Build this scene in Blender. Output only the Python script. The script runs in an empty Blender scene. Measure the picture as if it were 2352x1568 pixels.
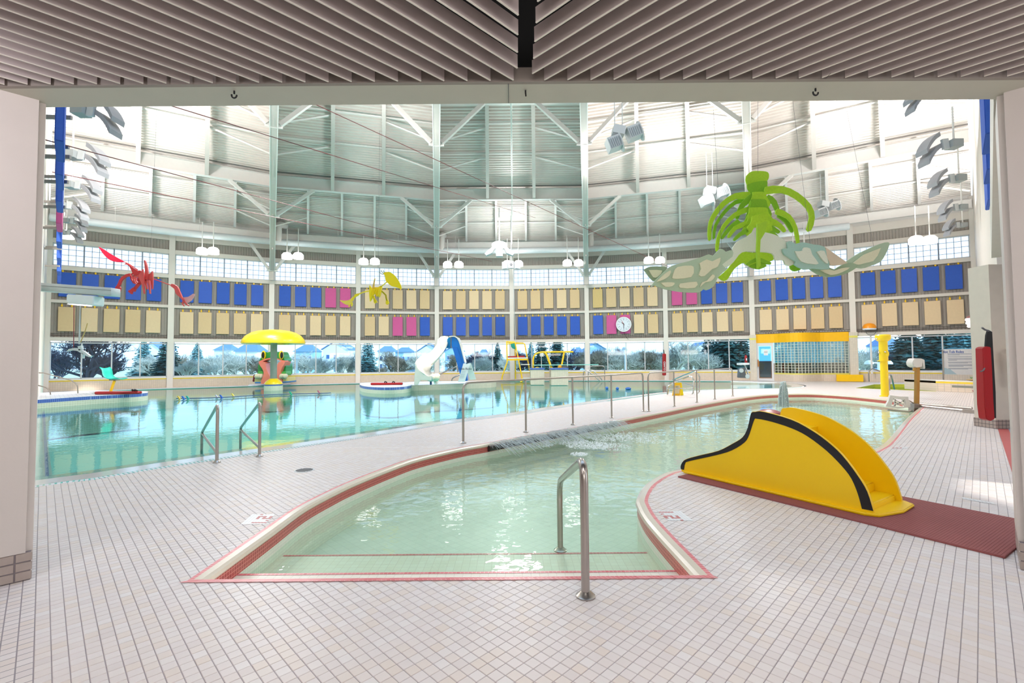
import bpy, bmesh, math, random
from mathutils import Vector, Matrix
from mathutils.geometry import tessellate_polygon
random.seed(7)
SC = bpy.context.scene
COL = SC.collection
V = Vector
R = math.radians
# ------------------------------------------------------------------ camera
F = 1078.0
CAMP = V((0, 0, 1.5))
PITCH = math.atan(41 / F)
RC = (Matrix.Rotation(math.pi / 2 + PITCH, 3, 'X') @ Matrix.Rotation(-0.0085, 3, 'Z'))
cd = bpy.data.cameras.new('camera')
cd.sensor_width = 36; cd.lens = F / 2352 * 36; cd.clip_start = 0.05; cd.clip_end = 600
cam = bpy.data.objects.new('camera', cd); COL.objects.link(cam)
cam.matrix_world = Matrix.Translation(CAMP) @ RC.to_4x4()
SC.camera = cam
SC.view_settings.view_transform = 'Standard'; SC.view_settings.look = 'None'
SC.view_settings.gamma = 1; SC.view_settings.use_curve_mapping = False
SC.view_settings.exposure = -0.88
SC.cycles.use_denoising = True
SC.cycles.max_bounces = 8; SC.cycles.transparent_max_bounces = 16
SC.cycles.caustics_reflective = False; SC.cycles.caustics_refractive = False
SC.cycles.sample_clamp_indirect = 6
# ------------------------------------------------------------------ world, sun, lamps
w = bpy.data.worlds.new('world'); SC.world = w; w.use_nodes = True
wn = w.node_tree.nodes; wl = w.node_tree.links
bg = wn['Background']
tc = wn.new('ShaderNodeTexCoord'); sx = wn.new('ShaderNodeSeparateXYZ'); cr = wn.new('ShaderNodeValToRGB')
wl.new(tc.outputs['Generated'], sx.inputs[0]); wl.new(sx.outputs['Z'], cr.inputs[0]); wl.new(cr.outputs[0], bg.inputs[0])
cr.color_ramp.elements[0].position = 0.0; cr.color_ramp.elements[0].color = (0.92, 0.97, 1.0, 1)
cr.color_ramp.elements[1].position = 0.6; cr.color_ramp.elements[1].color = (0.55, 0.75, 1.0, 1)
bg.inputs[1].default_value = 4.4


def lamp(kind, name, loc, energy, color=(1, 1, 1), size=1.0, sizey=None, aim=None, spot=None):
    d = bpy.data.lights.new(name, kind); d.energy = energy; d.color = color
    if kind == 'AREA':
        d.size = size
        if sizey: d.shape = 'RECTANGLE'; d.size_y = sizey
    elif kind == 'SUN': d.angle = size
    else: d.shadow_soft_size = size
    if spot: d.spot_size = spot; d.spot_blend = 0.8
    o = bpy.data.objects.new(name, d); COL.objects.link(o); o.location = loc
    if aim is not None: o.rotation_euler = (V(aim) - V(loc)).to_track_quat('-Z', 'Y').to_euler()
    return o


lamp('SUN', 'sun', (0, 0, 60), 10.0, (1, 0.95, 0.88), 0.02, aim=(-0.75 * 60, 0.5 * 60, 60 - 0.5 * 60))
# hall floodlights (in the hanging floodlight clusters) and indirect uplights along the side walls, plus added ones mid-hall to brighten the roof
for (x, y, z, e) in ((-9, 19, 9.6, 950), (0, 20, 10.2, 650), (8, 20, 9.6, 800), (-12, 22, 8.8, 1300), (0, 25, 9.4, 1500), (12, 22, 8.8, 1300)):
    lamp('AREA', 'floodlight_lamp', (x, y, z), e, (1, 0.97, 0.95), 2.2, aim=(x, y, 0))
for (x, y, z, e) in ((-10.2, 11.5, 8.8, 1150), (-14.5, 16.5, 8.8, 950), (10.6, 11.5, 8.8, 1100), (15, 16.8, 8.8, 950), (8.5, 20.5, 8.8, 600), (0, 29, 8.4, 300), (-19.5, 21, 8.2, 700), (20, 21, 8.2, 800), (0, 8, 8.5, 260), (-5, 18, 9.0, 330), (4, 20, 9.0, 250)):
    lamp('AREA', 'uplight_and_fill', (x, y, z), e, (1, 0.985, 0.97), 0.9, aim=(x * 0.97, y + 0.5, z + 6))
# unseen fill lamps added over the camera's low bay to brighten the deck
for (x, y) in ((-3.2, -0.6), (3.2, -0.6), (0.0, 0.6)):
    lamp('AREA', 'bay_fill_lamp', (x, y, 3.28), 66, (1, 0.95, 0.92), 1.6, 0.5, aim=(x, y + 1.6, 0))
lamp('AREA', 'bay_front_fill', (0.8, -3.6, 2.3), 150, (1, 0.96, 0.93), 3.5, 0.6, aim=(1.2, 3, 0.9))  # added behind the camera, unseen, to light the upright faces
lamp('POINT', 'bay_uplight_lamp', (-3.55, 1.75, 3.18), 95, (0.96, 0.92, 1.0), 0.12)
lamp('POINT', 'bay_uplight_lamp', (4.4, 1.9, 3.0), 45, (0.92, 0.9, 1.0), 0.12)
lamp('AREA', 'side_room_lamp', (9.5, 6.0, 3.2), 120, (1, 0.98, 0.95), 1.5, aim=(9.5, 6.5, 0))


# ------------------------------------------------------------------ projection helpers: pixel -> ray -> point of the place
def ray(px, py):
    return (RC @ V(((px - 1176) / F, -(py - 784) / F, -1))).normalized()


def G(px, py, z=0.0):
    d = ray(px, py); t = (z - CAMP.z) / d.z
    return CAMP + d * t


def D(px, py, Y):
    d = ray(px, py); return CAMP + d * (Y / d.y)


def H(py, px, Y): return D(px, py, Y).z


def m_(px, Y): return px * Y / F


# ------------------------------------------------------------------ materials
def lin(c):
    out = []
    for v in c[:3]:
        v = v / 255.0
        out.append(v / 12.92 if v <= 0.04045 else ((v + 0.055) / 1.055) ** 2.4)
    return (out[0], out[1], out[2], 1)


MATS = {}


def mat(name, rgb, rough=0.5, metal=0.0, vary=0.06, scale=6.0, bump=0.0, bscale=40.0, coat=0.0, emit=0.0, trans=0.0):
    if name in MATS: return MATS[name]
    m = bpy.data.materials.new(name); m.use_nodes = True; MATS[name] = m
    n = m.node_tree.nodes; l = m.node_tree.links; b = n['Principled BSDF']
    c = lin(rgb)
    b.inputs['Roughness'].default_value = rough; b.inputs['Metallic'].default_value = metal
    if coat: b.inputs['Coat Weight'].default_value = coat; b.inputs['Coat Roughness'].default_value = 0.08
    if trans: b.inputs['Transmission Weight'].default_value = trans
    tcn = n.new('ShaderNodeTexCoord')
    nz = n.new('ShaderNodeTexNoise'); nz.inputs['Scale'].default_value = scale; nz.inputs['Detail'].default_value = 3
    l.new(tcn.outputs['Object'], nz.inputs['Vector'])
    mx = n.new('ShaderNodeMixRGB'); mx.inputs[1].default_value = tuple(v * (1 - vary) for v in c[:3]) + (1,)
    mx.inputs[2].default_value = tuple(min(1, v * (1 + vary)) for v in c[:3]) + (1,)
    l.new(nz.outputs['Fac'], mx.inputs[0]); l.new(mx.outputs[0], b.inputs['Base Color'])
    if bump:
        nb = n.new('ShaderNodeTexNoise'); nb.inputs['Scale'].default_value = bscale; nb.inputs['Detail'].default_value = 2
        l.new(tcn.outputs['Object'], nb.inputs['Vector'])
        bp = n.new('ShaderNodeBump'); bp.inputs['Strength'].default_value = bump; bp.inputs['Distance'].default_value = 0.01
        l.new(nb.outputs['Fac'], bp.inputs['Height']); l.new(bp.outputs[0], b.inputs['Normal'])
    if emit:
        b.inputs['Emission Color'].default_value = c; b.inputs['Emission Strength'].default_value = emit
    return m


PITCHT = 0.0635


def brickmat(name, rgb, grout, wdt, hgt, mortar, rough=0.35, uv=False, rot=0.0, vary=None, coat=0.0, bevel=0.0):
    """small mosaic laid in a square grid; with uv=False the grid lies in the object's XY rotated by rot"""
    m = bpy.data.materials.new(name); m.use_nodes = True; MATS[name] = m
    n = m.node_tree.nodes; l = m.node_tree.links; b = n['Principled BSDF']
    b.inputs['Roughness'].default_value = rough
    if coat: b.inputs['Coat Weight'].default_value = 0.05; b.inputs['Coat Roughness'].default_value = 0.2; b.inputs['Specular IOR Level'].default_value = 0.25
    t = n.new('ShaderNodeTexCoord'); mp = n.new('ShaderNodeMapping')
    mp.inputs['Rotation'].default_value = (0, 0, rot)
    l.new(t.outputs['UV' if uv else 'Object'], mp.inputs[0])
    sn = n.new('ShaderNodeVectorMath'); sn.operation = 'SNAP'; sn.inputs[1].default_value = (wdt, hgt, 1)
    l.new(mp.outputs[0], sn.inputs[0])
    wnn = n.new('ShaderNodeTexWhiteNoise'); wnn.noise_dimensions = '2D'
    l.new(sn.outputs[0], wnn.inputs['Vector'])
    cr_ = n.new('ShaderNodeValToRGB'); cols = vary or [rgb, tuple(min(255, v * 1.03) for v in rgb)]
    e = cr_.color_ramp.elements; e[0].color = lin(cols[0]); e[0].position = 0; e[1].color = lin(cols[-1]); e[1].position = 1
    for i, cc in enumerate(cols[1:-1]):
        k = e.new((i + 1) / (len(cols) - 1)); k.color = lin(cc)
    cr_.color_ramp.interpolation = 'LINEAR'
    l.new(wnn.outputs['Value'], cr_.inputs[0])
    last = cr_.outputs[0]
    if mortar > 0:
        br = n.new('ShaderNodeTexBrick'); br.offset = 0; br.squash = 1
        br.inputs['Scale'].default_value = 1; br.inputs['Brick Width'].default_value = wdt; br.inputs['Row Height'].default_value = hgt
        br.inputs['Mortar Size'].default_value = mortar; br.inputs['Mortar Smooth'].default_value = 0.2
        l.new(mp.outputs[0], br.inputs['Vector'])
        mx = n.new('ShaderNodeMixRGB'); mx.inputs[2].default_value = lin(grout)
        l.new(br.outputs['Fac'], mx.inputs[0]); l.new(last, mx.inputs[1]); last = mx.outputs[0]
        bp = n.new('ShaderNodeBump'); bp.invert = True; bp.inputs['Strength'].default_value = 0.3; bp.inputs['Distance'].default_value = 0.002
        l.new(br.outputs['Fac'], bp.inputs['Height']); l.new(bp.outputs[0], b.inputs['Normal'])
    l.new(last, b.inputs['Base Color'])
    return m


def watermat(name, tint, s1, s2, strength, rough=0.02):
    m = bpy.data.materials.new(name); m.use_nodes = True
    n = m.node_tree.nodes; l = m.node_tree.links; n.remove(n['Principled BSDF']); out = n['Material Output']
    t = n.new('ShaderNodeTexCoord')
    a = n.new('ShaderNodeTexNoise'); a.inputs['Scale'].default_value = s1; a.inputs['Detail'].default_value = 2
    c = n.new('ShaderNodeTexNoise'); c.inputs['Scale'].default_value = s2; c.inputs['Detail'].default_value = 2
    l.new(t.outputs['Object'], a.inputs['Vector']); l.new(t.outputs['Object'], c.inputs['Vector'])
    ad = n.new('ShaderNodeMath'); ad.operation = 'MULTIPLY_ADD'; ad.inputs[1].default_value = 0.35
    l.new(c.outputs['Fac'], ad.inputs[0]); l.new(a.outputs['Fac'], ad.inputs[2])
    bp = n.new('ShaderNodeBump'); bp.inputs['Strength'].default_value = strength; bp.inputs['Distance'].default_value = 0.05
    l.new(ad.outputs[0], bp.inputs['Height'])
    ge = n.new('ShaderNodeNewGeometry'); dt = n.new('ShaderNodeVectorMath'); dt.operation = 'DOT_PRODUCT'
    l.new(ge.outputs['Incoming'], dt.inputs[0]); l.new(bp.outputs[0], dt.inputs[1])
    def mt(op, a, b):
        q = n.new('ShaderNodeMath'); q.operation = op
        for i, x in enumerate((a, b)):
            if x is None: continue
            if isinstance(x, (int, float)): q.inputs[i].default_value = x
            else: l.new(x, q.inputs[i])
        return q
    ab = mt('ABSOLUTE', dt.outputs['Value'], None); om = mt('SUBTRACT', 1.0, ab.outputs[0]); om.use_clamp = True
    p5 = mt('POWER', om.outputs[0], 5.0); ml = mt('MULTIPLY', p5.outputs[0], 0.98); fr = mt('ADD', ml.outputs[0], 0.02); fr.use_clamp = True
    tr = n.new('ShaderNodeBsdfTransparent'); tr.inputs[0].default_value = lin(tint)
    gl = n.new('ShaderNodeBsdfGlossy'); gl.inputs['Roughness'].default_value = rough; l.new(bp.outputs[0], gl.inputs['Normal'])
    mx = n.new('ShaderNodeMixShader'); l.new(fr.outputs[0], mx.inputs[0]); l.new(tr.outputs[0], mx.inputs[1]); l.new(gl.outputs[0], mx.inputs[2])
    l.new(mx.outputs[0], out.inputs[0]); MATS[name] = m
    return m


def glassmat(name, tint, refl=0.06):
    m = bpy.data.materials.new(name); m.use_nodes = True
    n = m.node_tree.nodes; l = m.node_tree.links; n.remove(n['Principled BSDF']); out = n['Material Output']
    tr = n.new('ShaderNodeBsdfTransparent'); tr.inputs[0].default_value = lin(tint)
    gl = n.new('ShaderNodeBsdfGlossy'); gl.inputs['Roughness'].default_value = 0.03
    mx = n.new('ShaderNodeMixShader'); mx.inputs[0].default_value = refl
    l.new(tr.outputs[0], mx.inputs[1]); l.new(gl.outputs[0], mx.inputs[2]); l.new(mx.outputs[0], out.inputs[0]); MATS[name] = m
    return m


def frostmat(name, rgb):
    m = bpy.data.materials.new(name); m.use_nodes = True
    n = m.node_tree.nodes; l = m.node_tree.links; n.remove(n['Principled BSDF']); out = n['Material Output']
    a = n.new('ShaderNodeBsdfTranslucent'); a.inputs[0].default_value = lin(rgb)
    b = n.new('ShaderNodeBsdfTransparent'); b.inputs[0].default_value = lin(rgb)
    mx = n.new('ShaderNodeMixShader'); mx.inputs[0].default_value = 0.45
    l.new(a.outputs[0], mx.inputs[1]); l.new(b.outputs[0], mx.inputs[2]); l.new(mx.outputs[0], out.inputs[0]); MATS[name] = m
    return m


WHITE = mat('painted_white', (232, 230, 226), 0.5, vary=0.02)
CREAM = mat('cream_paint', (226, 217, 208), 0.6, vary=0.03, bump=0.05)
COLM = mat('column_paint', (212, 203, 197), 0.55, vary=0.03, bump=0.05)
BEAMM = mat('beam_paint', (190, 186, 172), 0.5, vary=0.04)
BEAMD = mat('beam_face_shaded', (148, 138, 130), 0.6, vary=0.05)  # darker than the underside: shade on the upright face put into the colour
SLATM = mat('slat_paint', (204, 190, 186), 0.5, vary=0.04)
SLATE = mat('slat_edge_lit', (232, 224, 212), 0.5)  # paler than the blades: light from below put into the colour
BLACK = mat('plenum_black', (10, 10, 11), 0.9)
DECKM = mat('galvanised_deck', (230, 222, 215), 0.42, 0.15, vary=0.10, scale=1.5)
STEELW = mat('white_steel', (234, 229, 225), 0.45, vary=0.03)
RAFT = mat('rafter_flange', (200, 192, 186), 0.5, vary=0.05)
CORR = mat('grey_cladding', (158, 150, 142), 0.55, vary=0.04)
INOX = mat('brushed_steel', (176, 168, 162), 0.28, 1.0, vary=0.05)
INOXB = mat('bright_steel', (205, 203, 200), 0.18, 1.0, vary=0.05)
YEL = mat('gloss_yellow', (255, 208, 0), 0.42, vary=0.03, scale=2.5)
YELP = mat('bright_yellow', (250, 214, 20), 0.35, coat=0.3)
YELS = mat('signal_yellow', (250, 200, 20), 0.4, vary=0.03)
BLK = mat('matt_black', (28, 27, 30), 0.75)
REDM = mat('red_tile', (190, 88, 86), 0.4)
MATR = mat('red_rubber_mat', (150, 84, 82), 0.85, vary=0.10, scale=9, bump=0.5, bscale=120)
RTUBE = mat('red_vinyl', (158, 6, 16), 0.4, vary=0.05)
BLUEP = mat('blue_fabric', (52, 92, 186), 0.85, vary=0.08, scale=14, bump=0.2, bscale=200)
BLUEP2 = mat('blue_fabric_light', (62, 98, 192), 0.85, vary=0.08, scale=14)
TAN1 = mat('tan_fabric', (220, 192, 150), 0.9, vary=0.05, scale=10, bump=0.2, bscale=200)
TAN2 = mat('tan_fabric_pale', (230, 204, 166), 0.9, vary=0.05, scale=10)
TAN3 = mat('tan_fabric_yellow', (216, 188, 130), 0.9, vary=0.05, scale=10)
PINKP = mat('pink_fabric', (206, 92, 150), 0.85, vary=0.06, scale=14)
LIME = mat('lime_felt', (172, 210, 44), 0.9, vary=0.16, scale=30, bump=0.4, bscale=150)
LIMED = mat('lime_felt_deep', (132, 182, 36), 0.9, vary=0.14, scale=30, bump=0.4, bscale=150)
SAGE = mat('sage_felt', (178, 196, 168), 0.9, vary=0.10, scale=60)
MINT = mat('mint_felt', (166, 198, 184), 0.9, vary=0.10, scale=60)
CREAMF = mat('cream_felt', (224, 218, 186), 0.9, vary=0.05, scale=30)
PALEF = mat('pale_felt', (222, 224, 204), 0.9, vary=0.10, scale=60)
REDB = mat('red_bone', (200, 40, 46), 0.5, vary=0.10, scale=8)
REDB2 = mat('red_bone_light', (222, 84, 82), 0.5, vary=0.08, scale=8)
PINKW = mat('pink_membrane', (232, 168, 170), 0.5)
YBONE = mat('yellow_bone', (244, 210, 10), 0.5, vary=0.12, scale=8)
YBONE2 = mat('yellow_membrane', (255, 218, 8), 0.35, vary=0.06)
SLW = mat('slide_white', (232, 229, 220), 0.3, coat=0.4)
SLB = mat('slide_blue', (0, 122, 214), 0.35, coat=0.3)
FROGG = mat('frog_green', (28, 140, 58), 0.35, vary=0.15, scale=6, coat=0.3)
FROGP = mat('frog_mouth', (228, 124, 104), 0.4, vary=0.08, coat=0.3)
TEAL = mat('teal_plastic', (30, 160, 145), 0.4)
GREYP = mat('grey_plastic', (200, 204, 206), 0.4)
DGREY = mat('dark_grey', (92, 92, 96), 0.5)
WINF = mat('window_frame', (206, 206, 208), 0.4)
TINT = mat('teal_board', (150, 215, 205), 0.5)
GLOW = mat('lamp_glow', (255, 253, 248), 0.5, emit=9.0)
PAPER = mat('white_sign', (238, 240, 244), 0.5)
INK = mat('grey_print', (110, 124, 150), 0.6)
INKB = mat('blue_print', (40, 90, 180), 0.6)
INKD = mat('dark_print', (40, 40, 50), 0.6)
BAND = mat('blue_tile', (62, 92, 168), 0.35)
YTILE = mat('yellow_tile', (236, 206, 60), 0.4)
SNOW = mat('white_foam', (245, 250, 250), 0.25, vary=0.02)
DECKT_V = [(220, 210, 207), (227, 218, 216), (223, 213, 209), (229, 222, 220), (224, 211, 202), (226, 217, 215)]
TILE = brickmat('deck_tile', (228, 220, 217), (150, 140, 145), PITCHT, PITCHT, 0.0, 0.42, rot=R(45), vary=DECKT_V, coat=0.1)
DECK = brickmat('deck_mosaic', (228, 220, 217), (150, 141, 146), PITCHT, PITCHT, 0.0032, 0.42, rot=R(45), vary=DECKT_V, coat=0.1)
GROUT = mat('grout', (128, 119, 124), 0.8)
WALLT = brickmat('beige_mosaic', (216, 200, 182), (196, 184, 170), 0.1, 0.1, 0.006, 0.35, uv=True)
REDT = brickmat('red_mosaic', (176, 66, 64), (222, 140, 130), 0.031, 0.031, 0.003, 0.3, uv=True, vary=[(168, 60, 60), (184, 74, 70)])
PALET = brickmat('pale_mosaic', (236, 236, 222), (216, 216, 204), 0.031, 0.031, 0.002, 0.35, uv=True)
REDL = brickmat('red_line_mosaic', (222, 120, 126), (236, 190, 186), 0.031, 0.05, 0.0018, 0.35, uv=True, vary=[(212, 96, 104), (226, 130, 134)])
BASINT = brickmat('basin_mosaic', (226, 230, 219), (210, 216, 204), 0.1, 0.1, 0.003, 0.4, rot=R(45), vary=[(223, 228, 215), (230, 234, 222)])
STEPT = brickmat('step_mosaic', (240, 234, 218), (222, 210, 194), 0.065, 0.065, 0.002, 0.4, vary=[(238, 230, 212), (243, 237, 222)])
BASINM = mat('main_pool_plaster', (146, 214, 212), 0.5, vary=0.05, scale=0.6)
BULL = mat('bullnose_tile', (222, 208, 188), 0.3, vary=0.06, scale=30, coat=0.4)
COLB = brickmat('column_base_tile', (168, 152, 142), (78, 72, 76), 0.075, 0.075, 0.005, 0.4, uv=True)
BLUFL = brickmat('blue_grey_floor', (150, 158, 178), (176, 182, 196), 0.3, 0.3, 0.005, 0.4, vary=[(146, 154, 174), (158, 166, 184)])
WMAIN = watermat('main_pool_water', (205, 243, 241), 1.6, 9.0, 0.07)
WKID = watermat('shallow_pool_water', (238, 252, 244), 2.2, 7.0, 0.2)
WSPA = watermat('spa_water', (190, 235, 240), 2.5, 9.0, 0.15)
GLASS = glassmat('window_glass', (190, 226, 250), 0.04)
FROST = frostmat('translucent_panel', (218, 229, 244))
BLKGL = glassmat('block_glass', (168, 196, 190), 0.2)
DROP = mat('spray_drop', (236, 244, 246), 0.08, vary=.02, trans=0.35)

# ------------------------------------------------------------------ mesh builder
BASE = {}


def unit(v): return v.normalized()


class MB:
    def __init__(s): s.v = []; s.f = []; s.uv = None

    def add(s, vs, fs):
        o = len(s.v); s.v += [V(x) for x in vs]; s.f += [tuple(i + o for i in f) for f in fs]; return s

    def box(s, c, size, rz=0.0, m=None):
        x, y, z = (k / 2 for k in size)
        p = [V((a * x, b * y, d * z)) for a, b, d in ((-1, -1, -1), (1, -1, -1), (1, 1, -1), (-1, 1, -1), (-1, -1, 1), (1, -1, 1), (1, 1, 1), (-1, 1, 1))]
        mm = m or Matrix.Rotation(rz, 3, 'Z')
        return s.add([V(c) + mm @ q for q in p], [(0, 3, 2, 1), (4, 5, 6, 7), (0, 1, 5, 4), (1, 2, 6, 5), (2, 3, 7, 6), (3, 0, 4, 7)])

    def bar(s, a, b, wd, th, up=(0, 0, 1)):
        """rectangular bar from a to b: wd across, th along up"""
        a, b = V(a), V(b); d = unit(b - a); u = V(up); r = d.cross(u)
        if r.length < 1e-4: r = d.cross(V((0, 1, 0)))
        r = unit(r); u = unit(r.cross(d))
        ps = []
        for q in (a, b):
            for i, j in ((-1, -1), (1, -1), (1, 1), (-1, 1)): ps.append(q + r * i * wd / 2 + u * j * th / 2)
        return s.add(ps, [(0, 1, 2, 3), (7, 6, 5, 4), (0, 4, 5, 1), (1, 5, 6, 2), (2, 6, 7, 3), (3, 7, 4, 0)])

    def tube(s, pts, r, n=8, rad=None, cap=True):
        pts = [V(p) for p in pts]; k = len(pts); o = len(s.v); prev = None
        for i, p in enumerate(pts):
            d = (pts[min(i + 1, k - 1)] - pts[max(i - 1, 0)])
            d = unit(d) if d.length > 1e-9 else V((0, 0, 1))
            if prev is None:
                a = V((0, 0, 1)) if abs(d.z) < 0.9 else V((1, 0, 0)); x = unit(d.cross(a))
            else:
                x = prev - d * prev.dot(d); x = unit(x) if x.length > 1e-6 else unit(d.cross(V((0.3, 0.5, 0.8))))
            prev = x; y = d.cross(x); rr = rad[i] if rad else r
            for j in range(n):
                a = 2 * math.pi * j / n; s.v.append(p + (x * math.cos(a) + y * math.sin(a)) * rr)
        for i in range(k - 1):
            for j in range(n):
                a = o + i * n + j; b = o + i * n + (j + 1) % n; s.f.append((a, b, b + n, a + n))
        if cap:
            s.f.append(tuple(o + j for j in reversed(range(n)))); s.f.append(tuple(o + (k - 1) * n + j for j in range(n)))
        return s

    def lathe(s, c, prof, n=24, sx=1, sy=1):
        """prof: (radius, z) from the bottom up"""
        c = V(c); o = len(s.v); k = len(prof)
        for r, z in prof:
            for j in range(n):
                a = 2 * math.pi * j / n; s.v.append(c + V((math.cos(a) * r * sx, math.sin(a) * r * sy, z)))
        for i in range(k - 1):
            for j in range(n):
                a = o + i * n + j; b = o + i * n + (j + 1) % n; s.f.append((a, b, b + n, a + n))
        s.f.append(tuple(o + j for j in reversed(range(n)))); s.f.append(tuple(o + (k - 1) * n + j for j in range(n)))
        return s

    def ell(s, c, r, n=14, m=8, rot=None):
        c = V(c); o = len(s.v)
        for i in range(m + 1):
            t = math.pi * i / m
            for j in range(n):
                a = 2 * math.pi * j / n
                q = V((math.sin(t) * math.cos(a) * r[0], math.sin(t) * math.sin(a) * r[1], -math.cos(t) * r[2]))
                s.v.append(c + (rot @ q if rot else q))
        for i in range(m):
            for j in range(n):
                a = o + i * n + j; b = o + i * n + (j + 1) % n; s.f.append((a, b, b + n, a + n))
        return s

    def prism(s, poly, off):
        """closed outline of 3-D points extruded by the vector off"""
        n = len(poly); a = [V(p) for p in poly]; off = V(off); o = len(s.v)
        s.v += a + [p + off for p in a]
        tr = tessellate_polygon([a])
        for t in tr:
            s.f.append(tuple(o + i for i in t)); s.f.append(tuple(o + n + i for i in reversed(t)))
        for i in range(n):
            j = (i + 1) % n; s.f.append((o + i, o + j, o + n + j, o + n + i))
        return s

    def quad(s, a, b, c, d): return s.add([a, b, c, d], [(0, 1, 2, 3)])

    def build(s, name, m, parent=None, loc=None, smooth=False, uv=None, label=None, kind=None, auto=False):
        me = bpy.data.meshes.new(name)
        o = bpy.data.objects.new(name, me); COL.objects.link(o)
        if parent is not None: b = BASE[parent.name]; o.parent = parent
        elif loc is not None: b = V(loc); o.location = b
        elif auto and s.v:
            xs = [v.x for v in s.v]; ys = [v.y for v in s.v]; zs = [v.z for v in s.v]
            b = V(((min(xs) + max(xs)) / 2, (min(ys) + max(ys)) / 2, min(zs))); o.location = b
        else: b = V((0, 0, 0))
        BASE[o.name] = b
        me.from_pydata([tuple(v - b) for v in s.v], [], s.f); me.update()
        if m: me.materials.append(m)
        if uv or s.uv:
            ul = me.uv_layers.new(name='uv')
            if s.uv:
                for li, lp in enumerate(me.loops): ul.data[li].uv = s.uv[lp.vertex_index]
        bm = bmesh.new(); bm.from_mesh(me); bmesh.ops.recalc_face_normals(bm, faces=bm.faces)
        if s.v and max(v.z for v in s.v) - min(v.z for v in s.v) < 1e-5:
            bad = [f for f in bm.faces if f.normal.z < 0]
            if bad: bmesh.ops.reverse_faces(bm, faces=bad)
        bm.to_mesh(me); bm.free()
        if smooth:
            me.polygons.foreach_set('use_smooth', [True] * len(me.polygons))
            try: me.set_sharp_from_angle(angle=R(38))
            except Exception: pass
        if label: o['label'] = label
        if kind: o['kind'] = kind
        return o


def thing(name, label, cat, loc, group=None):
    o = bpy.data.objects.new(name, None); COL.objects.link(o); o.empty_display_size = 0.1
    o.location = V(loc); BASE[o.name] = V(loc); o['label'] = label; o['category'] = cat
    if group: o['group'] = group
    return o


def tag(o, label, cat, group=None):
    o['label'] = label; o['category'] = cat
    if group: o['group'] = group
    return o


def st(o): o['kind'] = 'structure'; return o


def cr_path(pts, sub=6, closed=False):
    pts = [V(p) for p in pts]; n = len(pts); out = []
    rng = range(n if closed else n - 1)
    for i in rng:
        p0 = pts[(i - 1) % n] if (closed or i > 0) else pts[0] * 2 - pts[1]
        p1 = pts[i]; p2 = pts[(i + 1) % n]
        p3 = pts[(i + 2) % n] if (closed or i + 2 < n) else pts[-1] * 2 - pts[-2]
        for k in range(sub):
            t = k / sub
            out.append(0.5 * ((2 * p1) + (p2 - p0) * t + (2 * p0 - 5 * p1 + 4 * p2 - p3) * t * t + (3 * p1 - p0 - 3 * p2 + p3) * t ** 3))
    if not closed: out.append(pts[-1])
    return out


def fillet(pts, rad, seg=6):
    """rounded corners on an open 3-D polyline"""
    pts = [V(p) for p in pts]; out = [pts[0]]
    for i in range(1, len(pts) - 1):
        a, b, c = pts[i - 1], pts[i], pts[i + 1]; r = min(rad, (a - b).length * .49, (c - b).length * .49)
        p = b + unit(a - b) * r; q = b + unit(c - b) * r
        for k in range(seg + 1):
            t = k / seg; out.append(p * (1 - t) ** 2 + b * 2 * t * (1 - t) + q * t * t)
    out.append(pts[-1]); return out


def box_uv(mb):
    """uv from world position for vertical faces (u along, v height)"""
    mb.uv = [((v.x * 0.7071 + v.y * 0.7071) if False else math.hypot(v.x, v.y) * 0 + (v.x - v.y) * 0.7071, v.z) for v in mb.v]
    return mb


def text(body, name, m, parent, centre, size, xdir, up=(0, 0, 1), depth=0.002):
    c = bpy.data.curves.new(name, 'FONT'); c.body = body; c.size = size; c.extrude = depth; c.align_x = 'CENTER'; c.align_y = 'CENTER'
    c.materials.append(m)
    tmp = bpy.data.objects.new(name, c); COL.objects.link(tmp)
    x = unit(V(xdir)); z = V(up); nrm = unit(x.cross(z)); y = unit(nrm.cross(x))
    M = Matrix((x, y, nrm)).transposed().to_4x4()
    b = BASE[parent.name] if parent else V((0, 0, 0))
    M = Matrix.Translation(V(centre) - b) @ M
    bpy.context.view_layer.update()
    dg = bpy.context.evaluated_depsgraph_get()
    me = bpy.data.meshes.new_from_object(tmp.evaluated_get(dg)); me.name = name
    bpy.data.objects.remove(tmp); bpy.data.curves.remove(c)
    me.transform(M); o = bpy.data.objects.new(name, me); COL.objects.link(o)
    if parent: o.parent = parent
    BASE[o.name] = b
    return o


def prismpx(pts, Y, th, conv=None, dy=None):
    """outline given as picture points, laid on the upright plane Y, th thick"""
    mb = MB(); P = [conv(*p) if conv else p for p in pts]
    poly = [D(p[0], p[1], Y + (dy(p[0]) if dy else 0)) for p in P]
    return mb.prism(poly, (0, th, 0))


def band(path, wd):
    """2-D band outline round a path; wd: width(s)"""
    n = len(path); L = []; Rr = []
    for i, (x, y) in enumerate(path):
        a = path[max(0, i - 1)]; b = path[min(n - 1, i + 1)]; dx, dy = b[0] - a[0], b[1] - a[1]; l = math.hypot(dx, dy) or 1
        w_ = wd if not isinstance(wd, (list, tuple)) else wd[0] + (wd[1] - wd[0]) * i / (n - 1)
        nx, ny = -dy / l * w_ / 2, dx / l * w_ / 2
        L.append((x + nx, y + ny)); Rr.append((x - nx, y - ny))
    return L + Rr[::-1]


def sm2(path, sub=4):
    return [(p.x, p.y) for p in cr_path([V((a, b, 0)) for a, b in path], sub)]


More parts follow.
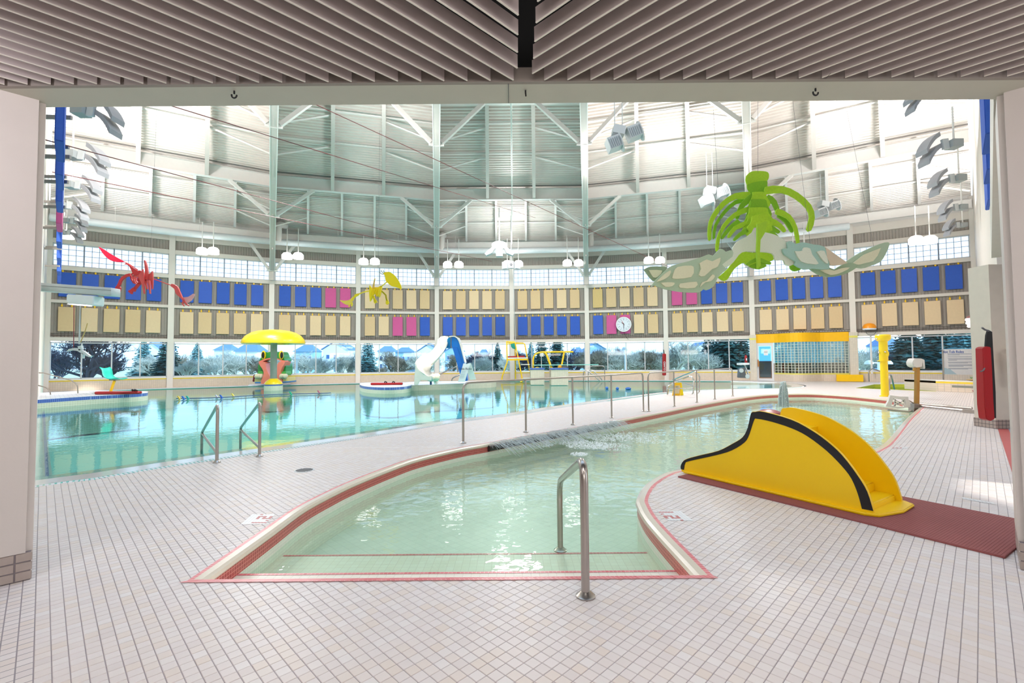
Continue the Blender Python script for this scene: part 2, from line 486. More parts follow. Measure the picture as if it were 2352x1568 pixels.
def ribbon(path, d0, z0, d1, z1, side, closed=False, v0=None, v1=None):
    """strip along a path of floor points; offsets d to the inside"""
    n = len(path); mb = MB(); mb.uv = []; nor = []
    for i in range(n):
        a = path[i - 1] if (closed or i > 0) else path[0]; b = path[(i + 1) % n] if (closed or i < n - 1) else path[-1]
        t = V((b.x - a.x, b.y - a.y, 0)); t = unit(t) if t.length > 1e-9 else V((1, 0, 0)); nor.append(V((-t.y, t.x, 0)) * side)
    s = 0
    for i in range(n + (1 if closed else 0)):
        j = i % n
        if i: s += (path[j] - path[i - 1]).length
        for d, z, v in ((d0, z0, v0 if v0 is not None else z0), (d1, z1, v1 if v1 is not None else z1)):
            q = path[j] + nor[j] * d; mb.v.append(V((q.x, q.y, z))); mb.uv.append((s, v))
    k = n if closed else n - 1
    for i in range(k): mb.f.append((2 * i, 2 * i + 1, 2 * i + 3, 2 * i + 2))
    return mb


def offset(path, d, side):
    n = len(path); out = []
    for i in range(n):
        a = path[max(i - 1, 0)]; b = path[min(i + 1, n - 1)]; t = unit(V((b.x - a.x, b.y - a.y, 0))); out.append(path[i] + V((-t.y, t.x, 0)) * side * d)
    return out
# ================================================================== SHELL OF THE HALL
RW, CY, DA = 39.5, -5.6, 0.1364


def W(k, s=1.0, z=0.0):
    return V((RW * math.sin(DA * k) * s, (CY + RW * math.cos(DA * k)) * s, z))


def bay(k):
    a, b = W(k), W(k + 1); u = unit(b - a); n = V((u.y, -u.x, 0))
    if n.dot(-a) < 0: n = -n
    return a, b, u, n, (b - a).length


def wbox(mb, a, u, n, s0, s1, z0, z1, d0, d1):
    """box on a wall: s along, z up, d towards the hall"""
    p = [a + u * s + n * d + V((0, 0, z)) for s, d, z in ((s0, d0, z0), (s1, d0, z0), (s1, d1, z0), (s0, d1, z0), (s0, d0, z1), (s1, d0, z1), (s1, d1, z1), (s0, d1, z1))]
    return mb.add(p, [(0, 3, 2, 1), (4, 5, 6, 7), (0, 1, 5, 4), (1, 2, 6, 5), (2, 3, 7, 6), (3, 0, 4, 7)])


# ---- pool outlines (on the deck, z = 0)
KID_PX = [(428, 1335), (500, 1286), (600, 1218), (676, 1166), (747, 1129.5), (804, 1104), (887, 1072), (951, 1051), (1046, 1029), (1110, 1018), (1202, 1001), (1304, 983.5), (1403, 966), (1520, 944), (1578, 932.5), (1644, 921),
          (1703, 911.4), (1762, 905.5), (1850, 903.5), (1930, 907), (2000, 913), (2060, 919.5), (2103, 928), (2122, 936), (2116, 943), (2094, 965), (2058, 1012), (2032, 1032), (2005, 1042), (1950, 1051), (1850, 1060), (1750, 1065),
          (1650, 1071), (1563, 1084), (1530, 1097.6), (1503, 1118), (1489, 1146), (1493, 1163), (1510, 1190.6), (1548, 1232), (1589, 1273), (1641, 1325)]
kid_side = cr_path([G(*p) for p in KID_PX], 4)          # from the near corner round to the other near corner
YF = (kid_side[0].y + kid_side[-1].y) / 2
kid_side[0].y = YF; kid_side[-1].y = YF
MAIN_PX = [(80, 1118.7), (150, 1109), (214, 1101), (275, 1091), (398, 1071), (490, 1057), (600, 1040), (696, 1026), (887, 997), (1062, 968.4), (1200, 951), (1303, 934), (1475, 910.5), (1540, 902), (1610, 896), (1700, 892.5), (1790, 891.5), (1840, 889), (1852, 885.5), (1830, 881), (1790, 878.2)]
main_near = cr_path([G(*p) for p in MAIN_PX], 4)
main_far = []
k = 2.75
while k > -5.01:
    kk = math.floor(k + 1e-9); fr = k - kk; a, b = W(kk), W(kk + 1); main_far.append((a * (1 - fr) + b * fr) * 0.962); k -= 0.25
main_out = main_near + main_far + [V((-23.4, 21.5, 0)), V((-7.3, 6.9, 0)), V((-6.4, 6.0, 0))]
SPA_PX = [(1966, 891), (2100, 896.5), (2150, 898.5), (2156, 884.5), (2105, 882.5), (2050, 882), (2008, 882.5)]
spa_out = [G(*p) for p in SPA_PX]


def flat(P): return [V((p.x, p.y, 0)) for p in P]


deck_out = [V((-30, -4, 0)), V((30, -4, 0)), V((30, 26, 0)), W(5) * 1.003] + [W(4 - i) * 1.003 for i in range(9)] + [W(-5) * 1.003, V((-30, 26, 0))]
rings = [deck_out, flat(kid_side), flat(main_out), flat(spa_out)]
vs = [p for r_ in rings for p in r_]
tris = tessellate_polygon(rings)
DECKF = st(MB().add([V((p.x, p.y, -0.003)) for p in vs], [tuple(t) for t in tris]).build('floor', DECK))


def inside(p, poly):
    c = False; n = len(poly); j = n - 1; x, y = p
    for i in range(n):
        xi, yi = poly[i].x, poly[i].y; xj, yj = poly[j].x, poly[j].y
        if (yi > y) != (yj > y) and x < (xj - xi) * (y - yi) / (yj - yi) + xi: c = not c
        j = i
    return c


matq = [G(1557, 1096), G(2308, 1283), G(2440, 1205), G(1700, 1040)]
# ---- mosaic tiles near the camera: real pieces on the grout bed
q45 = math.sqrt(0.5); tl = []
colsq = []
for i in range(-130, 131):
    for j in range(0, 190):
        uu = (i + 0.5) * PITCHT; vv = (j + 0.5) * PITCHT     # rotated grid (u, v) = R45 . (x, y)
        x = (uu + vv) * q45; y = (vv - uu) * q45
        if y < 1.95 or y > 8.2 or abs(x) > y * 1.13: continue
        if inside((x, y), kid_side) or inside((x, y), main_out): continue
        if x < -3.28 and y < 3.95 + 0.0 and (abs(x + 3.78) + abs(y - 3.29) < 0.42): continue
        tl.append((y, x, uu, vv))
tl.sort()


def tile_geo(mb, uu, vv):
    g = 0.0016; h = PITCHT / 2 - g; t = h - 0.0016
    def P(a, b, z): return V(((uu + a + vv + b) * q45, (vv + b - uu - a) * q45, z))
    dz = random.uniform(-0.0004, 0.0004)
    mb.add([P(-h, -h, -0.003), P(h, -h, -0.003), P(h, h, -0.003), P(-h, h, -0.003), P(-t, -t, dz), P(t, -t, dz), P(t, t, dz), P(-t, t, dz)],
           [(4, 5, 6, 7), (0, 1, 5, 4), (1, 2, 6, 5), (2, 3, 7, 6), (3, 0, 4, 7)])


big = MB()
TM = []
g_ = MB(); tile_geo(g_, 0, 0); tmesh = None
for n_, (y, x, uu, vv) in enumerate(tl):
    if n_ < 300:
        if tmesh is None:
            o = g_.build('tile', TILE, DECKF); tmesh = o.data
        else:
            o = bpy.data.objects.new('tile', tmesh); COL.objects.link(o); o.parent = DECKF
        o.location = ((uu + vv) * q45, (vv - uu) * q45, 0)
    else: tile_geo(big, uu, vv)
# the single tiles share one mesh: give each its tint through a few materials on the object
tints = [mat('deck_tile_%d' % i, c, 0.42, vary=0.02, coat=0.1) for i, c in enumerate(DECKT_V)]
for o in list(DECKF.children):
    o.material_slots[0].link = 'OBJECT'; o.material_slots[0].material = random.choice(tints)
big.build('tile', TILE, DECKF, kind='stuff')

# blue grey floor and red border beyond the near right column
redb = [G(2296, 986), G(2312, 986), G(2380, 1180), G(2352, 1180)]
MB().add([p + V((0, 0, 0.003)) for p in (G(2292, 985), G(2316, 985), G(2400, 1170), G(2352, 1170))], [(0, 1, 2, 3)]).build('border_strip', REDM, DECKF, label='red tile border line on the deck')
MB().add([p + V((0, 0, 0.002)) for p in (G(2312, 985), G(2400, 960), G(2700, 1170), G(2392, 1170))], [(0, 1, 2, 3)]).build('floor_patch', BLUFL, DECKF, label='blue grey floor tiles past the red border')
MB().add([p + V((0, 0, 0.0022)) for p in (G(2225, 880), G(2262, 905), G(2420, 960), G(2420, 875))], [(0, 1, 2, 3)]).build('floor_patch', BLUFL, DECKF)
d = MB(); d.lathe(G(699, 1080), [(0.13, 0.0), (0.13, 0.004), (0.115, 0.005)], 24)
dr = thing('floor_drain', 'round white floor drain in the deck tiles between the two pools', 'drain', G(699, 1080))
d.build('rim', GREYP, dr)
g2 = MB(); c0 = G(699, 1080)
for i in range(-4, 5):
    hw = math.sqrt(max(0, 0.11 ** 2 - (i * 0.024) ** 2)); g2.box(c0 + V((0, i * 0.024, 0.006)), (hw * 2, 0.01, 0.003))
g2.build('grate', DGREY, dr)

# ---- depth marks made of mosaic (the figures 1.2)
def depth_mark(px, xd, yd, cell, name_label, rows):
    o0 = G(*px); xd = unit(V(xd)); yd = unit(V(yd))
    t = thing('depth_marker', name_label, 'depth marker', o0)
    w_ = MB(); r_ = MB(); nr = len(rows); nc = len(rows[0])
    for j, row in enumerate(rows):
        for i, ch in enumerate(row):
            c = o0 + xd * (i + 0.5) * cell + yd * (j + 0.5) * cell; h = cell * 0.46
            q = [c + xd * a * h + yd * b * h + V((0, 0, 0.0022)) for a, b in ((-1, -1), (1, -1), (1, 1), (-1, 1))]
            (r_ if ch == '#' else w_).add(q, [(0, 1, 2, 3)])
    bed = MB().add([o0 + V((0, 0, 0.0012)), o0 + xd * nc * cell + V((0, 0, 0.0012)), o0 + xd * nc * cell + yd * nr * cell + V((0, 0, 0.0012)), o0 + yd * nr * cell + V((0, 0, 0.0012))], [(0, 1, 2, 3)])
    bed.build('bed', mat('pale_grout', (198, 196, 200), 0.7), t); w_.build('tile', mat('white_tile', (236, 236, 236), 0.3), t, kind='stuff'); r_.build('tile', REDM, t, kind='stuff')


# columns of the mark run away from the pool edge, rows along it
MARK = ['.......#..', '...........', ]
rowsA = ['.........', '#####....', '.........', '#........', '.........', '###.#....', '#.#.#....', '#.###....', '.........', '....#....']
rowsB = ['....#...'[::1], '........', '#.###...', '#.#.#...', '###.#...', '........', '#.......', '........', '#####...', '........']
a0, a1, a2 = G(1508, 1173), G(1561, 1173), G(1538, 1199)
depth_mark((1509, 1173), a1 - a0, a2 - a0, 0.0285, 'red and white mosaic depth figures beside the spur of deck near the yellow slide', [r_[:8] for r_ in rowsA])
b0, b1, b2 = G(629, 1181), G(590, 1181), G(600, 1209)
depth_mark((632, 1181), b1 - b0, b2 - b0, 0.0285, 'red and white mosaic depth figures on the deck beside the curved pool edge', [r_[:8] for r_ in rowsB])
c0_, c1_, c2_ = G(2048, 1030), G(2078, 1030), G(2056, 1022)
depth_mark((2048, 1030), c1_ - c0_, c2_ - c0_, 0.03, 'faint red mosaic depth figures on the deck behind the yellow slide', ['........', '#.###...', '#.#.#...', '###.#...', '........'])
e0 = G(2212, 1145)
depth_mark((2212, 1146), G(2252, 1152) - e0, G(2200, 1130) - e0, 0.03, 'faint pale mosaic figures on the deck beyond the red mat', ['........', '........', '........'])

# ---- shallow pool
SIDE = 1 if inside(((kid_side[8] + V((0, 0, 0))).x + 0.3, kid_side[8].y), kid_side) else -1
mid = kid_side[20]; t_ = kid_side[21] - kid_side[19]; t_.z = 0; t_ = unit(t_)
SIDE = 1 if inside((mid.x - t_.y * 0.2, mid.y + t_.x * 0.2), kid_side) else -1
ext = [kid_side[0] + (kid_side[0] - kid_side[1]) * 2] + kid_side + [kid_side[-1] + (kid_side[-1] - kid_side[-2]) * 2]


def clipY(o, y0):
    bm = bmesh.new(); bm.from_mesh(o.data); b = BASE[o.name]
    bmesh.ops.bisect_plane(bm, geom=bm.verts[:] + bm.edges[:] + bm.faces[:], plane_co=(0, y0 - b.y, 0), plane_no=(0, -1, 0), clear_outer=True)
    bm.to_mesh(o.data); bm.free()


KP = st(thing('pool_basin', 'x', 'x', (0, 5, 0))); del KP['label']; del KP['category']; KP.name = 'floor_pool_basin'; BASE[KP.name] = V((0, 5, 0))
for (d0, z0, d1, z1, nm, mt) in ((0, 0.0025, 0.036, 0.0025, 'edge_line', REDL), (0.036, 0.004, 0.09, 0.004, 'coping', BULL), (0.09, 0.004, 0.118, -0.006, 'coping', BULL), (0.118, -0.006, 0.128, -0.03, 'coping', BULL), (0.128, -0.03, 0.112, -0.048, 'coping', BULL),
                                 (0.112, -0.048, 0.112, -0.141, 'tile_band', REDT), (0.112, -0.141, 0.112, -0.62, 'basin_wall', PALET)):
    o = ribbon(ext, d0, z0, d1, z1, SIDE, v0=(0 if nm == 'edge_line' else None), v1=(0.05 if nm == 'edge_line' else None)).build(nm, mt, KP, smooth=(nm == 'coping')); clipY(o, YF)
xl, xr = kid_side[0].x, kid_side[-1].x
fl = MB().add([V((xl - 0.04, YF - 0.022, 0.0048)), V((xr + 0.02, YF - 0.022, 0.0048)), V((xr - 0.01, YF + 0.02, 0.0048)), V((xl + 0.03, YF + 0.02, 0.0048))], [(0, 1, 2, 3)])
fl.uv = [(0, 0), (xr - xl, 0), (xr - xl, 0.05), (0, 0.05)]; fl.build('edge_line', REDL, KP)
Y1 = D(1100, 1311, 1).z; Y1 = 0
y1 = G(1100, 1313, -0.14).y; y2 = G(1100, 1271, -0.30).y


def step(y0, yb, z, zb):
    MB().box(((xl + xr) / 2, (y0 + yb) / 2, (z + zb) / 2), (xr - xl + 0.1, yb - y0, z - zb)).build('pool_step', STEPT, KP)
    q = MB().add([V((xl, yb - 0.03, z + .002)), V((xr, yb - 0.03, z + .002)), V((xr, yb + .001, z + .002)), V((xl, yb + .001, z + .002))], [(0, 1, 2, 3)])
    q.uv = [(0, 0), (xr - xl, 0), (xr - xl, 0.05), (0, 0.05)]; q.build('nosing_line', REDL, KP)


step(YF + 0.002, y1, -0.14, -0.7); step(y1, y2, -0.30, -0.7)
kt = tessellate_polygon([flat(kid_side)])
MB().add([V((p.x, p.y, -0.5)) for p in kid_side], [tuple(t) for t in kt]).build('basin_floor', BASINT, KP)
o = MB().add([V((p.x, p.y, -0.205)) for p in offset(kid_side, 0.05, SIDE)], [tuple(t) for t in kt]).build('water_surface', WKID, loc=(0, 6, -0.205)); st(o)

# ---- main pool
S2 = 1
mid = main_near[20]; t_ = unit(V((main_near[21].x - main_near[19].x, main_near[21].y - main_near[19].y, 0)))
S2 = 1 if inside((mid.x - t_.y * 0.3, mid.y + t_.x * 0.3), main_out) else -1
MP = st(thing('floor_main_basin', 'x', 'x', (0, 15, 0))); del MP['label']; del MP['category']
LEDGE = mat('gutter_ledge', (214, 206, 200), 0.25, vary=0.06, scale=8, coat=0.4)
WG = mat('white_grating', (226, 228, 234), 0.35)
ribbon(main_near, 0, -0.002, 0.11, -0.03, S2).build('gutter_channel', DGREY, MP)
ribbon(main_near, 0.11, 0.001, 0.2, -0.005, S2).build('gutter_lip', LEDGE, MP)
ribbon(main_near, 0.2, -0.005, 1.0, -0.05, S2).build('gutter_ledge', LEDGE, MP)
ribbon(main_near, 1.0, -0.05, 1.01, -1.3, S2).build('basin_wall', BASINM, MP)
gr = MB(); s_ = 0; acc = 0
for i in range(1, len(main_near)):
    a, b = main_near[i - 1], main_near[i]; L = (b - a).length; tdir = unit(b - a); nd = V((-tdir.y, tdir.x, 0)) * S2; x = -acc
    while x < L and a.y < 16:
        if x >= 0: gr.bar(a + tdir * x + nd * 0.005 + V((0, 0, -0.003)), a + tdir * x + nd * 0.105 + V((0, 0, -0.003)), 0.032, 0.006)
        x += 0.052
    acc = L - (x - 0.052); acc = (0.052 - (x - L)) % 0.052
gr.build('gutter_grating', WG, MP, kind='stuff')
mt_ = tessellate_polygon([flat(main_out)])
MB().add([V((p.x, p.y, -1.15)) for p in main_out], [tuple(t) for t in mt_]).build('basin_floor', BASINM, MP)
wo = offset(main_near, 0.15, S2) + main_out[len(main_near):]
o = MB().add([V((p.x, p.y, -0.03)) for p in wo], [tuple(t) for t in tessellate_polygon([flat(wo)])]).build('water_surface', WMAIN, loc=(0, 15, -0.03)); st(o)
# submerged shelf with its blue line at the left end of the pool
sh = [G(100, 944, -.06), G(122, 1098, -.06), G(82, 1106, -.06), G(-10, 1112, -.06), G(20, 944, -.06)]
MB().prism([p + V((0, 0, -0.9)) for p in sh], (0, 0, 0.88)).build('submerged_shelf', mat('shelf_tile', (222, 214, 204), 0.4), MP)
MB().add([p + V((0, 0, 0.003)) for p in (G(98, 944, -.05), G(103, 944, -.05), G(113, 1097, -.05), G(104, 1098, -.05))], [(0, 1, 2, 3)]).build('blue_line', BAND, MP, label='dark blue line on the submerged shelf')
# far coping of the main pool
FAR = [main_far[i] for i in range(len(main_far))]
ribbon(FAR, -0.35, 0.004, 0.0, 0.004, 1).build('far_coping', mat('far_coping_tile', (226, 226, 228), 0.35, coat=0.3), MP)
ribbon(FAR, 0.0, 0.004, 0.0, -1.2, 1).build('basin_wall', PALET, MP)
ribbon(FAR, 0.35, 0.004, 0.0, 0.004, 1).build('far_coping', mat('far_coping_tile', (226, 226, 228), 0.35), MP)

# ---- hot tub
SP = st(thing('floor_spa_basin', 'x', 'x', (22, 24, 0))); del SP['label']; del SP['category']
ribbon(spa_out + [spa_out[0]], 0, 0.004, 0, -0.62, 1).build('yellow_wall', mat('spa_yellow_tile', (222, 212, 66), 0.35), SP)
MB().add([V((p.x, p.y, -0.6)) for p in spa_out], [tuple(t) for t in tessellate_polygon([flat(spa_out)])]).build('basin_floor', BASINM, SP)
st(MB().add([V((p.x, p.y, -0.16)) for p in spa_out], [tuple(t) for t in tessellate_polygon([flat(spa_out)])]).build('water_surface', WSPA, loc=(22, 24, -0.16)))

# ================================================================== window wall, ten bays
for k in range(-5, 6):
    c = W(k); ang = math.atan2(c.y - CY, c.x)
    st(MB().box(c + V((0, 0, 5.0)), (0.3, 0.34, 10.2), rz=ang + math.pi / 2).build('column', mat('hall_column_paint', (232, 224, 216), 0.5, vary=0.02), auto=True))
    if k in (-1, 1, 3, -3):
        tb = MB(); p = c * 0.995
wn_ = 0
for i, k in enumerate(range(-5, 5)):
    a, b, u, n, L = bay(k)
    w_ = thing('wall_back', 'x', 'x', (a + b) / 2); del w_['label']; del w_['category']; st(w_)
    e0, e1 = 0.15, L - 0.15
    # ribbed cladding behind the sound panels
    for z0, z1 in ((2.86, 6.6), (8.25, 8.85)):
        cm = MB(); s = 0.0; pitch = 0.145; prof = []
        while s < L:
            prof += [(s, 0.0), (s + 0.105, 0.0), (s + 0.112, -0.02), (s + 0.138, -0.02)]; s += pitch
        prof.append((L, 0))
        for s, d in prof: cm.v += [a + u * min(s, L) + n * d + V((0, 0, z0)), a + u * min(s, L) + n * d + V((0, 0, z1))]
        for q in range(len(prof) - 1): cm.f.append((2 * q, 2 * q + 2, 2 * q + 3, 2 * q + 1))
        cm.build('cladding', CORR, w_)
    for z0, z1, dd in ((6.56, 6.78, 0.14), (4.77, 4.93, 0.14), (2.70, 2.90, 0.16), (8.02, 8.27, 0.12), (8.85, 9.3, 0.1), (9.3, 10.5, 0.04)):
        wbox(MB(), a, u, n, 0.1, L - 0.1, z0, z1, -0.12, dd).build('wall_rail', CREAM if z0 != 9.3 else STEELW, w_)
    rm = MB(); wbox(rm, a, u, n, e0, e1, 6.44 + 0.2, 6.47 + 0.2, 0.14, 0.17)
    # thin conduits
    cd_ = MB(); wbox(cd_, a, u, n, e0, e1, 3.0, 3.03, 0.0, 0.05); wbox(cd_, a, u, n, e0, e1, 3.1, 3.12, 0.0, 0.04); cd_.build('conduit', mat('dark_conduit', (96, 88, 84), 0.6), w_)
    if k != 3:
        lw = MB(); wbox(lw, a, u, n, 0, L, 0, 0.5, -0.2, 0.06)
        lw.uv = [((v - a).dot(u), v.z) for v in lw.v]; lw.build('low_wall', WALLT, w_)
        wbox(MB(), a, u, n, 0, L, 0.5, 0.565, -0.2, 0.075).build('yellow_cap', YTILE, w_)
        wbox(MB(), a, u, n, 0, L, 0.565, 0.63, -0.2, 0.09).build('window_sill', WHITE, w_)
    # windows
    for z0, z1, kind in ((0.63, 2.64, 'low'), (6.78, 8.02, 'high')):
        if k == 3 and kind == 'low': continue
        wn_ += 1
        wi = thing('window_%d' % wn_, 'x', 'x', (a + b) / 2 + V((0, 0, z0))); del wi['label']; del wi['category']; st(wi)
        fm = MB()
        for zz0, zz1 in ((z0, z0 + 0.06), (z1 - 0.06, z1)): wbox(fm, a, u, n, e0, e1, zz0, zz1, -0.03, 0.05)
        wbox(fm, a, u, n, e0, e0 + 0.05, z0, z1, -0.03, 0.05); wbox(fm, a, u, n, e1 - 0.05, e1, z0, z1, -0.03, 0.05)
        fm.build('window_frame', WINF, wi)
        seg = (e1 - e0) / 4
        for j in range(1, 4): wbox(MB(), a, u, n, e0 + seg * j - 0.03, e0 + seg * j + 0.03, z0, z1, -0.03, 0.05).build('mullion', WINF if kind == 'low' else mat('grey_mullion', (140, 148, 164), 0.4), wi)
        for j in range(4):
            s0, s1 = e0 + seg * j + 0.03, e0 + seg * (j + 1) - 0.03
            pz = MB().add([a + u * s + V((0, 0, z)) for s, z in ((s0, z0 + .05), (s1, z0 + .05), (s1, z1 - .05), (s0, z1 - .05))], [(0, 1, 2, 3)])
            pz.build('pane', GLASS if kind == 'low' else FROST, wi)
            if kind == 'high':
                gb = MB()
                for q in range(1, 4): wbox(gb, a, u, n, s0 + (s1 - s0) * q / 4 - .013, s0 + (s1 - s0) * q / 4 + .013, z0 + .05, z1 - .05, 0.005, 0.02)
                for q in range(1, 4): wbox(gb, a, u, n, s0, s1, z0 + (z1 - z0) * q / 4 - .013, z0 + (z1 - z0) * q / 4 + .013, 0.005, 0.02)
                gb.build('glazing_bars', mat('pale_bar', (150, 164, 190), 0.5), wi)

# ================================================================== roof
ROOF = thing('ceiling', 'x', 'x', (0, 20, 10)); del ROOF['label']; del ROOF['category']; st(ROOF)
KR = [-5, -3, -1, 1, 3, 5]
S0, S1, S2r, S3 = 0.36, 0.578, 0.80, 1.01     # fractions of the way from the middle to the wall


def zdeck(s):
    pts = [(S0, 14.2), (S1, 13.05), (S2r, 11.5), (1.03, 9.95)]
    for (a, za), (b, zb) in zip(pts, pts[1:]):
        if s <= b or b == 1.03: return za + (zb - za) * (s - a) / (b - a)
    return 10


def zraft(s):
    pts = [(0.36, 11.5), (S1, 10.5), (S2r, 9.15), (0.985, 7.2)]
    for (a, za), (b, zb) in zip(pts, pts[1:]):
        if s <= b or b == 0.985: return za + (zb - za) * (s - a) / (b - a)


for q in range(5):
    A, B = W(KR[q]), W(KR[q + 1])
    cm = MB(); s = S0; rows = []; ps = 0.2 / 33.5
    while s < 1.03:
        for ds, dz in ((0, 0), (ps * 0.38, 0), (ps * 0.5, 0.085), (ps * 0.88, 0.085)): rows.append((s + ds, dz))
        s += ps
    for s, dz in rows:
        z = zdeck(s) + dz; cm.v += [V((A.x * s, A.y * s, z)), V((B.x * s, B.y * s, z))]
    for r_ in range(len(rows) - 1): cm.f.append((2 * r_, 2 * r_ + 1, 2 * r_ + 3, 2 * r_ + 2))
    cm.build('roof_deck_panel', DECKM, ROOF)
    for s, hb, ht, wd, bi in ((S2r, 10.72, 11.32, 0.28, 1), (S1, 12.3, 12.85, 0.28, 1), (0.985, 9.35, 9.8, 0.2, 1)):
        pa, pb = A * s, B * s
        rb = MB(); rb.bar(pa + V((0, 0, (hb + ht) / 2)), pb + V((0, 0, (hb + ht) / 2)), 0.06, ht - hb); rb.bar(pa + V((0, 0, hb)), pb + V((0, 0, hb)), wd, 0.03); rb.bar(pa + V((0, 0, ht)), pb + V((0, 0, ht)), wd, 0.03)
        rb.build('ring_beam', STEELW, ROOF)
    # round struts between, lying on the deck
    for s in (0.64, 0.705, 0.86, 0.92):
        MB().tube([A * s + V((0, 0, zdeck(s) - 0.12)), B * s + V((0, 0, zdeck(s) - 0.12))], 0.045, 6).build('cross_strut', STEELW, ROOF)
    MB().tube([A * 0.79 + V((0, 0, 11.42)), B * 0.79 + V((0, 0, 11.42))], 0.03, 6).build('sprinkler_pipe', mat('dark_pipe', (110, 106, 104), 0.5), ROOF)
    # purlins
    for frs, sa, sb, zo in (((1 / 3 + .01, 2 / 3 - .01), S1, S2r - 0.003, 0.55), ((0.2, 0.4, 0.6, 0.8), S2r + 0.004, 0.985, 0.42)):
        for f in frs:
            p = A * (1 - f) + B * f
            za, zb = zdeck(sa), zdeck(sb)
            pm = MB()
            ht = 0.45 if zo > 0.5 else 0.34
            pa = p * sa + V((0, 0, za - ht / 2 - 0.02)); pb = p * sb + V((0, 0, zb - ht / 2 - 0.3 * (zo > 0.5) - 0.02))
            pm.bar(pa, pb, 0.05, ht); pm.bar(pa - V((0, 0, ht / 2)), pb - V((0, 0, ht / 2)), 0.17 if zo > .5 else 0.13, 0.03)
            pm.build('purlin', RAFT if zo > .5 else STEELW, ROOF)
            # knee braces towards the rafters
            if f in (frs[0], frs[-1]):
                rr = A if f < .5 else B
                for s in ((0.64, 0.705) if zo > .5 else (0.86, 0.92)):
                    MB().tube([p * s + V((0, 0, zdeck(s) - 0.3)), rr * s * .98 + p * s * .02 + V((0, 0, zdeck(s) - 1.0))], 0.05, 6).build('knee_brace', STEELW, ROOF)
for k in KR:
    A = W(k)
    if abs(k) < 5:
        rf = MB(); ss = [S0, 0.47, S1, 0.69, S2r, 0.9, 0.985]
        for a, b in zip(ss, ss[1:]):
            za, zb = zraft(a), zraft(b)
            rf.bar(A * a + V((0, 0, za)), A * b + V((0, 0, zb)), 0.27, 0.04)
            rf.bar(A * a + V((0, 0, (za + zdeck(a)) / 2)), A * b + V((0, 0, (zb + zdeck(b)) / 2)), 0.06, (zdeck(a) - za + zdeck(b) - zb) / 2)
        rf.bar(A * 0.98 + V((0, 0, 6.7)), A * 0.98 + V((0, 0, 7.25)), 0.3, 0.3, up=(0, 1, 0))
        rf.build('rafter', RAFT, ROOF)
        fm = MB()
        sd = unit(V((A.y, -A.x, 0)))
        for a, b in zip(ss, ss[1:]):
            for sg in (-1, 1): fm.bar(A * a + sd * sg * .135 + V((0, 0, zraft(a) - .005)), A * b + sd * sg * .135 + V((0, 0, zraft(b) - .005)), 0.035, 0.055)
        fm.build('flange_edge', WHITE, ROOF)
        for s, zt, off in ((S2r, 10.72, 2.0), (S1, 12.3, 2.0), (0.975, 9.3, 1.5)):
            zr = zraft(s) + 0.1
            for sg in (-1, 1):
                j = KR.index(k) + sg
                tgt = unit(W(KR[j]) * s - A * s)
                foot = A * s + tgt * 0.22 + V((0, 0, zr)); head = A * s + tgt * off + V((0, 0, zt))
                bm_ = MB(); bm_.bar(foot, head, 0.16, 0.16)
                bm_.build('diagonal_brace', STEELW, ROOF)
                bp = MB(); bp.box(A * s + tgt * 0.16 + V((0, 0, zr + 0.02)), (0.32, 0.03, 0.32), rz=math.atan2(tgt.y, tgt.x)); bp.build('gusset_plate', WHITE, ROOF)
# air duct running round the hall
dp = []
k = -5.0
while k <= 4.01:
    kk = min(4, math.floor(k + 1e-9)); fr = k - kk; dp.append((W(kk) * (1 - fr) + W(kk + 1) * fr) * 0.945 + V((0, 0, 8.95))); k += 0.25
dct = thing('air_duct', 'long round white air duct running round the hall above the clerestory', 'duct', dp[18])
MB().tube(dp, 0.2, 14).build('duct_run', mat('duct_paint', (214, 219, 222), 0.4), dct, smooth=True)
for k in (-3, -1, 1):
    p = W(k) * 0.945 + V((0.35, 0, 8.95)); e = fillet([p, p + V((0, 0, 1.1)), p + V((0, 0.9, 1.25))], 0.3)
    MB().tube(e, 0.2, 12).build('duct_elbow', STEELW, dct, smooth=True)
for q in range(2, 34, 3): MB().tube([dp[q] + V((0, 0, .2)), dp[q] + V((0, 0, 1.0))], 0.012, 5).build('hanger_rod', STEELW, dct)

# ---- side walls of the hall, header wall over the opening, low bay
def slab(pts, th, z0, z1, name, m):
    a, b = V(pts[0]), V(pts[1]); u = unit(b - a); n = V((-u.y, u.x, 0)) * th
    mb = MB(); mb.add([a + V((0, 0, z0)), b + V((0, 0, z0)), b + n + V((0, 0, z0)), a + n + V((0, 0, z0)), a + V((0, 0, z1)), b + V((0, 0, z1)), b + n + V((0, 0, z1)), a + n + V((0, 0, z1))], [(0, 3, 2, 1), (4, 5, 6, 7), (0, 1, 5, 4), (1, 2, 6, 5), (2, 3, 7, 6), (3, 0, 4, 7)])
    return st(mb.build(name, m, auto=True))


slab((W(-5) + V((-0.35, 0, 0)), V((-4.3, 3.5, 0))), 0.2, -1.2, 15, 'wall_left', CREAM)
WR0, WR1 = W(5) + V((0.35, 0, 0)), V((4.25, 3.5, 0))
slab((V((10.6, 9.9, 0)), WR0), 0.2, 0, 15, 'wall_right', CREAM)
slab((WR1, V((10.6, 9.9, 0))), 0.2, 3.95, 15, 'wall_right', CREAM)
PL = G(75, 1329)          # corner of the near left column
PR = V((3.53, 3.34, 0))
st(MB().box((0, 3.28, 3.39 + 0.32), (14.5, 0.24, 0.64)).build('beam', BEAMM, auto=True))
st(MB().box((0, 3.145, 3.44), (14.5, 0.03, 0.1)).build('beam_fascia', BEAMD, auto=True))  # front face of the beam, in the shaded colour
st(MB().box((0, 3.15, 3.75), (14.5, 0.02, 0.52)).build('wall_gap_shade', BLACK, auto=True))  # black sheet added so the gaps between the slats look dark
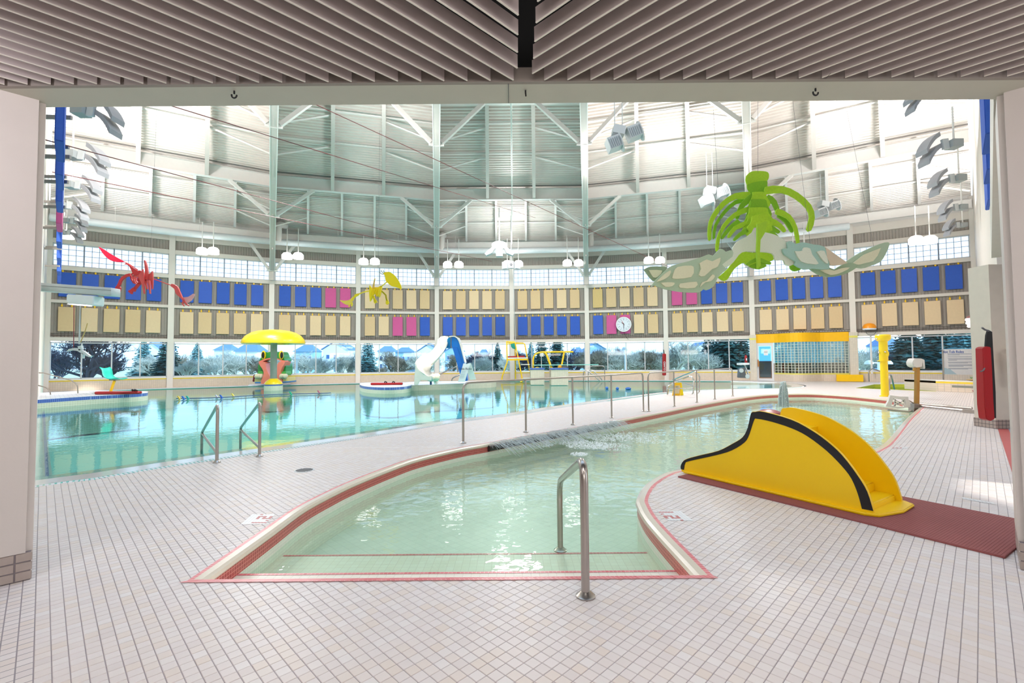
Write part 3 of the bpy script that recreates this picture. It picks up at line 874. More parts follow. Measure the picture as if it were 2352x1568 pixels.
st(MB().box((0, 3.30, 9.5), (14.5, 0.2, 11.0)).build('wall_front', CREAM, auto=True))
st(MB().box((-0.01, 3.27, 3.388), (0.004, 0.24, 0.006)).build('trim_1', DGREY, auto=True))
st(MB().box((0, -0.5, 4.05), (22, 7.4, 0.1)).build('ceiling', BLACK, auto=True))
st(MB().box((0, -4.05, 2.0), (22, 0.1, 4.2)).build('wall_rear', CREAM, auto=True))
st(MB().box((-11, -0.4, 2.0), (0.1, 7.4, 4.2)).build('wall_left', CREAM, auto=True))
st(MB().box((-7.2, 3.3, 2.0), (5.6, 0.15, 4.2)).build('wall_left', CREAM, auto=True))
# pillars at the two ends of the opening
for P, sg, nm in ((PL, -1, 'left'), (PR, 1, 'right')):
    c = P + V((sg * 0.43, 0.0, 0)); pc = thing('column', 'x', 'x', c); del pc['label']; del pc['category']; st(pc)
    bm = bmesh.new(); bmesh.ops.create_cube(bm, size=1.0)
    bmesh.ops.scale(bm, vec=(0.6, 0.6, 3.2), verts=bm.verts); bmesh.ops.bevel(bm, geom=[e for e in bm.edges if abs((e.verts[0].co - e.verts[1].co).z) > 1], offset=0.035, segments=4, affect='EDGES')
    bmesh.ops.rotate(bm, verts=bm.verts, matrix=Matrix.Rotation(R(45), 3, 'Z')); bmesh.ops.translate(bm, verts=bm.verts, vec=(0, 0, 0.19 + 1.6))
    me = bpy.data.meshes.new('shaft'); bm.to_mesh(me); bm.free(); me.materials.append(COLM)
    me.polygons.foreach_set('use_smooth', [True] * len(me.polygons)); me.set_sharp_from_angle(angle=R(30))
    o = bpy.data.objects.new('shaft', me); COL.objects.link(o); o.parent = pc
    # mosaic base: tiles 3 high
    core = MB().box(c + V((0, 0, 0.095)), (0.585, 0.585, 0.19), rz=R(45)); core.build('base_core', GROUT, pc)
    tb = MB(); M45 = Matrix.Rotation(R(45), 3, 'Z')
    for face in range(4):
        Mf = M45 @ Matrix.Rotation(math.pi / 2 * face, 3, 'Z')
        for i in range(7):
            for j in range(3):
                tb.add([c + Mf @ V((-0.3 + (i + a) * 0.0857, -0.2925 - dd, (j + b) * 0.0633)) for a, b, dd in ((.04, .05, 0), (.96, .05, 0), (.96, .95, 0), (.04, .95, 0), (.07, .09, .006), (.93, .09, .006), (.93, .91, .006), (.07, .91, .006))], [(4, 5, 6, 7), (0, 1, 5, 4), (1, 2, 6, 5), (2, 3, 7, 6), (3, 0, 4, 7)])
    tb.build('base_tile', mat('base_tile', (170, 156, 148), 0.4, vary=0.1, scale=20), pc, kind='stuff')
# far right pillar with its mosaic base
c = G(2316, 984) + V((0.0, 0.22, 0))
pc = thing('column', 'x', 'x', c); del pc['label']; del pc['category']; st(pc)
MB().box(c + V((0, 0, 0.18 + 1.6)), (0.50, 0.44, 3.2)).build('shaft', mat('pillar_cream', (214, 204, 190), 0.55), pc)
bb = MB().box(c + V((0, 0, 0.09)), (0.52, 0.46, 0.18)); bb.uv = [(v.x + v.y, v.z) for v in bb.v]; bb.build('base_tile', COLB, pc)
# raking beam over the side opening
ra, rb_ = V((3.80, 3.38, 3.72)), V((9.62, 9.10, 3.72))
st(MB().bar(ra, rb_, 0.34, 0.6).build('beam', mat('raking_beam_paint', (206, 200, 188), 0.5), loc=(7, 6.6, 3.42)))
# side room beyond
slab((V((9.0, 3.4, 0)), V((17.0, 12.5, 0))), 0.1, 0, 4.2, 'wall_side_room', mat('side_room_wall', (190, 190, 196), 0.6))
st(MB().box((11.2, 6.0, 4.0), (13, 6.2, 0.1), rz=R(45)).build('ceiling_side_room', mat('side_ceiling', (168, 168, 170), 0.6), auto=True))
sw = MB().quad(V((11.0, 9.7, 0)), V((17.5, 12.9, 0)), V((17.5, 12.9, 4.2)), V((11.0, 9.7, 4.2)))
st(sw.build('wall_side_room', mat('side_room_wall', (190, 190, 196), 0.6), auto=True))
def sidewin(px0, px1, py0, py1, Y, name):
    wi = thing(name, 'x', 'x', D(px0, py1, Y)); del wi['label']; del wi['category']; st(wi)
    q = [D(px0, py1, Y), D(px1, py1, Y), D(px1, py0, Y), D(px0, py0, Y)]
    MB().add(q, [(0, 1, 2, 3)]).build('pane', mat('lit_window', (225, 236, 255), 0.5, emit=1.2), wi)
    f = MB()
    for a, b in zip(q, q[1:] + q[:1]): f.bar(a, b, 0.06, 0.06)
    f.build('window_frame', WINF, wi)
sidewin(2318, 2372, 678, 726, 9.9, 'window_31')
sidewin(2320, 2374, 744, 806, 9.9, 'window_32')

# ---- slatted ceiling
CS = thing('ceiling_slats', 'x', 'x', (0, 1, 3.4)); CS.name = 'ceiling_louvre'; BASE[CS.name] = V((0, 1, 3.4)); del CS['label']; del CS['category']; st(CS)
SPC = 0.157; XC = 0.10
for sg in (-1, 1):
    off = 0.025 if sg < 0 else 0.235
    for i in range(-7, 25):
        xt = (off - SPC * i) if sg < 0 else (off + SPC * i)
        y = 3.115
        if sg < 0 and xt > XC - 0.05: y = 3.115 - (xt - (XC - 0.05)); xt = XC - 0.05
        if sg > 0 and xt < XC + 0.05: y = 3.115 - ((XC + 0.05) - xt); xt = XC + 0.05
        if y < 2.2: continue
        a = V((xt, y, 0)); dv = V((sg, -1, 0)) * 0.7071; b = a + dv * 4.6
        mb = MB(); mb.bar(a + V((0, 0, 3.436)), b + V((0, 0, 3.436)), 0.006, 0.09)
        o = mb.build('slat', SLATM, CS)
        MB().bar(a + V((0, 0, 3.392)), b + V((0, 0, 3.392)), 0.009, 0.005).build('slat_edge_lit', SLATE, o)
# ================================================================== SOUND PANELS ON THE WALL
BAYN = ['bay behind red skeleton', 'bay between red skeleton and mushroom', 'bay just past the mushroom', 'bay behind yellow skeleton', 'bay above the white slide',
        'bay above the lifeguard chair', 'bay with the clock', 'bay above hanging rescue tube', 'bay above steam room', 'end bay above the notice board']
UP = ['BBBBB', 'BBBBB', 'BBBPP', 'TTTTT', 'TTTTT', 'TTTTT', 'YTTTT', 'PPBBB', 'BBBBB', 'BBBBB']
LO = ['TTTTT', 'TTTTT', 'TTTTT', 'TTPPB', 'BBBBB', 'BBBBB', 'BPPTT', 'TTTTT', 'TTTTT', 'TTTTT']
ORD = ['first', 'second', 'third', 'fourth', 'fifth']
CN = {'B': 'blue', 'P': 'pink', 'T': 'tan', 'Y': 'mustard tan'}
protos = {}


def panel_proto(ch, m):
    mb = MB().box((0, -0.05, -0.66), (0.68, 0.1, 1.32))
    o = mb.build('acoustic_panel', m, loc=(0, 0, 0))
    bm = bmesh.new(); bm.from_mesh(o.data); bmesh.ops.bevel(bm, geom=bm.edges[:], offset=0.012, segments=2, affect='EDGES'); bm.to_mesh(o.data); bm.free()
    for x in (-0.2, 0.2):
        h = MB(); h.prism([V((x, -0.05, 0.0)), V((x - 0.028, -0.05, 0.02)), V((x - 0.045, -0.05, 0.085)), V((x - 0.01, -0.05, 0.15)), V((x - 0.01, -0.05, 0.2)), V((x + 0.01, -0.05, 0.2)), V((x + 0.01, -0.05, 0.15)), V((x + 0.045, -0.05, 0.085)), V((x + 0.028, -0.05, 0.02))], (0, 0.015, 0))
        h.build('hook', YELS, o)
    return o


PR_ = {'B': [panel_proto('B', BLUEP), panel_proto('B', BLUEP2)], 'P': [panel_proto('P', PINKP)], 'T': [panel_proto('T', TAN1), panel_proto('T', TAN2)], 'Y': [panel_proto('Y', TAN3)]}
USED = set()


def copy_tree(o, parent=None):
    c = o.copy(); COL.objects.link(c)
    if parent: c.parent = parent
    for ch in list(o.children): copy_tree(ch, c)
    return c


def put_panel(ch, loc, rz, label, group):
    p = random.choice(PR_[ch])
    if p.name not in USED: USED.add(p.name); o = p
    else: o = copy_tree(p)
    o.location = loc; o.rotation_euler = (random.uniform(-.006, .006), random.uniform(-.008, .008), rz)
    BASE[o.name] = V(loc)
    return tag(o, label, 'wall panel', group)


for i, k in enumerate(range(-5, 5)):
    a, b, u, n, L = bay(k); rz = math.atan2(u.y, u.x)
    for row, (S_, z) in enumerate(((UP[i], 6.44), (LO[i], 4.55))):
        for j, ch in enumerate(S_):
            s = L / 2 + (j - 2) * 0.937 - 0.03
            p = a + u * s + n * 0.05 + V((0, 0, z + random.uniform(-.015, .015)))
            put_panel(ch, p, rz, '%s panel, %s of the %s row, in %s' % (CN[ch], ORD[j], ('upper', 'lower')[row], BAYN[i]), ('upper row wall panels', 'lower row wall panels')[row])
# the same panels on the side walls, seen edge on
SO = ORD + ['sixth', 'seventh', 'eighth']
for q, (y, ch) in enumerate(((8.1, 'B'), (9.5, 'B'), (11.0, 'B'), (12.7, 'P'), (14.6, 'B'), (16.8, 'B'), (19.2, 'B'), (21.8, 'B'))):
    o = put_panel(ch, V((-0.966 * y, y, 6.5)), 0, '%s panel seen edge on by the near pillar, %s from the camera' % (CN[ch], SO[q]), 'edge-on panels beside the near pillar')
    o.rotation_euler = (0, 0, R(-45 - 2)); o.scale = (1.7, 1.15, 1)
for q, (y, ch) in enumerate(((8.1, 'B'), (9.6, 'B'), (11.4, 'B'), (13.6, 'P'), (16.4, 'B'), (20.0, 'B'))):
    o = put_panel(ch, V((1.025 * y, y, 6.5)), R(45), '%s panel on the wall above the raking beam, %s from the camera' % (CN[ch], SO[q]), 'edge-on panels above the raking beam')
    o.rotation_euler = (0, 0, R(45 + 2)); o.scale = (1.7, 1.15, 1)
for q, (y, z) in enumerate(((8.3, 6.0), (9.9, 6.0), (12.0, 5.9), (15.0, 5.8))):
    p = V((1.062 * y, y, z)); dv = V((0.7071, 0.7071, 0)); nv = V((-0.7071, 0.7071, 0))
    t = thing('louvre_window', 'dark louvred opening above the raking beam, %s from the camera' % ORD[q], 'louvre', p, 'dark louvred openings above the raking beam')
    MB().bar(p - dv * .55, p + dv * .55, .06, 1.5).build('dark_panel', BLK, t)
    for e_ in (-.5, -.25, 0, .25, .5): MB().bar(p + dv * e_ + nv * .05 - V((0, 0, .78)), p + dv * e_ + nv * .05 + V((0, 0, .78)), .06, .07, up=tuple(dv)).build('white_fin', WHITE, t)
# steel channels that carry the edge-on panels
for sg, ratio, zs in ((-1, -0.985, (5.35, 6.1)), (1, 1.06, (5.35, 6.1))):
    for q, y in enumerate((8.6, 9.8, 11.4, 13.2, 15.6, 18.4)):
        for z in zs:
            p = V((ratio * y, y, z)); b = MB(); dr_ = V((0.7071 * (1 if sg < 0 else -1), 0.7071, 0))
            b.bar(p - V((0.28 * (1 if sg < 0 else -1), 0, 0)), p + V((0.28 * (1 if sg < 0 else -1), 0, -0.02)), 0.04, 0.07)
            o = b.build('wall_bracket', mat('bracket_zinc', (150, 146, 142), 0.45, 0.3), auto=True)
            tag(o, 'zinc bracket carrying the edge-on panels %s, %s from the camera, %s level' % ('by the near pillar' if sg < 0 else 'above the raking beam', (ORD + ['sixth'])[q], 'lower' if z < 6 else 'upper'), 'bracket', 'zinc brackets of the edge-on panels')

# ================================================================== YELLOW SLIDE ON ITS MAT
mt = MB(); q = [G(1557, 1096), G(2308, 1283)]
u_ = unit(q[1] - q[0]); nn = V((-u_.y, u_.x, 0))
far = G(2065, 1141); wd = (far - q[0]).dot(nn)
end2 = q[1] + nn * wd
P4 = [q[0], q[1], end2, q[0] + nn * wd]
mt.prism([p + V((0, 0, 0.001)) for p in P4], (0, 0, 0.014))
MATO = tag(mt.build('rubber_mat', MATR, auto=True), 'long reddish brown rubber mat lying under the yellow slide', 'mat')
rib = MB(); Lm = (q[1] - q[0]).length; ns = int(Lm / 0.02)
for i in range(ns):
    s = (i + .5) / ns * Lm; rib.bar(q[0] + u_ * s + nn * 0.01 + V((0, 0, 0.0155)), q[0] + u_ * s + nn * (wd - 0.01) + V((0, 0, 0.0152)), 0.011, 0.0016)
rib.build('rib', mat('mat_rib', (152, 86, 84), 0.85, vary=0.08), MATO, kind='stuff')

A0 = G(1578, 1091); B0 = G(1992, 1190); su = unit(B0 - A0); sn = V((-su.y, su.x, 0))
if sn.y < 0: sn = -sn


def onp(px, py, d):
    """point of the upright plane A0 + d*sn seen at a pixel"""
    r_ = ray(px, py); p0 = A0 + sn * d; t = (p0 - CAMP).dot(sn) / r_.dot(sn); return CAMP + r_ * t


OUT = [(1566, 1083), (1563.5, 1071), (1568, 1060), (1578, 1053), (1607, 1045), (1650, 1034.5), (1681, 1019), (1706, 1003), (1718, 980), (1725, 949), (1735, 945), (1755, 945), (1818, 963), (1862, 986), (1898, 1011), (1934, 1044), (1970, 1091), (1992, 1128), (2006, 1172)]
INN = [(1571, 1080), (1574, 1064), (1584, 1058.5), (1645, 1045), (1681, 1034), (1710, 1016), (1721, 998), (1732, 965), (1740, 961.5), (1774, 968.5), (1818, 983), (1854, 1001), (1898, 1034), (1934, 1070), (1956, 1099), (1971, 1135), (1980, 1168)]
OUT = sm2(OUT, 3); INN = sm2(INN, 3)
WI = 0.05
zt = 0.016
t = thing('slide', 'yellow plastic toddler slide with a black stripe along its side', 'slide', A0 + (B0 - A0) * .5)
op = [onp(x, y, WI) for x, y in OUT]
near = [V((p.x, p.y, max(p.z, zt))) for p in op]
endp = near[-1]
sW = (G(2066, 1158) - A0).dot(sn)
print('SLIDE width', sW, 'len', (B0 - A0).length, 'matw', wd, 'top', max(p.z for p in near))
WID = min(max(sW - WI * 2, 0.4), 0.75)
foot = [V((near[0].x, near[0].y, zt))] + near + [V((endp.x, endp.y, zt))]
TH = 0.035
sw = MB(); sw.prism(foot, sn * TH)
o = sw.build('side_wall', YEL, t)
def bev(o, w_=0.008, s=3):
    bm = bmesh.new(); bm.from_mesh(o.data); bmesh.ops.remove_doubles(bm, verts=bm.verts, dist=1e-5)
    es = [e for e in bm.edges if len(e.link_faces) == 2 and e.calc_face_angle(0) > 0.6]
    bmesh.ops.bevel(bm, geom=es, offset=w_, segments=s, affect='EDGES', clamp_overlap=True); bm.to_mesh(o.data); bm.free()
    o.data.polygons.foreach_set('use_smooth', [True] * len(o.data.polygons)); o.data.set_sharp_from_angle(angle=R(45))
bev(o)
o = MB().prism([p + sn * WID for p in foot], sn * TH).build('side_wall', YEL, t); bev(o)
ip = [onp(x, y, WI) for x, y in INN]
stp = MB(); nI = len(ip)
outer = [V((p.x, p.y, max(p.z - 0.004, zt + .03))) for p in op]
stp.prism([p - sn * 0.004 for p in outer] + [V((p.x, p.y, max(p.z, zt + .03))) - sn * 0.004 for p in ip[::-1]], sn * 0.006)
stp.build('stripe', BLK, t, label='black stripe following the outline')
# flange all round the foot
fa = V((near[0].x, near[0].y, zt)) - sn * 0.05; fb = G(1990, 1190); fb = V((fb.x, fb.y, zt))
Ls = (fb - fa).dot(su)
fl = [fa + su * 0.05, fa + su * (Ls - 0.02), fa + su * (Ls + 0.08) + sn * 0.06, fa + su * (Ls + 0.16) + sn * (WID * .6), fa + su * (Ls + 0.14) + sn * (WID + .06), fa + su * (Ls + 0.05) + sn * (WID + 0.12), fa + su * 0.05 + sn * (WID + 0.12)]
o = MB().prism(cr_path(fl, 1, True), (0, 0, 0.03)).build('base_flange', YEL, t); bev(o, 0.01)
# sliding bed between the walls, platform and steps
def prof(s):
    best = None
    for p, q_ in zip(near, near[1:]):
        a = (p - near[0]).dot(su); b = (q_ - near[0]).dot(su)
        if min(a, b) - 1e-6 <= s <= max(a, b) + 1e-6 and abs(b - a) > 1e-6:
            z = p.z + (q_.z - p.z) * (s - a) / (b - a); best = z if best is None else max(best, z)
    return best or 0.1
LL = (endp - near[0]).dot(su)
ztop = max(p.z for p in near); stop = [(p - near[0]).dot(su) for p in near if p.z == ztop][0]
bed = MB(); pts = []
for i in range(26):
    s = 0.01 + (stop + 0.05) * i / 25; z = max(0.07, prof(min(s, stop)) - 0.17 - 0.02 * math.sin(i / 25 * 3.1)); pts.append((s, z))
pts.append((stop + 0.3, pts[-1][1] - .02)); pts.append((stop + 0.34, pts[0][1]))
for s, z in pts:
    for dd in (TH, WID): bed.v.append(near[0] * 1 + V((0, 0, -near[0].z)) + su * s + sn * dd + V((0, 0, z)))
for i in range(len(pts) - 1): bed.f.append((2 * i, 2 * i + 1, 2 * i + 3, 2 * i + 2))
bed.build('sliding_bed', YEL, t, smooth=True)
zp = pts[-2][1]; nst = 4
s_a = stop + 0.3; s_b = LL - 0.06
for i in range(nst):
    z1_ = zp * 0.62 * (i + 1) / (nst + 1); w0 = s_b - (s_b - s_a) * (i + 1) / nst; w1 = s_b - (s_b - s_a) * i / nst
    c = V((near[0].x, near[0].y, 0)) + su * ((w0 + w1) / 2) + sn * (TH / 2 + WID / 2)
    o = MB().box(c + V((0, 0, z1_ / 2 + zt)), (w1 - w0 + 0.02, WID - 0.02, z1_), rz=math.atan2(su.y, su.x)).build('step', YEL, t); bev(o, 0.012)

# ================================================================== STEEL RAILS
def rail_thing(name, label, pts, r=0.024, rad=0.12, flanges=(0, -1), extra=None, n=12, group=None, m=None):
    t = thing(name, label, 'handrail', pts[0], group)
    MB().tube(fillet(pts, rad, 7), r, n).build('tube', m or INOX, t, smooth=True)
    for i in flanges:
        p = V(pts[i]); MB().lathe(p, [(r * 2.3, 0.0), (r * 2.3, 0.008), (r * 1.9, 0.014), (r * 1.35, 0.03), (r * 1.1, 0.036)], 20).build('floor_flange', m or INOX, t, smooth=True)
    for a, b in (extra or []): MB().tube([a, b], r * 0.9, 10).build('crossbar', m or INOX, t, smooth=True)
    return t


b1 = G(1345, 1369); Y1 = b1.y; b2 = G(1287, 1264, -0.30); Y2 = b2.y
p1 = D(1337, 1075, Y1); p2 = D(1290, 1105, Y2)
top1 = V((b1.x, b1.y, D(1325, 1053, Y1 + .05).z + 0.01))
rail_thing('pool_rail', 'steel handrail over the steps into the shallow pool', [b1, top1, V((b2.x, b2.y, p2.z)), b2], 0.027, 0.16, n=16)
for (bx, by, tx, ty, wx, wy, lab) in ((498, 1062, 495, 934, 463, 1045, 'steel grab rail by the main pool edge, the one nearer the white pillar'), (596, 1048, 592, 928, 552, 1035, 'steel grab rail by the main pool edge, the one nearer the mushroom')):
    b = G(bx, by); c = G(wx, wy, -0.25)
    tz = D(tx, ty, b.y - 0.02).z; kz = D(wx - 1, {463: 993, 552: 982}[wx], c.y).z
    w_ = V((c.x, c.y, -0.4))
    rail_thing('grab_rail', lab, [b, V((b.x, b.y, tz + .03)), V((c.x, c.y, kz)), w_], 0.023, 0.11, flanges=(0,), extra=[(V((b.x, b.y, 0.14)), V((c.x, c.y, 0.16)))], n=12)


def guard(name, label, bases, topz, dropA, dropB, r=0.022):
    t = thing(name, label, 'guard rail', G(*bases[0]))
    B = [G(*b) for b in bases]
    pts = [B[0], B[0] + V((0, 0, topz)), B[-1] + V((0, 0, topz)), B[-1]]
    mid = [b + V((0, 0, topz)) for b in B[1:-1]]
    P_ = fillet([pts[0], pts[1]] + mid + [pts[2], pts[3]], 0.16, 8)
    MB().tube(P_, r, 12).build('top_rail', INOX, t, smooth=True)
    for b in B[1:-1]: MB().tube([b, b + V((0, 0, topz - 0.01))], r * 0.95, 12).build('post', INOX, t, smooth=True)
    for b in B: MB().lathe(b, [(0.055, 0), (0.055, 0.008), (0.045, 0.014), (0.03, 0.03), (0.024, 0.034)], 18).build('floor_flange', INOX, t, smooth=True)
    return t


guard('guard_rail', 'long steel guard rail on the strip of deck behind the water jets', [(1064, 1017), (1208, 992), (1316, 975), (1405, 959), (1478, 944)], 1.08, 0, 0)
guard('guard_rail', 'shorter steel guard rail standing next to the yellow wet floor sign', [(1490, 944), (1549, 933), (1601, 924), (1642, 917), (1683, 909.5)], 1.08, 0, 0)
# rails at the ramp behind the sign
for (pts, lab) in (([(1533, 906, 19.2, 0), (1535, 886, 19.2, 1), (1553, 875, 19.3, 1), (1585, 863, 18.0, 1), (1594, 871, 17.9, 1), (1592, 905, 17.9, 0)], 'curved steel rail behind the wet floor sign, the nearer one'),
                   ([(1545, 884, 21.5, 0), (1550, 870, 21.2, 1), (1596, 852, 19.0, 1), (1607, 862, 18.9, 1), (1606, 903, 18.9, 0)], 'curved steel rail behind the wet floor sign, the farther one')):
    P_ = [D(a, b, c) for a, b, c, _ in pts]
    rail_thing('pool_rail', lab, P_, 0.03, 0.1, flanges=(-1,), n=8, m=INOXB, extra=[(P_[0] + V((0, 0, 0.25)), P_[-1] + V((0, 0, 0.22)))])
for (pts, lab) in (([(85, 856, 17.4), (100, 856, 17.3), (166, 874, 17.0), (178, 884, 17.0), (179, 903, 17.0)], 'long steel rail on the tiled island by the near pillar'),
                   ([(85, 884, 17.1), (107, 890, 17.0), (115, 899, 17.0), (116, 906, 17.0)], 'short low steel rail on the tiled island by the near pillar')):
    rail_thing('pool_rail', lab, [D(*p) for p in pts], 0.02, 0.1, flanges=(), n=8)

# ================================================================== WATER JETS ALONG THE SHALLOW POOL
side_pts = [p for p in kid_side]
i0 = min(range(len(side_pts)), key=lambda i: (side_pts[i] - G(1112, 1018)).length)
i1 = min(range(len(side_pts)), key=lambda i: (side_pts[i] - G(1400, 966.5)).length)
seg = side_pts[i0:i1 + 1]; so = offset(seg, 0.13, SIDE)
jt = thing('spray_bar', 'dark pipe throwing thin water jets from the edge of the shallow pool', 'spray bar', so[0])
MB().tube([p + V((0, 0, -0.075)) for p in so], 0.055, 12).build('pipe', mat('spray_pipe', (64, 60, 60), 0.4, 0.4), jt, smooth=True)
jets = MB(); foam = MB()
tot = sum((b - a).length for a, b in zip(so, so[1:]))


def along(P, s):
    for a, b in zip(P, P[1:]):
        l = (b - a).length
        if s <= l: return a + (b - a) * (s / l), unit(b - a)
        s -= l
    return P[-1], unit(P[-1] - P[-2])


for i in range(900):
    s = random.random() ** 0.9 * tot; p, td = along(so, s)
    nd = V((-td.y, td.x, 0)) * SIDE
    v = random.uniform(0.5, 1.35); h = random.uniform(0.005, 0.09)
    P_ = []
    dirv = nd * v + td * random.uniform(-.15, .3)
    st_ = random.random() * 0.5
    for q in range(4):
        tt = st_ + q * 0.14
        if tt > 1: break
        z = 0.0 + h * 4 * tt * (1 - tt) - 0.2 * tt * tt
        P_.append(p - nd * 0.05 + dirv * tt * 0.6 + V((0, 0, z)))
    if len(P_) > 1: jets.tube(P_, random.uniform(0.0012, 0.0028), 3, cap=False)
jets.build('jet', DROP, jt, kind='stuff')
def splash(mb, c, r, n, z0, zh=0.015, sz=(0.003, 0.012), ax=None):
    for i in range(n):
        a = random.random() * 6.283; q = math.sqrt(random.random()) * r
        o_ = V((math.cos(a) * q, math.sin(a) * q, 0)) if ax is None else ax[0] * random.gauss(0, ax[2]) + ax[1] * random.gauss(0, ax[3])
        x = random.uniform(*sz); p = c + o_ + V((0, 0, random.random() ** 3 * zh))
        mb.add([p + V((-x, 0, 0)), p + V((0, -x * .8, 0)), p + V((x, 0, 0)), p + V((0, x * .8, 0)), p + V((0, 0, x * 0.7))], [(0, 1, 4), (1, 2, 4), (2, 3, 4), (3, 0, 4)])
sp = MB()
for (px, py, rx, n) in ((1180, 1028, .25, 160), (1230, 1020, .35, 220), (1300, 1012, .45, 420), (1350, 1022, .45, 520), (1400, 1005, .5, 420), (1460, 1000, .5, 260), (1490, 1012, .35, 120), (1330, 1043, .16, 150), (1400, 1025, .4, 200), (1270, 985, .2, 160), (1130, 1033, .12, 40)):
    splash(sp, G(px, py, -0.203), rx, int(n * 1.4), 0, sz=(0.004, 0.019))
SPL = tag(sp.build('splash', SNOW, auto=True), 'white splashes where the thin jets hit the shallow pool', 'splash'); SPL['kind'] = 'stuff'

# bubbling fountain
fc = G(1800, 935, -0.2)
ft = thing('water_fountain', 'short bubbling fountain of white water behind the yellow slide', 'fountain', fc)
fm = MB(); hgt = D(1800, 876, fc.y).z + 0.2
for i in range(60):
    a = random.random() * 6.283; hh = hgt * random.uniform(0.6, 1.0); rr = random.uniform(0.03, 0.2)
    P_ = [fc + V((math.cos(a) * rr * tt, math.sin(a) * rr * tt, hh * (1 - (2 * tt - 1) ** 2) if tt > .5 else hh * min(1, tt * 2.6))) for tt in (0, .25, .5, .75, 1.0)]
    fm.tube(P_, random.uniform(0.006, 0.016), 5, cap=False)
fm.build('water_stream', DROP, ft, kind='stuff')
fd = MB()
for i in range(420):
    a = random.random() * 6.283; z = random.random(); rr = abs(random.gauss(0, 0.04 + 0.06 * (1 - z)))
    x = random.uniform(0.006, 0.022); fd.ell(fc + V((math.cos(a) * rr, math.sin(a) * rr, z * hgt)), (x, x, x * 1.3), 5, 3)
fd.build('droplets', mat('water_drop_white', (226, 236, 240), 0.1, vary=.02), ft, kind='stuff')
sp = MB(); splash(sp, fc, 0.8, 260, 0); splash(sp, G(1930, 960, -.203), 0.5, 300, 0)
q_ = tag(sp.build('splash', SNOW, auto=True), 'white ripples around the bubbling fountain', 'splash'); q_['kind'] = 'stuff'
# red top of another spray feature just behind the slide
rt = G(1766, 944, 0); rt = D(1766, 946, 12.5)
tt_ = thing('spray_dome', 'dark red rounded spray dome peeping over the yellow slide', 'spray feature', V((rt.x, rt.y, -0.5)))
MB().lathe(V((rt.x, rt.y, -0.5)), [(0.22, 0), (0.22, rt.z + .3), (0.32, rt.z + 0.42), (0.3, rt.z + .5), (0.16, rt.z + 0.56), (0.02, rt.z + .58)], 20).build('dome', mat('dark_red_gloss', (150, 50, 56), 0.35), tt_, smooth=True)

# ================================================================== FELT SEA-CREATURE SKELETON
def c4(x, y): return (1460 + x / 3.92, 380 + y / 3.92)


CT = thing('felt_skeleton', 'huge lime green and sage felt skeleton hanging on wires', 'hanging sculpture', D(1745, 600, 9.0))


def felt(name, pts, Y, m, th=0.03, smo=3, dy=None, parent=None):
    P_ = sm2(pts + [pts[0]], smo)[:-1] if smo > 1 else pts
    return prismpx(P_, Y, th, c4, dy).build(name, m, parent or CT)


felt('neck_plate', [(1000, 90), (1040, 55), (1110, 48), (1190, 60), (1200, 110), (1180, 150), (1190, 200), (1165, 245), (1050, 245), (1010, 210), (1005, 170), (992, 130)], 9.8, LIME)
felt('neck_plate', [(1003, 175), (1060, 152), (1130, 140), (1185, 142), (1180, 200), (1165, 250), (1060, 255), (1015, 225)], 9.7, LIMED, 0.02)
for i, (pth, wd_, Y, m) in enumerate((([(1030, 265), (900, 275), (790, 345), (700, 460), (668, 560), (668, 665)], (60, 26), 9.6, LIME), ([(1170, 225), (1320, 215), (1450, 270), (1560, 370), (1590, 470), (1560, 580)], (66, 44), 9.6, LIME),
                                     ([(1010, 300), (900, 330), (800, 420), (720, 540), (705, 650)], (40, 20), 9.75, LIMED),
                                     ([(1020, 390), (900, 440), (800, 540), (745, 660), (735, 765)], (46, 24), 9.4, LIME), ([(1270, 410), (1380, 460), (1440, 560), (1465, 695)], (52, 26), 9.4, LIME),
                                     ([(1290, 440), (1360, 500), (1410, 590)], (50, 30), 9.5, LIMED), ([(930, 500), (850, 560), (780, 650)], (44, 26), 9.3, LIMED), ([(1000, 520), (900, 560), (840, 640)], (48, 26), 9.1, LIME), ([(1010, 580), (940, 620), (890, 668)], (44, 24), 8.95, LIMED),
                                     ([(1220, 500), (1300, 540), (1345, 590)], (54, 28), 9.1, LIME), ([(1220, 560), (1260, 580), (1295, 600)], (46, 24), 9.0, LIMED), ([(1210, 600), (1270, 640), (1300, 680)], (40, 22), 8.9, LIMED),
                                     ([(1060, 270), (960, 360), (915, 470)], (60, 30), 9.5, LIMED), ([(1180, 290), (1250, 330), (1290, 440)], (66, 30), 9.5, LIMED))):
    felt('rib', band(pth, wd_), Y, m, 0.03, 2)
for (cx, cy, a, b, Y) in ((1115, 290, 66, 52, 9.45), (1110, 370, 78, 66, 9.3), (1108, 440, 92, 62, 9.2), (1105, 505, 98, 60, 9.1)):
    felt('vertebra', [(cx - a * .9, cy - b), (cx + a * .7, cy - b), (cx + a, cy - b * .2), (cx + a * 1.5, cy + b * 1.0), (cx + a * 1.1, cy + b * 1.7), (cx + a * .6, cy + b), (cx - a * .5, cy + b * .9), (cx - a * 1.1, cy + b * 1.9), (cx - a * 1.5, cy + b * 1.4), (cx - a, cy - b * .1)], Y, LIME if cy != 370 else LIMED, 0.025, 3)
felt('vertebra', [(1050, 455), (1120, 440), (1180, 470), (1230, 560), (1215, 610), (1170, 600), (1150, 540), (1090, 530), (1050, 590), (1030, 640), (1000, 620), (1005, 560), (1040, 510)], 8.95, LIME)
felt('keel', [(1097, 525), (1130, 518), (1165, 500), (1185, 505), (1168, 600), (1125, 670), (1120, 780), (1128, 900), (1100, 930), (1092, 780), (1098, 660)], 8.5, mat('lime_felt_pale', (160, 200, 50), .9, vary=.1, scale=30), 0.05, 1)
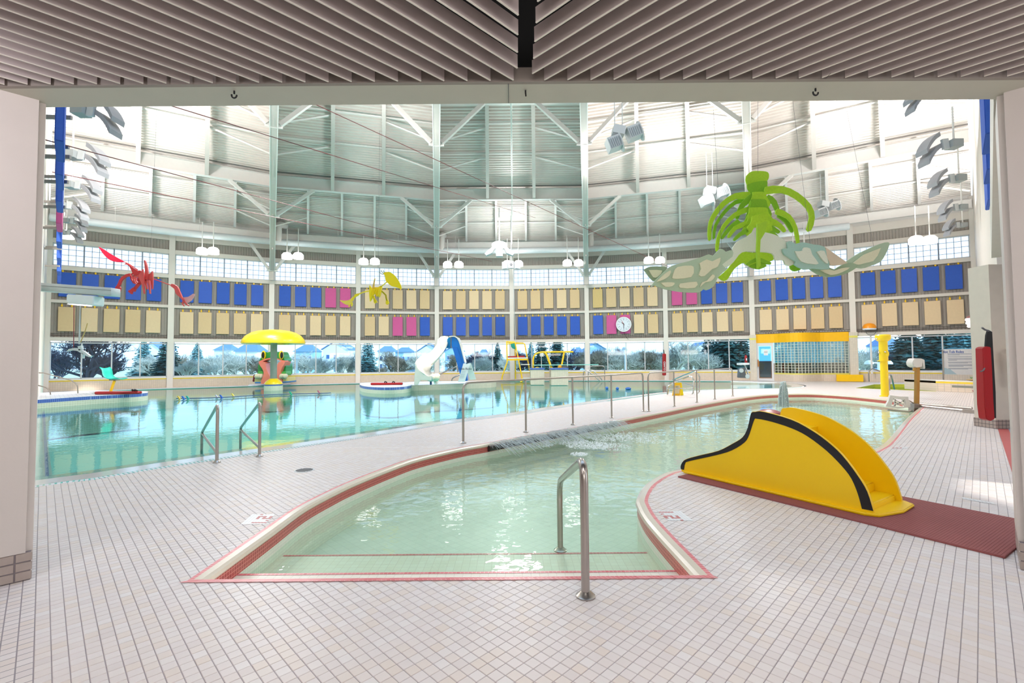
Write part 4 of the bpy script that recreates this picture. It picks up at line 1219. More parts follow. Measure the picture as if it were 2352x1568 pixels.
felt('shoulder_plate', [(875, 740), (920, 680), (1000, 640), (1080, 585), (1160, 600), (1230, 615), (1290, 640), (1370, 700), (1370, 745), (1330, 750), (1340, 810), (1440, 860), (1400, 900), (1350, 890), (1330, 850), (1260, 850), (1230, 790), (1090, 775), (960, 780), (880, 870), (820, 915), (778, 890), (830, 840), (870, 800)], 8.75, PALEF, 0.04)
felt('belly_plate', [(745, 1005), (830, 930), (890, 850), (960, 780), (1090, 785), (1240, 775), (1268, 830), (1200, 870), (1140, 925), (1100, 930), (1060, 920), (1000, 890), (970, 875), (890, 930), (830, 1022), (790, 1035)], 8.95, LIME, 0.04)
felt('belly_plate', [(1390, 890), (1440, 880), (1490, 930), (1440, 950), (1400, 930)], 8.95, LIMED, 0.04)
felt('jaw', [(990, 885), (1040, 850), (1100, 820), (1150, 840), (1222, 872), (1218, 890), (1180, 888), (1100, 862), (1010, 897)], 8.6, LIMED, 0.03, 1)
felt('jaw', [(1020, 905), (1100, 875), (1180, 900), (1140, 925), (1100, 932), (1050, 920)], 8.62, LIMED, 0.03)
lw = felt('wing', [(135, 1100), (180, 1030), (270, 945), (330, 900), (480, 860), (600, 820), (660, 798), (700, 810), (760, 748), (800, 765), (815, 775), (870, 760), (872, 820), (780, 890), (825, 930), (790, 960), (740, 1010), (700, 1090), (640, 1122), (610, 1110), (570, 1142), (400, 1135), (260, 1110), (170, 1078)], 8.5, SAGE, 0.04, 2)
for P_ in ([(190, 1045), (250, 985), (315, 942), (305, 990), (250, 1028)], [(330, 1010), (345, 960), (378, 912), (500, 900), (525, 930), (502, 1003), (360, 1020)], [(575, 880), (640, 845), (690, 862), (765, 828), (740, 910), (690, 930), (620, 995), (570, 985), (590, 930)],
           [(230, 1055), (290, 1050), (352, 1055), (330, 1085), (270, 1090)], [(400, 1062), (550, 1045), (535, 1100), (400, 1100)], [(580, 1095), (600, 1050), (645, 1035), (692, 980), (715, 1000), (680, 1040), (630, 1050)]):
    felt('wing_inlay', P_, 8.47, CREAMF, 0.03, 2, parent=lw)
w2 = felt('wing_tip', [(75, 935), (130, 910), (220, 908), (285, 918), (240, 980), (180, 1042), (130, 1010)], 9.1, mat('sage_felt_deep', (150, 166, 138), .9, vary=.1, scale=60), 0.04, 2)
felt('wing_inlay', [(120, 940), (240, 945), (200, 1000), (160, 1005)], 9.07, CREAMF, 0.03, 2, parent=w2)
rw = felt('wing', [(1325, 750), (1372, 742), (1365, 690), (1400, 680), (1440, 705), (1500, 690), (1600, 710), (1700, 730), (1722, 820), (1745, 930), (1600, 925), (1520, 935), (1430, 890), (1440, 862), (1340, 800)], 8.7, MINT, 0.04, 2)
for P_ in ([(1435, 770), (1500, 768), (1512, 738), (1570, 745), (1590, 800), (1648, 882), (1590, 885), (1490, 862)], [(1632, 775), (1700, 768), (1735, 880), (1690, 855)]):
    felt('wing_inlay', P_, 8.67, PALEF, 0.03, 2, parent=rw)
MBu = [(1570, 930), (1740, 915), (1790, 935), (1900, 872), (2000, 895), (1960, 940), (1860, 985), (1730, 1003), (1640, 975)]
felt('wing_fold', MBu, 8.8, mat('moss_felt', (160, 180, 148), .9, vary=.1, scale=60), 0.04, 2)
felt('wing_fold', [(1668, 940), (1740, 935), (1790, 945), (1850, 925), (1930, 918), (1860, 960), (1760, 985)], 8.76, CREAMF, 0.03, 2)
felt('wing_fold', [(1710, 735), (1780, 785), (1910, 876), (1860, 892), (1790, 900), (1755, 895), (1725, 830)], 8.72, mat('peach_felt', (216, 196, 170), .9, vary=.06), 0.04, 1)
w3 = felt('wing_tip', [(1895, 865), (1970, 815), (2050, 770), (2200, 705), (2268, 690), (2286, 712), (2250, 800), (2200, 870), (2110, 905), (2040, 925), (1920, 900)], 8.85, SAGE, 0.04, 2)
felt('wing_inlay', [(1940, 892), (2060, 800), (2210, 740), (2180, 810), (2140, 860), (2020, 890)], 8.82, CREAMF, 0.03, 1, parent=w3)
wm = MB()
for (a, b) in (((1100, 60), (1100, -900)), ((780, 820), (700, -500)), ((1580, 760), (1400, -700)), ((2150, 760), (1900, -500))):
    pa, pb = c4(*a), c4(*b); wm.tube([D(pa[0], pa[1], 9.2), D(pb[0], max(pb[1], 150), 9.4)], 0.003, 4)
wm.build('wire', DGREY, CT)

# ================================================================== RED AND YELLOW FLYING SKELETONS
def conv(ox, oy, s): return lambda x, y: (ox + x / s, oy + y / s)


def creature(name, label, cf, Y, parts, at):
    t = thing(name, label, 'hanging sculpture', D(*at, Y))
    for nm, kind, pts, wd_, m, dy, th in parts:
        P_ = band(pts, wd_) if kind == 'b' else (sm2(pts + [pts[0]], 2)[:-1] if kind == 's' else pts)
        prismpx(P_, Y + dy, th, cf).build(nm, m, t)
    return t


cr_ = conv(220, 560, 9.8)
RP = [('wing_membrane', 's', [(60, 62), (180, 125), (300, 205), (480, 310), (640, 402), (500, 410), (380, 388), (270, 330), (150, 205)], 0, mat('crimson_membrane', (214, 20, 66), .4), 0, .03),
      ('strut', 'b', [(630, 400), (740, 450), (940, 585)], 14, REDB2, .05, .03), ('wing_arm', 's', [(640, 455), (690, 430), (790, 500), (830, 540), (960, 620), (960, 700), (860, 710), (790, 575), (730, 480)], 0, REDB, 0, .05),
      ('rib', 'b', [(860, 650), (780, 690), (790, 790), (850, 880)], 30, REDB, .2, .04), ('rib', 'b', [(900, 680), (840, 720), (840, 800), (890, 900)], 30, REDB, .1, .04), ('rib', 'b', [(950, 710), (890, 750), (890, 830), (930, 880)], 30, REDB2, 0, .04), ('rib', 'b', [(990, 740), (940, 780), (950, 840), (990, 850)], 26, REDB, -.1, .04),
      ('body', 's', [(950, 600), (1010, 600), (1060, 700), (1060, 830), (1010, 860), (960, 780)], 0, REDB, -.12, .1),
      ('leg', 'b', [(770, 690), (680, 710), (590, 770), (545, 830), (520, 900), (480, 970)], (60, 54), REDB, .1, .05), ('foot', 's', [(440, 960), (540, 960), (545, 1020), (520, 1100), (490, 1060), (465, 1140), (430, 1120), (400, 1130), (395, 1070), (430, 1020)], 0, REDB, .1, .05),
      ('leg', 'b', [(1010, 850), (930, 930), (870, 1000)], (56, 60), REDB, .05, .05), ('foot', 's', [(830, 980), (890, 990), (870, 1070), (820, 1070), (800, 1130), (760, 1100), (720, 1060), (770, 1030)], 0, REDB, .05, .05),
      ('head_plate', 's', [(960, 700), (1020, 620), (1050, 565), (1060, 640), (1075, 900), (1095, 1100), (1070, 1102), (1040, 930), (985, 800)], 0, REDB2, -.3, .04), ('crest', 's', [(1080, 370), (1105, 370), (1140, 480), (1162, 590), (1160, 700), (1140, 830), (1090, 790), (1105, 600)], 0, REDB2, -.2, .05),
      ('spike', 'b', [(1110, 800), (1120, 900), (1150, 1018)], (50, 22), REDB2, -.2, .04), ('spike', 'b', [(1180, 820), (1200, 950), (1216, 1120)], (54, 20), REDB2, -.25, .04), ('head_plate', 's', [(1170, 740), (1190, 680), (1240, 650), (1270, 610), (1282, 780), (1275, 1000), (1255, 1000), (1235, 860), (1190, 850)], 0, REDB2, -.15, .04),
      ('strut', 'b', [(1275, 780), (1470, 850), (1690, 930)], 17, REDB2, 0, .03), ('wing_arm', 's', [(1690, 905), (1730, 900), (1825, 950), (1880, 1060), (1940, 1200), (2010, 1340), (1960, 1290), (1890, 1200), (1800, 1120), (1765, 1010), (1685, 950)], 0, REDB2, 0, .05),
      ('wing_membrane', 's', [(1940, 1200), (2080, 1190), (2190, 1118), (2215, 1150), (2160, 1260), (2060, 1328), (2000, 1300)], 0, PINKW, .05, .03), ('claw', 'b', [(1970, 1260), (1945, 1340), (1982, 1395)], 26, REDB2, 0, .04), ('claw', 'b', [(2010, 1330), (2050, 1365), (2090, 1388)], 24, REDB2, 0, .04)]
creature('flying_skeleton', 'red felt flying reptile skeleton hanging before the blue panels', cr_, 14.0, RP, (330, 640))
cy_ = conv(770, 610, 14.25)
YP = [('wing_membrane', 's', [(1560, 240), (1620, 215), (1700, 203), (1800, 210), (1960, 330), (2080, 500), (2140, 620), (2172, 745), (2120, 750), (2000, 705), (1830, 660), (1690, 540), (1640, 460), (1620, 330)], 0, YBONE2, 0, .04),
      ('claw', 'b', [(1590, 270), (1520, 270), (1450, 225), (1440, 200)], 20, mat('ochre_claw', (120, 130, 90), .5), 0, .03), ('claw', 'b', [(1580, 240), (1520, 200), (1495, 170), (1515, 148)], 18, mat('ochre_claw', (120, 130, 90), .5), 0, .03), ('claw', 'b', [(1610, 220), (1585, 185), (1565, 150)], 18, mat('ochre_claw', (120, 130, 90), .5), 0, .03),
      ('strut', 'b', [(1690, 525), (1600, 600), (1500, 685)], 26, YBONE, 0, .04), ('body', 's', [(1115, 635), (1190, 715), (1300, 700), (1400, 700), (1480, 655), (1520, 690), (1490, 790), (1480, 900), (1430, 1030), (1385, 975), (1350, 1012), (1290, 900), (1230, 960), (1200, 1030), (1140, 1150), (1112, 1000), (1105, 800)], 0, YBONE, 0, .12),
      ('rib', 'b', [(1380, 720), (1340, 820), (1320, 930)], 34, YBONE2, -.1, .04), ('rib', 'b', [(1450, 740), (1420, 850), (1400, 960)], 30, YBONE, -.14, .04), ('rib', 'b', [(1300, 740), (1270, 850), (1250, 950)], 34, YBONE, -.14, .04),
      ('head_plate', 's', [(1115, 630), (1165, 700), (1185, 850), (1150, 1140), (1128, 1140), (1110, 900)], 0, YBONE2, -.25, .04), ('crest', 's', [(1280, 415), (1305, 420), (1280, 560), (1270, 730), (1215, 740), (1240, 580)], 0, mat('pale_gold', (216, 180, 80), .5), -.1, .05),
      ('spike', 'b', [(1210, 800), (1190, 920), (1160, 1080)], (44, 16), YBONE2, -.22, .04),
      ('strut', 'b', [(1100, 825), (1050, 835), (900, 870), (770, 925)], 30, YBONE2, 0, .04), ('wing_arm', 's', [(790, 905), (700, 915), (640, 940), (600, 1000), (540, 1110), (560, 1150), (610, 1060), (680, 1010), (760, 960)], 0, YBONE, 0, .06),
      ('wing_membrane', 's', [(135, 1125), (230, 1135), (320, 1142), (450, 1122), (540, 1050), (600, 1000), (560, 1120), (530, 1250), (440, 1282), (350, 1272), (250, 1220)], 0, mat('pale_yellow_membrane', (246, 212, 90), .4), .03, .03), ('claw', 'b', [(540, 1200), (550, 1270), (520, 1325)], 34, YBONE2, 0, .04), ('claw', 'b', [(470, 1270), (450, 1310), (440, 1350)], 28, YBONE2, 0, .04),
      ('leg', 'b', [(1500, 820), (1570, 880), (1650, 960), (1665, 1050), (1690, 1140)], (50, 50), mat('olive_bone', (176, 158, 10), .5), .1, .05), ('foot', 's', [(1660, 1120), (1710, 1100), (1765, 1220), (1740, 1240), (1700, 1278), (1650, 1240)], 0, YBONE, .1, .05),
      ('leg', 'b', [(1250, 990), (1260, 1060), (1300, 1150)], (60, 60), YBONE, .05, .05), ('foot', 's', [(1250, 1100), (1330, 1110), (1385, 1215), (1350, 1190), (1305, 1240), (1260, 1190)], 0, YBONE, .05, .05)]
creature('flying_skeleton', 'yellow flying reptile skeleton hanging before the tan panels', cy_, 17.0, YP, (862, 670))
for (a, b, Y, lab) in (((345, 610), (360, 250), 14, 'thin wire holding up the red skeleton'), ((868, 650), (872, 300), 17, 'thin wire holding up the yellow skeleton')):
    tag(MB().tube([D(*a, Y), D(*b, Y)], 0.004, 4).build('hanging_wire', DGREY, auto=True), lab, 'wire')
# ================================================================== THINGS ACROSS THE MAIN POOL
def simple(mb, name, m, label, cat, group=None, smooth=False, **k):
    return tag(mb.build(name, m, auto=True, smooth=smooth, **k), label, cat, group)


# ---- islands
def island(name, label, pts_px, z, zb, waterz=-0.9):
    P_ = cr_path([G(x, y, z) for x, y in pts_px], 5, True)
    t = thing(name, label, 'pool island', V((sum(p.x for p in P_) / len(P_), sum(p.y for p in P_) / len(P_), -1.1)))
    F0 = [V((p.x, p.y, -1.1)) for p in P_]
    side = MB(); side.uv = []
    s = 0; n = len(P_)
    for i in range(n + 1):
        p = P_[i % n]
        if i: s += (P_[i % n] - P_[i - 1]).length
        for zz in (-1.1, z - zb): side.v.append(V((p.x, p.y, zz))); side.uv.append((s, zz))
    for i in range(n): side.f.append((2 * i, 2 * i + 2, 2 * i + 3, 2 * i + 1))
    side.build('tiled_side', WALLT if zb < .01 else brick_pale, t)
    if zb > 0.01: MB().prism([V((p.x, p.y, z - zb)) for p in P_], (0, 0, zb - 0.01)).build('blue_band', brick_blue, t, label='band of blue mosaic')
    MB().prism([V((p.x, p.y, z - 0.012)) for p in P_], (0, 0, 0.012)).build('top_surface', brick_white, t)
    return t


brick_pale = brickmat('island_side', (206, 204, 184), (232, 230, 216), 0.075, 0.075, 0.005, 0.35, uv=True)
brick_blue = brickmat('island_blue', (64, 94, 172), (140, 160, 210), 0.06, 0.06, 0.004, 0.35, rot=0.3)
brick_white = brickmat('island_top', (226, 226, 232), (196, 198, 206), 0.12, 0.12, 0.006, 0.3, rot=R(45), coat=0.3)
ISL = island('tiled_island', 'tiled island with the teal seat, reaching out from the near pillar', [(-40, 926), (40, 921.5), (85, 917.5), (205, 909.5), (300, 904.5), (333, 902), (339, 900), (325, 898), (205, 898), (85, 902), (-40, 905)], 0.28, 0.13)
ISR = island('tiled_island', 'round tiled island with a blue rim, in the middle of the main pool', [(826, 882), (835, 886), (860, 888.5), (900, 889), (935, 886.5), (946, 883), (940, 879), (900, 877.4), (860, 877.6), (832, 879)], 0.27, 0.13)
PLT = island('tiled_platform', 'long white tiled platform under the white and blue slide', [(930, 885), (960, 884), (1050, 881), (1129, 878), (1131, 875), (1050, 875), (940, 877)], 0.25, 0.0)

# ---- seat on the near island
sb = G(253, 902.5, 0.28); Ys = sb.y
stt = thing('swivel_seat', 'teal moulded seat on a slanting yellow post', 'seat', sb)
MB().tube([sb, D(263, 874, Ys)], 0.05, 10).build('post', YELS, stt, smooth=True)
MB().lathe(sb, [(0.13, 0), (0.13, 0.015), (0.05, 0.02)], 14).build('base_plate', YELS, stt)
shell = sm2([(241, 845), (246, 852), (248, 862), (252, 868), (262, 871.5), (275, 870.5), (282, 870.5)], 3)
sm = MB()
for i, (x, y) in enumerate(shell):
    p = D(x, y, Ys)
    for j in range(5):
        t_ = (j - 2) / 2; sm.v.append(p + V((0, t_ * 0.24, 0.05 * t_ * t_)))
for i in range(len(shell) - 1):
    for j in range(4): a = i * 5 + j; sm.f.append((a, a + 1, a + 6, a + 5))
o = sm.build('seat_shell', TEAL, stt, smooth=True); md = o.modifiers.new('t', 'SOLIDIFY'); md.thickness = 0.02
MB().box(D(263, 872, Ys) + V((0, 0, 0)), (0.28, 0.2, 0.03)).build('bracket', DGREY, stt)


def rescue_tube(name, label, a, b, r, zflat=0.6, ends=True):
    t = thing(name, label, 'rescue tube', a)
    a, b = V(a), V(b); d = unit(b - a); u = V((0, 0, 1)) if abs(d.z) < .8 else V((0, 1, 0)); s_ = unit(d.cross(u)); u = unit(s_.cross(d))
    mb = MB(); n = 12; L = (b - a).length
    for i, (f, k_) in enumerate(((0, .6), (0.02, .95), (0.06, 1), (0.94, 1), (0.98, .95), (1, .6))):
        for j in range(n):
            an = 2 * math.pi * j / n; c, s2 = math.cos(an), math.sin(an)
            c = math.copysign(abs(c) ** .6, c); s2 = math.copysign(abs(s2) ** .6, s2)
            mb.v.append(a + d * L * f + s_ * c * r * k_ + u * s2 * r * zflat * k_)
    for i in range(5):
        for j in range(n): p = i * n + j; q = i * n + (j + 1) % n; mb.f.append((p, q, q + n, p + n))
    mb.f.append(tuple(reversed(range(n)))); mb.f.append(tuple(5 * n + j for j in range(n)))
    mb.build('foam_body', RTUBE, t, smooth=True)
    return t, a, b, d, s_, u


for (pa, pb, Y, lab) in (((221, 900, .28), (323, 899, .28), 18.2, 'red rescue tube lying beside the teal seat'), ((852, 880, .27), (925, 877.5, .27), 23.6, 'red rescue tube lying on the round island')):
    a = D(pa[0], pa[1], Y); b = D(pb[0], pb[1], Y); a.z = pa[2] + 0.06; b.z = pb[2] + 0.06
    t, a, b, d, s_, u = rescue_tube('rescue_tube', lab, a, b, 0.12, 0.5)
    L = (b - a).length; c = a + d * L * (.82 if Y < 20 else .55)
    for sgn in (-1, 1) if Y > 20 else (0, .5): MB().tube([c + d * sgn * .2 + V((0, 0, .06)), c + d * (sgn * .2 + .06) + V((0, -.1, .12)), c + d * (sgn * .2 + .14) + V((0, -.05, .07))], 0.028, 6).build('strap', BLK, t)
    if Y < 20:
        mb = MB(); ring = [a - d * 0.28 + V((math.cos(q) * .09, math.sin(q) * .09, -.03)) for q in [i * math.pi / 5 for i in range(11)]]
        mb.tube(ring, 0.012, 5); mb.tube([a - d * .2 + V((0, 0, -.03)), a - d * .05 + V((0, 0, .02)), a], 0.01, 5); mb.build('towing_clip', GREYP, t)

# ---- rescue tube hanging on the window wall, and the big one on the far right pillar
hp = W(2) * 0.992
a = D(1525.5, 862, hp.y - .25); b = D(1525.5, 812, hp.y - .25)
t, a, b, d, s_, u = rescue_tube('rescue_tube', 'red rescue tube with white lettering hanging upright on a wall column', a, b, 0.125, 0.7)
MB().tube([b, D(1524, 803, hp.y - .2)], 0.03, 6).build('strap', BLK, t)
text('GUARD', 'lettering', PAPER, t, (a + b) / 2 + V((0, -0.1, -.1)), 0.18, (0, 0, 1), up=(-1, 0, 0))
Yr = 8.9
a = D(2281, 963, Yr); b = D(2264, 797, Yr)
t = thing('rescue_tube', 'big red rescue tube with black strap hanging on the cream pillar', 'rescue tube', V((a.x, a.y, a.z)))
mb = MB(); body = [D(x, y, Yr) for x, y in ((2258, 799), (2266, 795), (2277, 797), (2280, 850), (2283, 920), (2286, 962), (2276, 967), (2266, 962), (2262, 930), (2260, 860))]
o = mb.prism(body, (0, 0.16, 0)).build('foam_body', RTUBE, t); bev(o, 0.012)
bs = MB(); bs.prism([D(x, y, Yr + 0.05) for x, y in ((2270, 757), (2279, 762), (2281, 800), (2287, 900), (2288, 960), (2283, 960), (2279, 880), (2275, 800), (2264, 800), (2266, 770))], (0, .03, 0)); bs.build('strap', BLK, t)
MB().tube([D(2255, 752, Yr), D(2262, 757, Yr), D(2272, 760, Yr)], 0.016, 6).build('hook', DGREY, t)
MB().tube([D(2252, 853, Yr), D(2258, 851, Yr), D(2262, 845, Yr)], 0.012, 6).build('buckle', DGREY, t)
lt = D(2237, 902, 13.5); a2, b2_ = D(2240, 901, 13), D(2263, 882, 13)
simple(MB().bar(a2, b2_, 0.09, 0.12), 'red_kickboard', mat('red_board', (170, 50, 60), .5), 'red board leaning behind the big red rescue tube', 'board')

# ---- mushroom
mc = V((0, 0, 0)); wl_ = G(629.5, 896, -0.03); Ym = wl_.y; cx = D(628.5, 850, Ym).x
t = thing('mushroom_fountain', 'giant yellow mushroom with grey stem on a tiled pedestal', 'mushroom fountain', V((cx, Ym, -1.1)))
zt_ = D(628, 885, Ym).z; rb_w = m_(19.5, Ym)
ped = MB(); ped.uv = []
for i in range(33):
    an = 2 * math.pi * i / 32
    for z in (-1.1, zt_): ped.v.append(V((cx + math.cos(an) * rb_w, Ym + math.sin(an) * rb_w, z))); ped.uv.append((an * rb_w, z))
for i in range(32): ped.f.append((2 * i, 2 * i + 2, 2 * i + 3, 2 * i + 1))
ped.build('pedestal', brick_pale, t)
MB().lathe((cx, Ym, zt_), [(rb_w, 0), (rb_w * 1.01, 0.07)], 32).build('blue_band', BAND, t)
MB().lathe((cx, Ym, zt_ + .07), [(rb_w, 0), (rb_w * .96, 0.06), (rb_w * .8, 0.16), (rb_w * .55, 0.25), (rb_w * .4, .3)], 32).build('collar', YELP, t, smooth=True)
zc = D(628, 789, Ym).z; ztp = D(628, 757, Ym).z; rc_ = m_(66.5, Ym)
MB().lathe((cx, Ym, zt_ + .3), [(m_(7.2, Ym), 0), (m_(7.0, Ym), zc - zt_ - .2)], 24).build('stem', mat('weathered_stem', (150, 156, 150), .5, 0.2, vary=.15, scale=4), t, smooth=True)
hc = ztp - zc
MB().lathe((cx, Ym, zc), [(0.2, 0.12), (rc_ * .6, 0.05), (rc_ * .94, -0.02), (rc_, 0.0), (rc_ * 1.0, 0.06), (rc_ * .965, hc * .3), (rc_ * .87, hc * .55), (rc_ * .7, hc * .78), (rc_ * .5, hc * .91), (rc_ * .25, hc * .985), (0.02, hc)], 48).build('cap', YELP, t, smooth=True)

# ---- frog slide
fY = 28.6
cf = lambda x, y: (560 + x / 15.68, 800 + y / 15.68)
ft_ = thing('frog_slide', 'green frog slide with a wide open pink mouth, behind the mushroom', 'frog slide', D(624, 880, fY))


def fr(nm, pts, m, dy, th, smo=3, sub=None):
    P_ = sm2(pts + [pts[0]], smo)[:-1] if smo > 1 else pts
    o = prismpx(P_, fY + dy, th, cf).build(nm, m, sub or ft_); bev(o, 0.03, 2); return o


HEADU = [(560, 440), (600, 350), (650, 270), (690, 250), (700, 170), (740, 125), (800, 130), (860, 150), (930, 120), (1010, 105), (1100, 115), (1180, 150), (1240, 130), (1300, 120), (1350, 160), (1385, 240), (1400, 300), (1440, 340), (1475, 430), (1440, 470), (1350, 420), (1240, 370), (1100, 345), (960, 345), (820, 365), (700, 420), (600, 490)]
fr('head', HEADU, FROGG, 0, 0.9)
fr('upper_lip', [(545, 470), (620, 430), (720, 385), (850, 355), (960, 340), (1080, 340), (1220, 365), (1350, 410), (1475, 450), (1460, 500), (1400, 500), (1300, 440), (1200, 400), (1080, 385), (960, 385), (840, 405), (720, 450), (620, 510), (560, 520)], FROGP, -0.12, 0.5)
fr('body', [(540, 540), (600, 560), (680, 700), (720, 860), (690, 960), (560, 950), (500, 880), (505, 760), (515, 620)], FROGG, 0.1, 0.9)
fr('body', [(1490, 540), (1508, 620), (1505, 800), (1490, 930), (1400, 960), (1300, 930), (1340, 800), (1400, 650), (1440, 560)], FROGG, 0.1, 0.9)
fr('cheek', [(535, 480), (620, 490), (720, 480), (780, 560), (810, 720), (860, 850), (930, 1000), (930, 1100), (860, 1200), (760, 1270), (640, 1275), (610, 1240), (640, 1120), (690, 1000), (710, 880), (680, 760), (600, 640), (550, 560)], FROGP, -0.2, 0.8)
fr('cheek', [(1475, 470), (1440, 580), (1380, 680), (1330, 820), (1310, 960), (1350, 1060), (1380, 1180), (1370, 1250), (1270, 1240), (1180, 1200), (1150, 1050), (1180, 800), (1200, 600), (1280, 480), (1380, 470)], FROGP, -0.2, 0.8)
for (x, s_) in ((712, -1), (1350, 1)):
    e = MB().ell(D(*cf(x, 240), fY - .1), (0.13, 0.16, 0.28), 12, 8); eo = e.build('eye', YELP, ft_, smooth=True)
    MB().ell(D(*cf(x + 14 * s_, 240), fY - .2), (0.08, 0.12, 0.2), 10, 6).build('pupil', BLK, eo, smooth=True)
fr('leg', [(500, 960), (530, 830), (680, 830), (690, 950), (600, 970)], mat('frog_green_pale', (76, 160, 70), .4), -0.05, .7)
fr('leg', [(1330, 940), (1350, 850), (1490, 820), (1520, 960), (1420, 950)], mat('frog_green_pale', (76, 160, 70), .4), -0.05, .7)
for x in (450, 500, 560, 620): MB().ell(D(*cf(x + 20, 1000), fY - .1), (0.09, 0.25, 0.16), 8, 6).build('toe', mat('frog_toe', (222, 216, 190), .4), ft_, smooth=True)
for x in (1350, 1400, 1460, 1500): MB().ell(D(*cf(x + 10, 1000), fY - .1), (0.09, 0.25, 0.16), 8, 6).build('toe', mat('frog_toe', (222, 216, 190), .4), ft_, smooth=True)
for pts in ([(385, 1260), (380, 1100), (420, 1055), (520, 1040), (640, 1040), (640, 1260)], [(1350, 1240), (1350, 1040), (1500, 1030), (1590, 1020), (1610, 1210)]):
    o = fr('plinth', pts, mat('plinth_sand', (222, 200, 134), .5, vary=.12, scale=6), -0.1, 1.0, 1)
for pts in ([(380, 1262), (378, 1205), (640, 1205), (640, 1262)], [(1350, 1240), (1350, 1195), (1610, 1175), (1612, 1225)]): fr('plinth_trim', pts, mat('plinth_blue', (60, 130, 200), .4), -0.16, 1.1, 1)
fr('step', [(840, 720), (970, 720), (970, 1180), (900, 1150), (860, 850)], mat('maroon_rubber', (130, 84, 92), .7, vary=.2, scale=12), .9, 0.4, 1)
fr('step', [(300, 1190), (350, 930), (480, 920), (430, 1000), (380, 1060), (370, 1180), (330, 1215)], mat('maroon_panel', (110, 14, 34), .5), .2, 0.3, 1)
simple(MB().prism([G(x, y, 0.0) + V((0, 0, 0)) for x, y in ((570, 886), (668, 884), (664, 880), (580, 881))], (0, 0, 0.05)), 'frog_plinth_slab', mat('pale_slab', (226, 232, 240), .4), 'thin white slab on the pool edge under the frog slide', 'slab')

# ---- white and blue water slide
Yb = G(962, 882.5, 0.25).y
bs_ = thing('water_slide', 'white curving water slide with a blue ladder side', 'water slide', G(1000, 880, 0.25))
cs = lambda x, y: (940 + x / 12.54, 765 + y / 12.54)


def P3(x, y, Y): return D(*cs(x, y), Y)


ridgeL = [(830, 170, 25.0), (820, 300, 24.9), (740, 420, 24.7), (620, 560, 24.4), (420, 640, 24.2), (270, 740, 24.0), (190, 850, 23.6), (210, 960, 23.0), (290, 1060, 22.6), (400, 1150, 22.5), (520, 1230, 22.6), (650, 1240, 22.7), (690, 1330, 22.7)]
ridgeR = [(1110, 120, 24.8), (1085, 330, 24.4), (1000, 480, 24.0), (880, 630, 23.6), (740, 800, 23.4), (640, 900, 23.6), (600, 990, 23.9), (590, 1050, 24.0), (610, 1110, 24.0), (640, 1150, 23.9), (690, 1180, 23.7), (840, 1180, 23.4), (880, 1240, 23.3)]
AL = cr_path([P3(*p) for p in ridgeL], 4); AR = cr_path([P3(*p) for p in ridgeR], 4)
fl_ = MB(); nn_ = len(AL); K = 9
for a, b in zip(AL, AR):
    wv = (b - a).length
    for j in range(K):
        f = j / (K - 1); dep = 0.30 * (1 - (2 * f - 1) ** 4); p = a * (1 - f) + b * f; fl_.v.append(p - V((0, 0, dep)))
for i in range(nn_ - 1):
    for j in range(K - 1): q_ = i * K + j; fl_.f.append((q_, q_ + 1, q_ + K + 1, q_ + K))
o = fl_.build('flume', SLW, bs_, smooth=True); md = o.modifiers.new('t', 'SOLIDIFY'); md.thickness = 0.035
MB().tube(AL, 0.035, 8).build('rim', SLW, bs_, smooth=True); MB().tube(AR, 0.035, 8).build('rim', SLW, bs_, smooth=True)
tp = [P3(840, 160, 25), P3(900, 95, 25), P3(1010, 75, 25), P3(1120, 95, 24.9), P3(1110, 130, 24.8), P3(1090, 330, 24.5), P3(1000, 480, 24.4), P3(860, 380, 24.9), P3(825, 320, 25)]
o = MB().prism(tp, (0, 0.12, 0)).build('hood', SLW, bs_); bev(o, .02, 2)
hd = [P3(x, y, 23.35) for x, y in ((195, 850), (215, 960), (280, 1060), (390, 1150), (520, 1235), (650, 1245), (690, 1180), (850, 1190), (885, 1250), (880, 1330), (830, 1390), (740, 1385), (640, 1365), (330, 1355), (280, 1420), (255, 1490), (135, 1490), (150, 1200), (180, 900))]
o = MB().prism([P3(x, y, 22.5) for x, y in ((195, 850), (215, 970), (280, 1070), (390, 1150), (520, 1235), (650, 1245), (640, 1365), (330, 1355), (280, 1420), (255, 1490), (135, 1490), (150, 1200), (180, 900))], (0, 0.06, 0)).build('skirt', SLW, bs_); bev(o, .02, 2)
ex = MB().ell(P3(765, 1285, 22.9), (m_(9.6, 22.9), 0.25, m_(8.3, 22.9)), 20, 10).build('exit_lip', mat('slide_cream', (234, 222, 196), .3, coat=.3), bs_, smooth=True)
# blue ladder shroud
o = MB().prism([P3(x, y, 24.2) for x, y in ((1215, 110), (1300, 110), (1370, 150), (1420, 220), (1460, 330), (1600, 850), (1680, 1370), (1600, 1380), (1460, 1180), (1240, 400), (1215, 370))], (0, 0.7, 0)).build('ladder_side', SLB, bs_); bev(o, .02, 2)
MB().prism([P3(x, y, 24.15) for x, y in ((1255, 400), (1380, 395), (1600, 1120), (1640, 1370), (1570, 1330), (1460, 1180))], (0, 0.04, 0)).build('ladder_panel', mat('slide_blue_deep', (0, 104, 200), .35, coat=.3), bs_)
o = MB().prism([P3(x, y, 24.1) for x, y in ((1130, 90), (1220, 72), (1320, 82), (1400, 130), (1450, 220), (1490, 340), (1610, 850), (1590, 855), (1460, 350), (1420, 225), (1370, 145), (1300, 105), (1215, 108), (1150, 125))], (0, 0.8, 0)).build('ladder_rim', SLW, bs_); bev(o, .01, 2)
MB().prism([P3(x, y, 24.5) for x, y in ((1095, 170), (1130, 125), (1205, 110), (1205, 430), (1060, 430), (1090, 330))], (0, 0.25, 0)).build('tank_panel', mat('slide_teal', (0, 132, 190), .35), bs_)
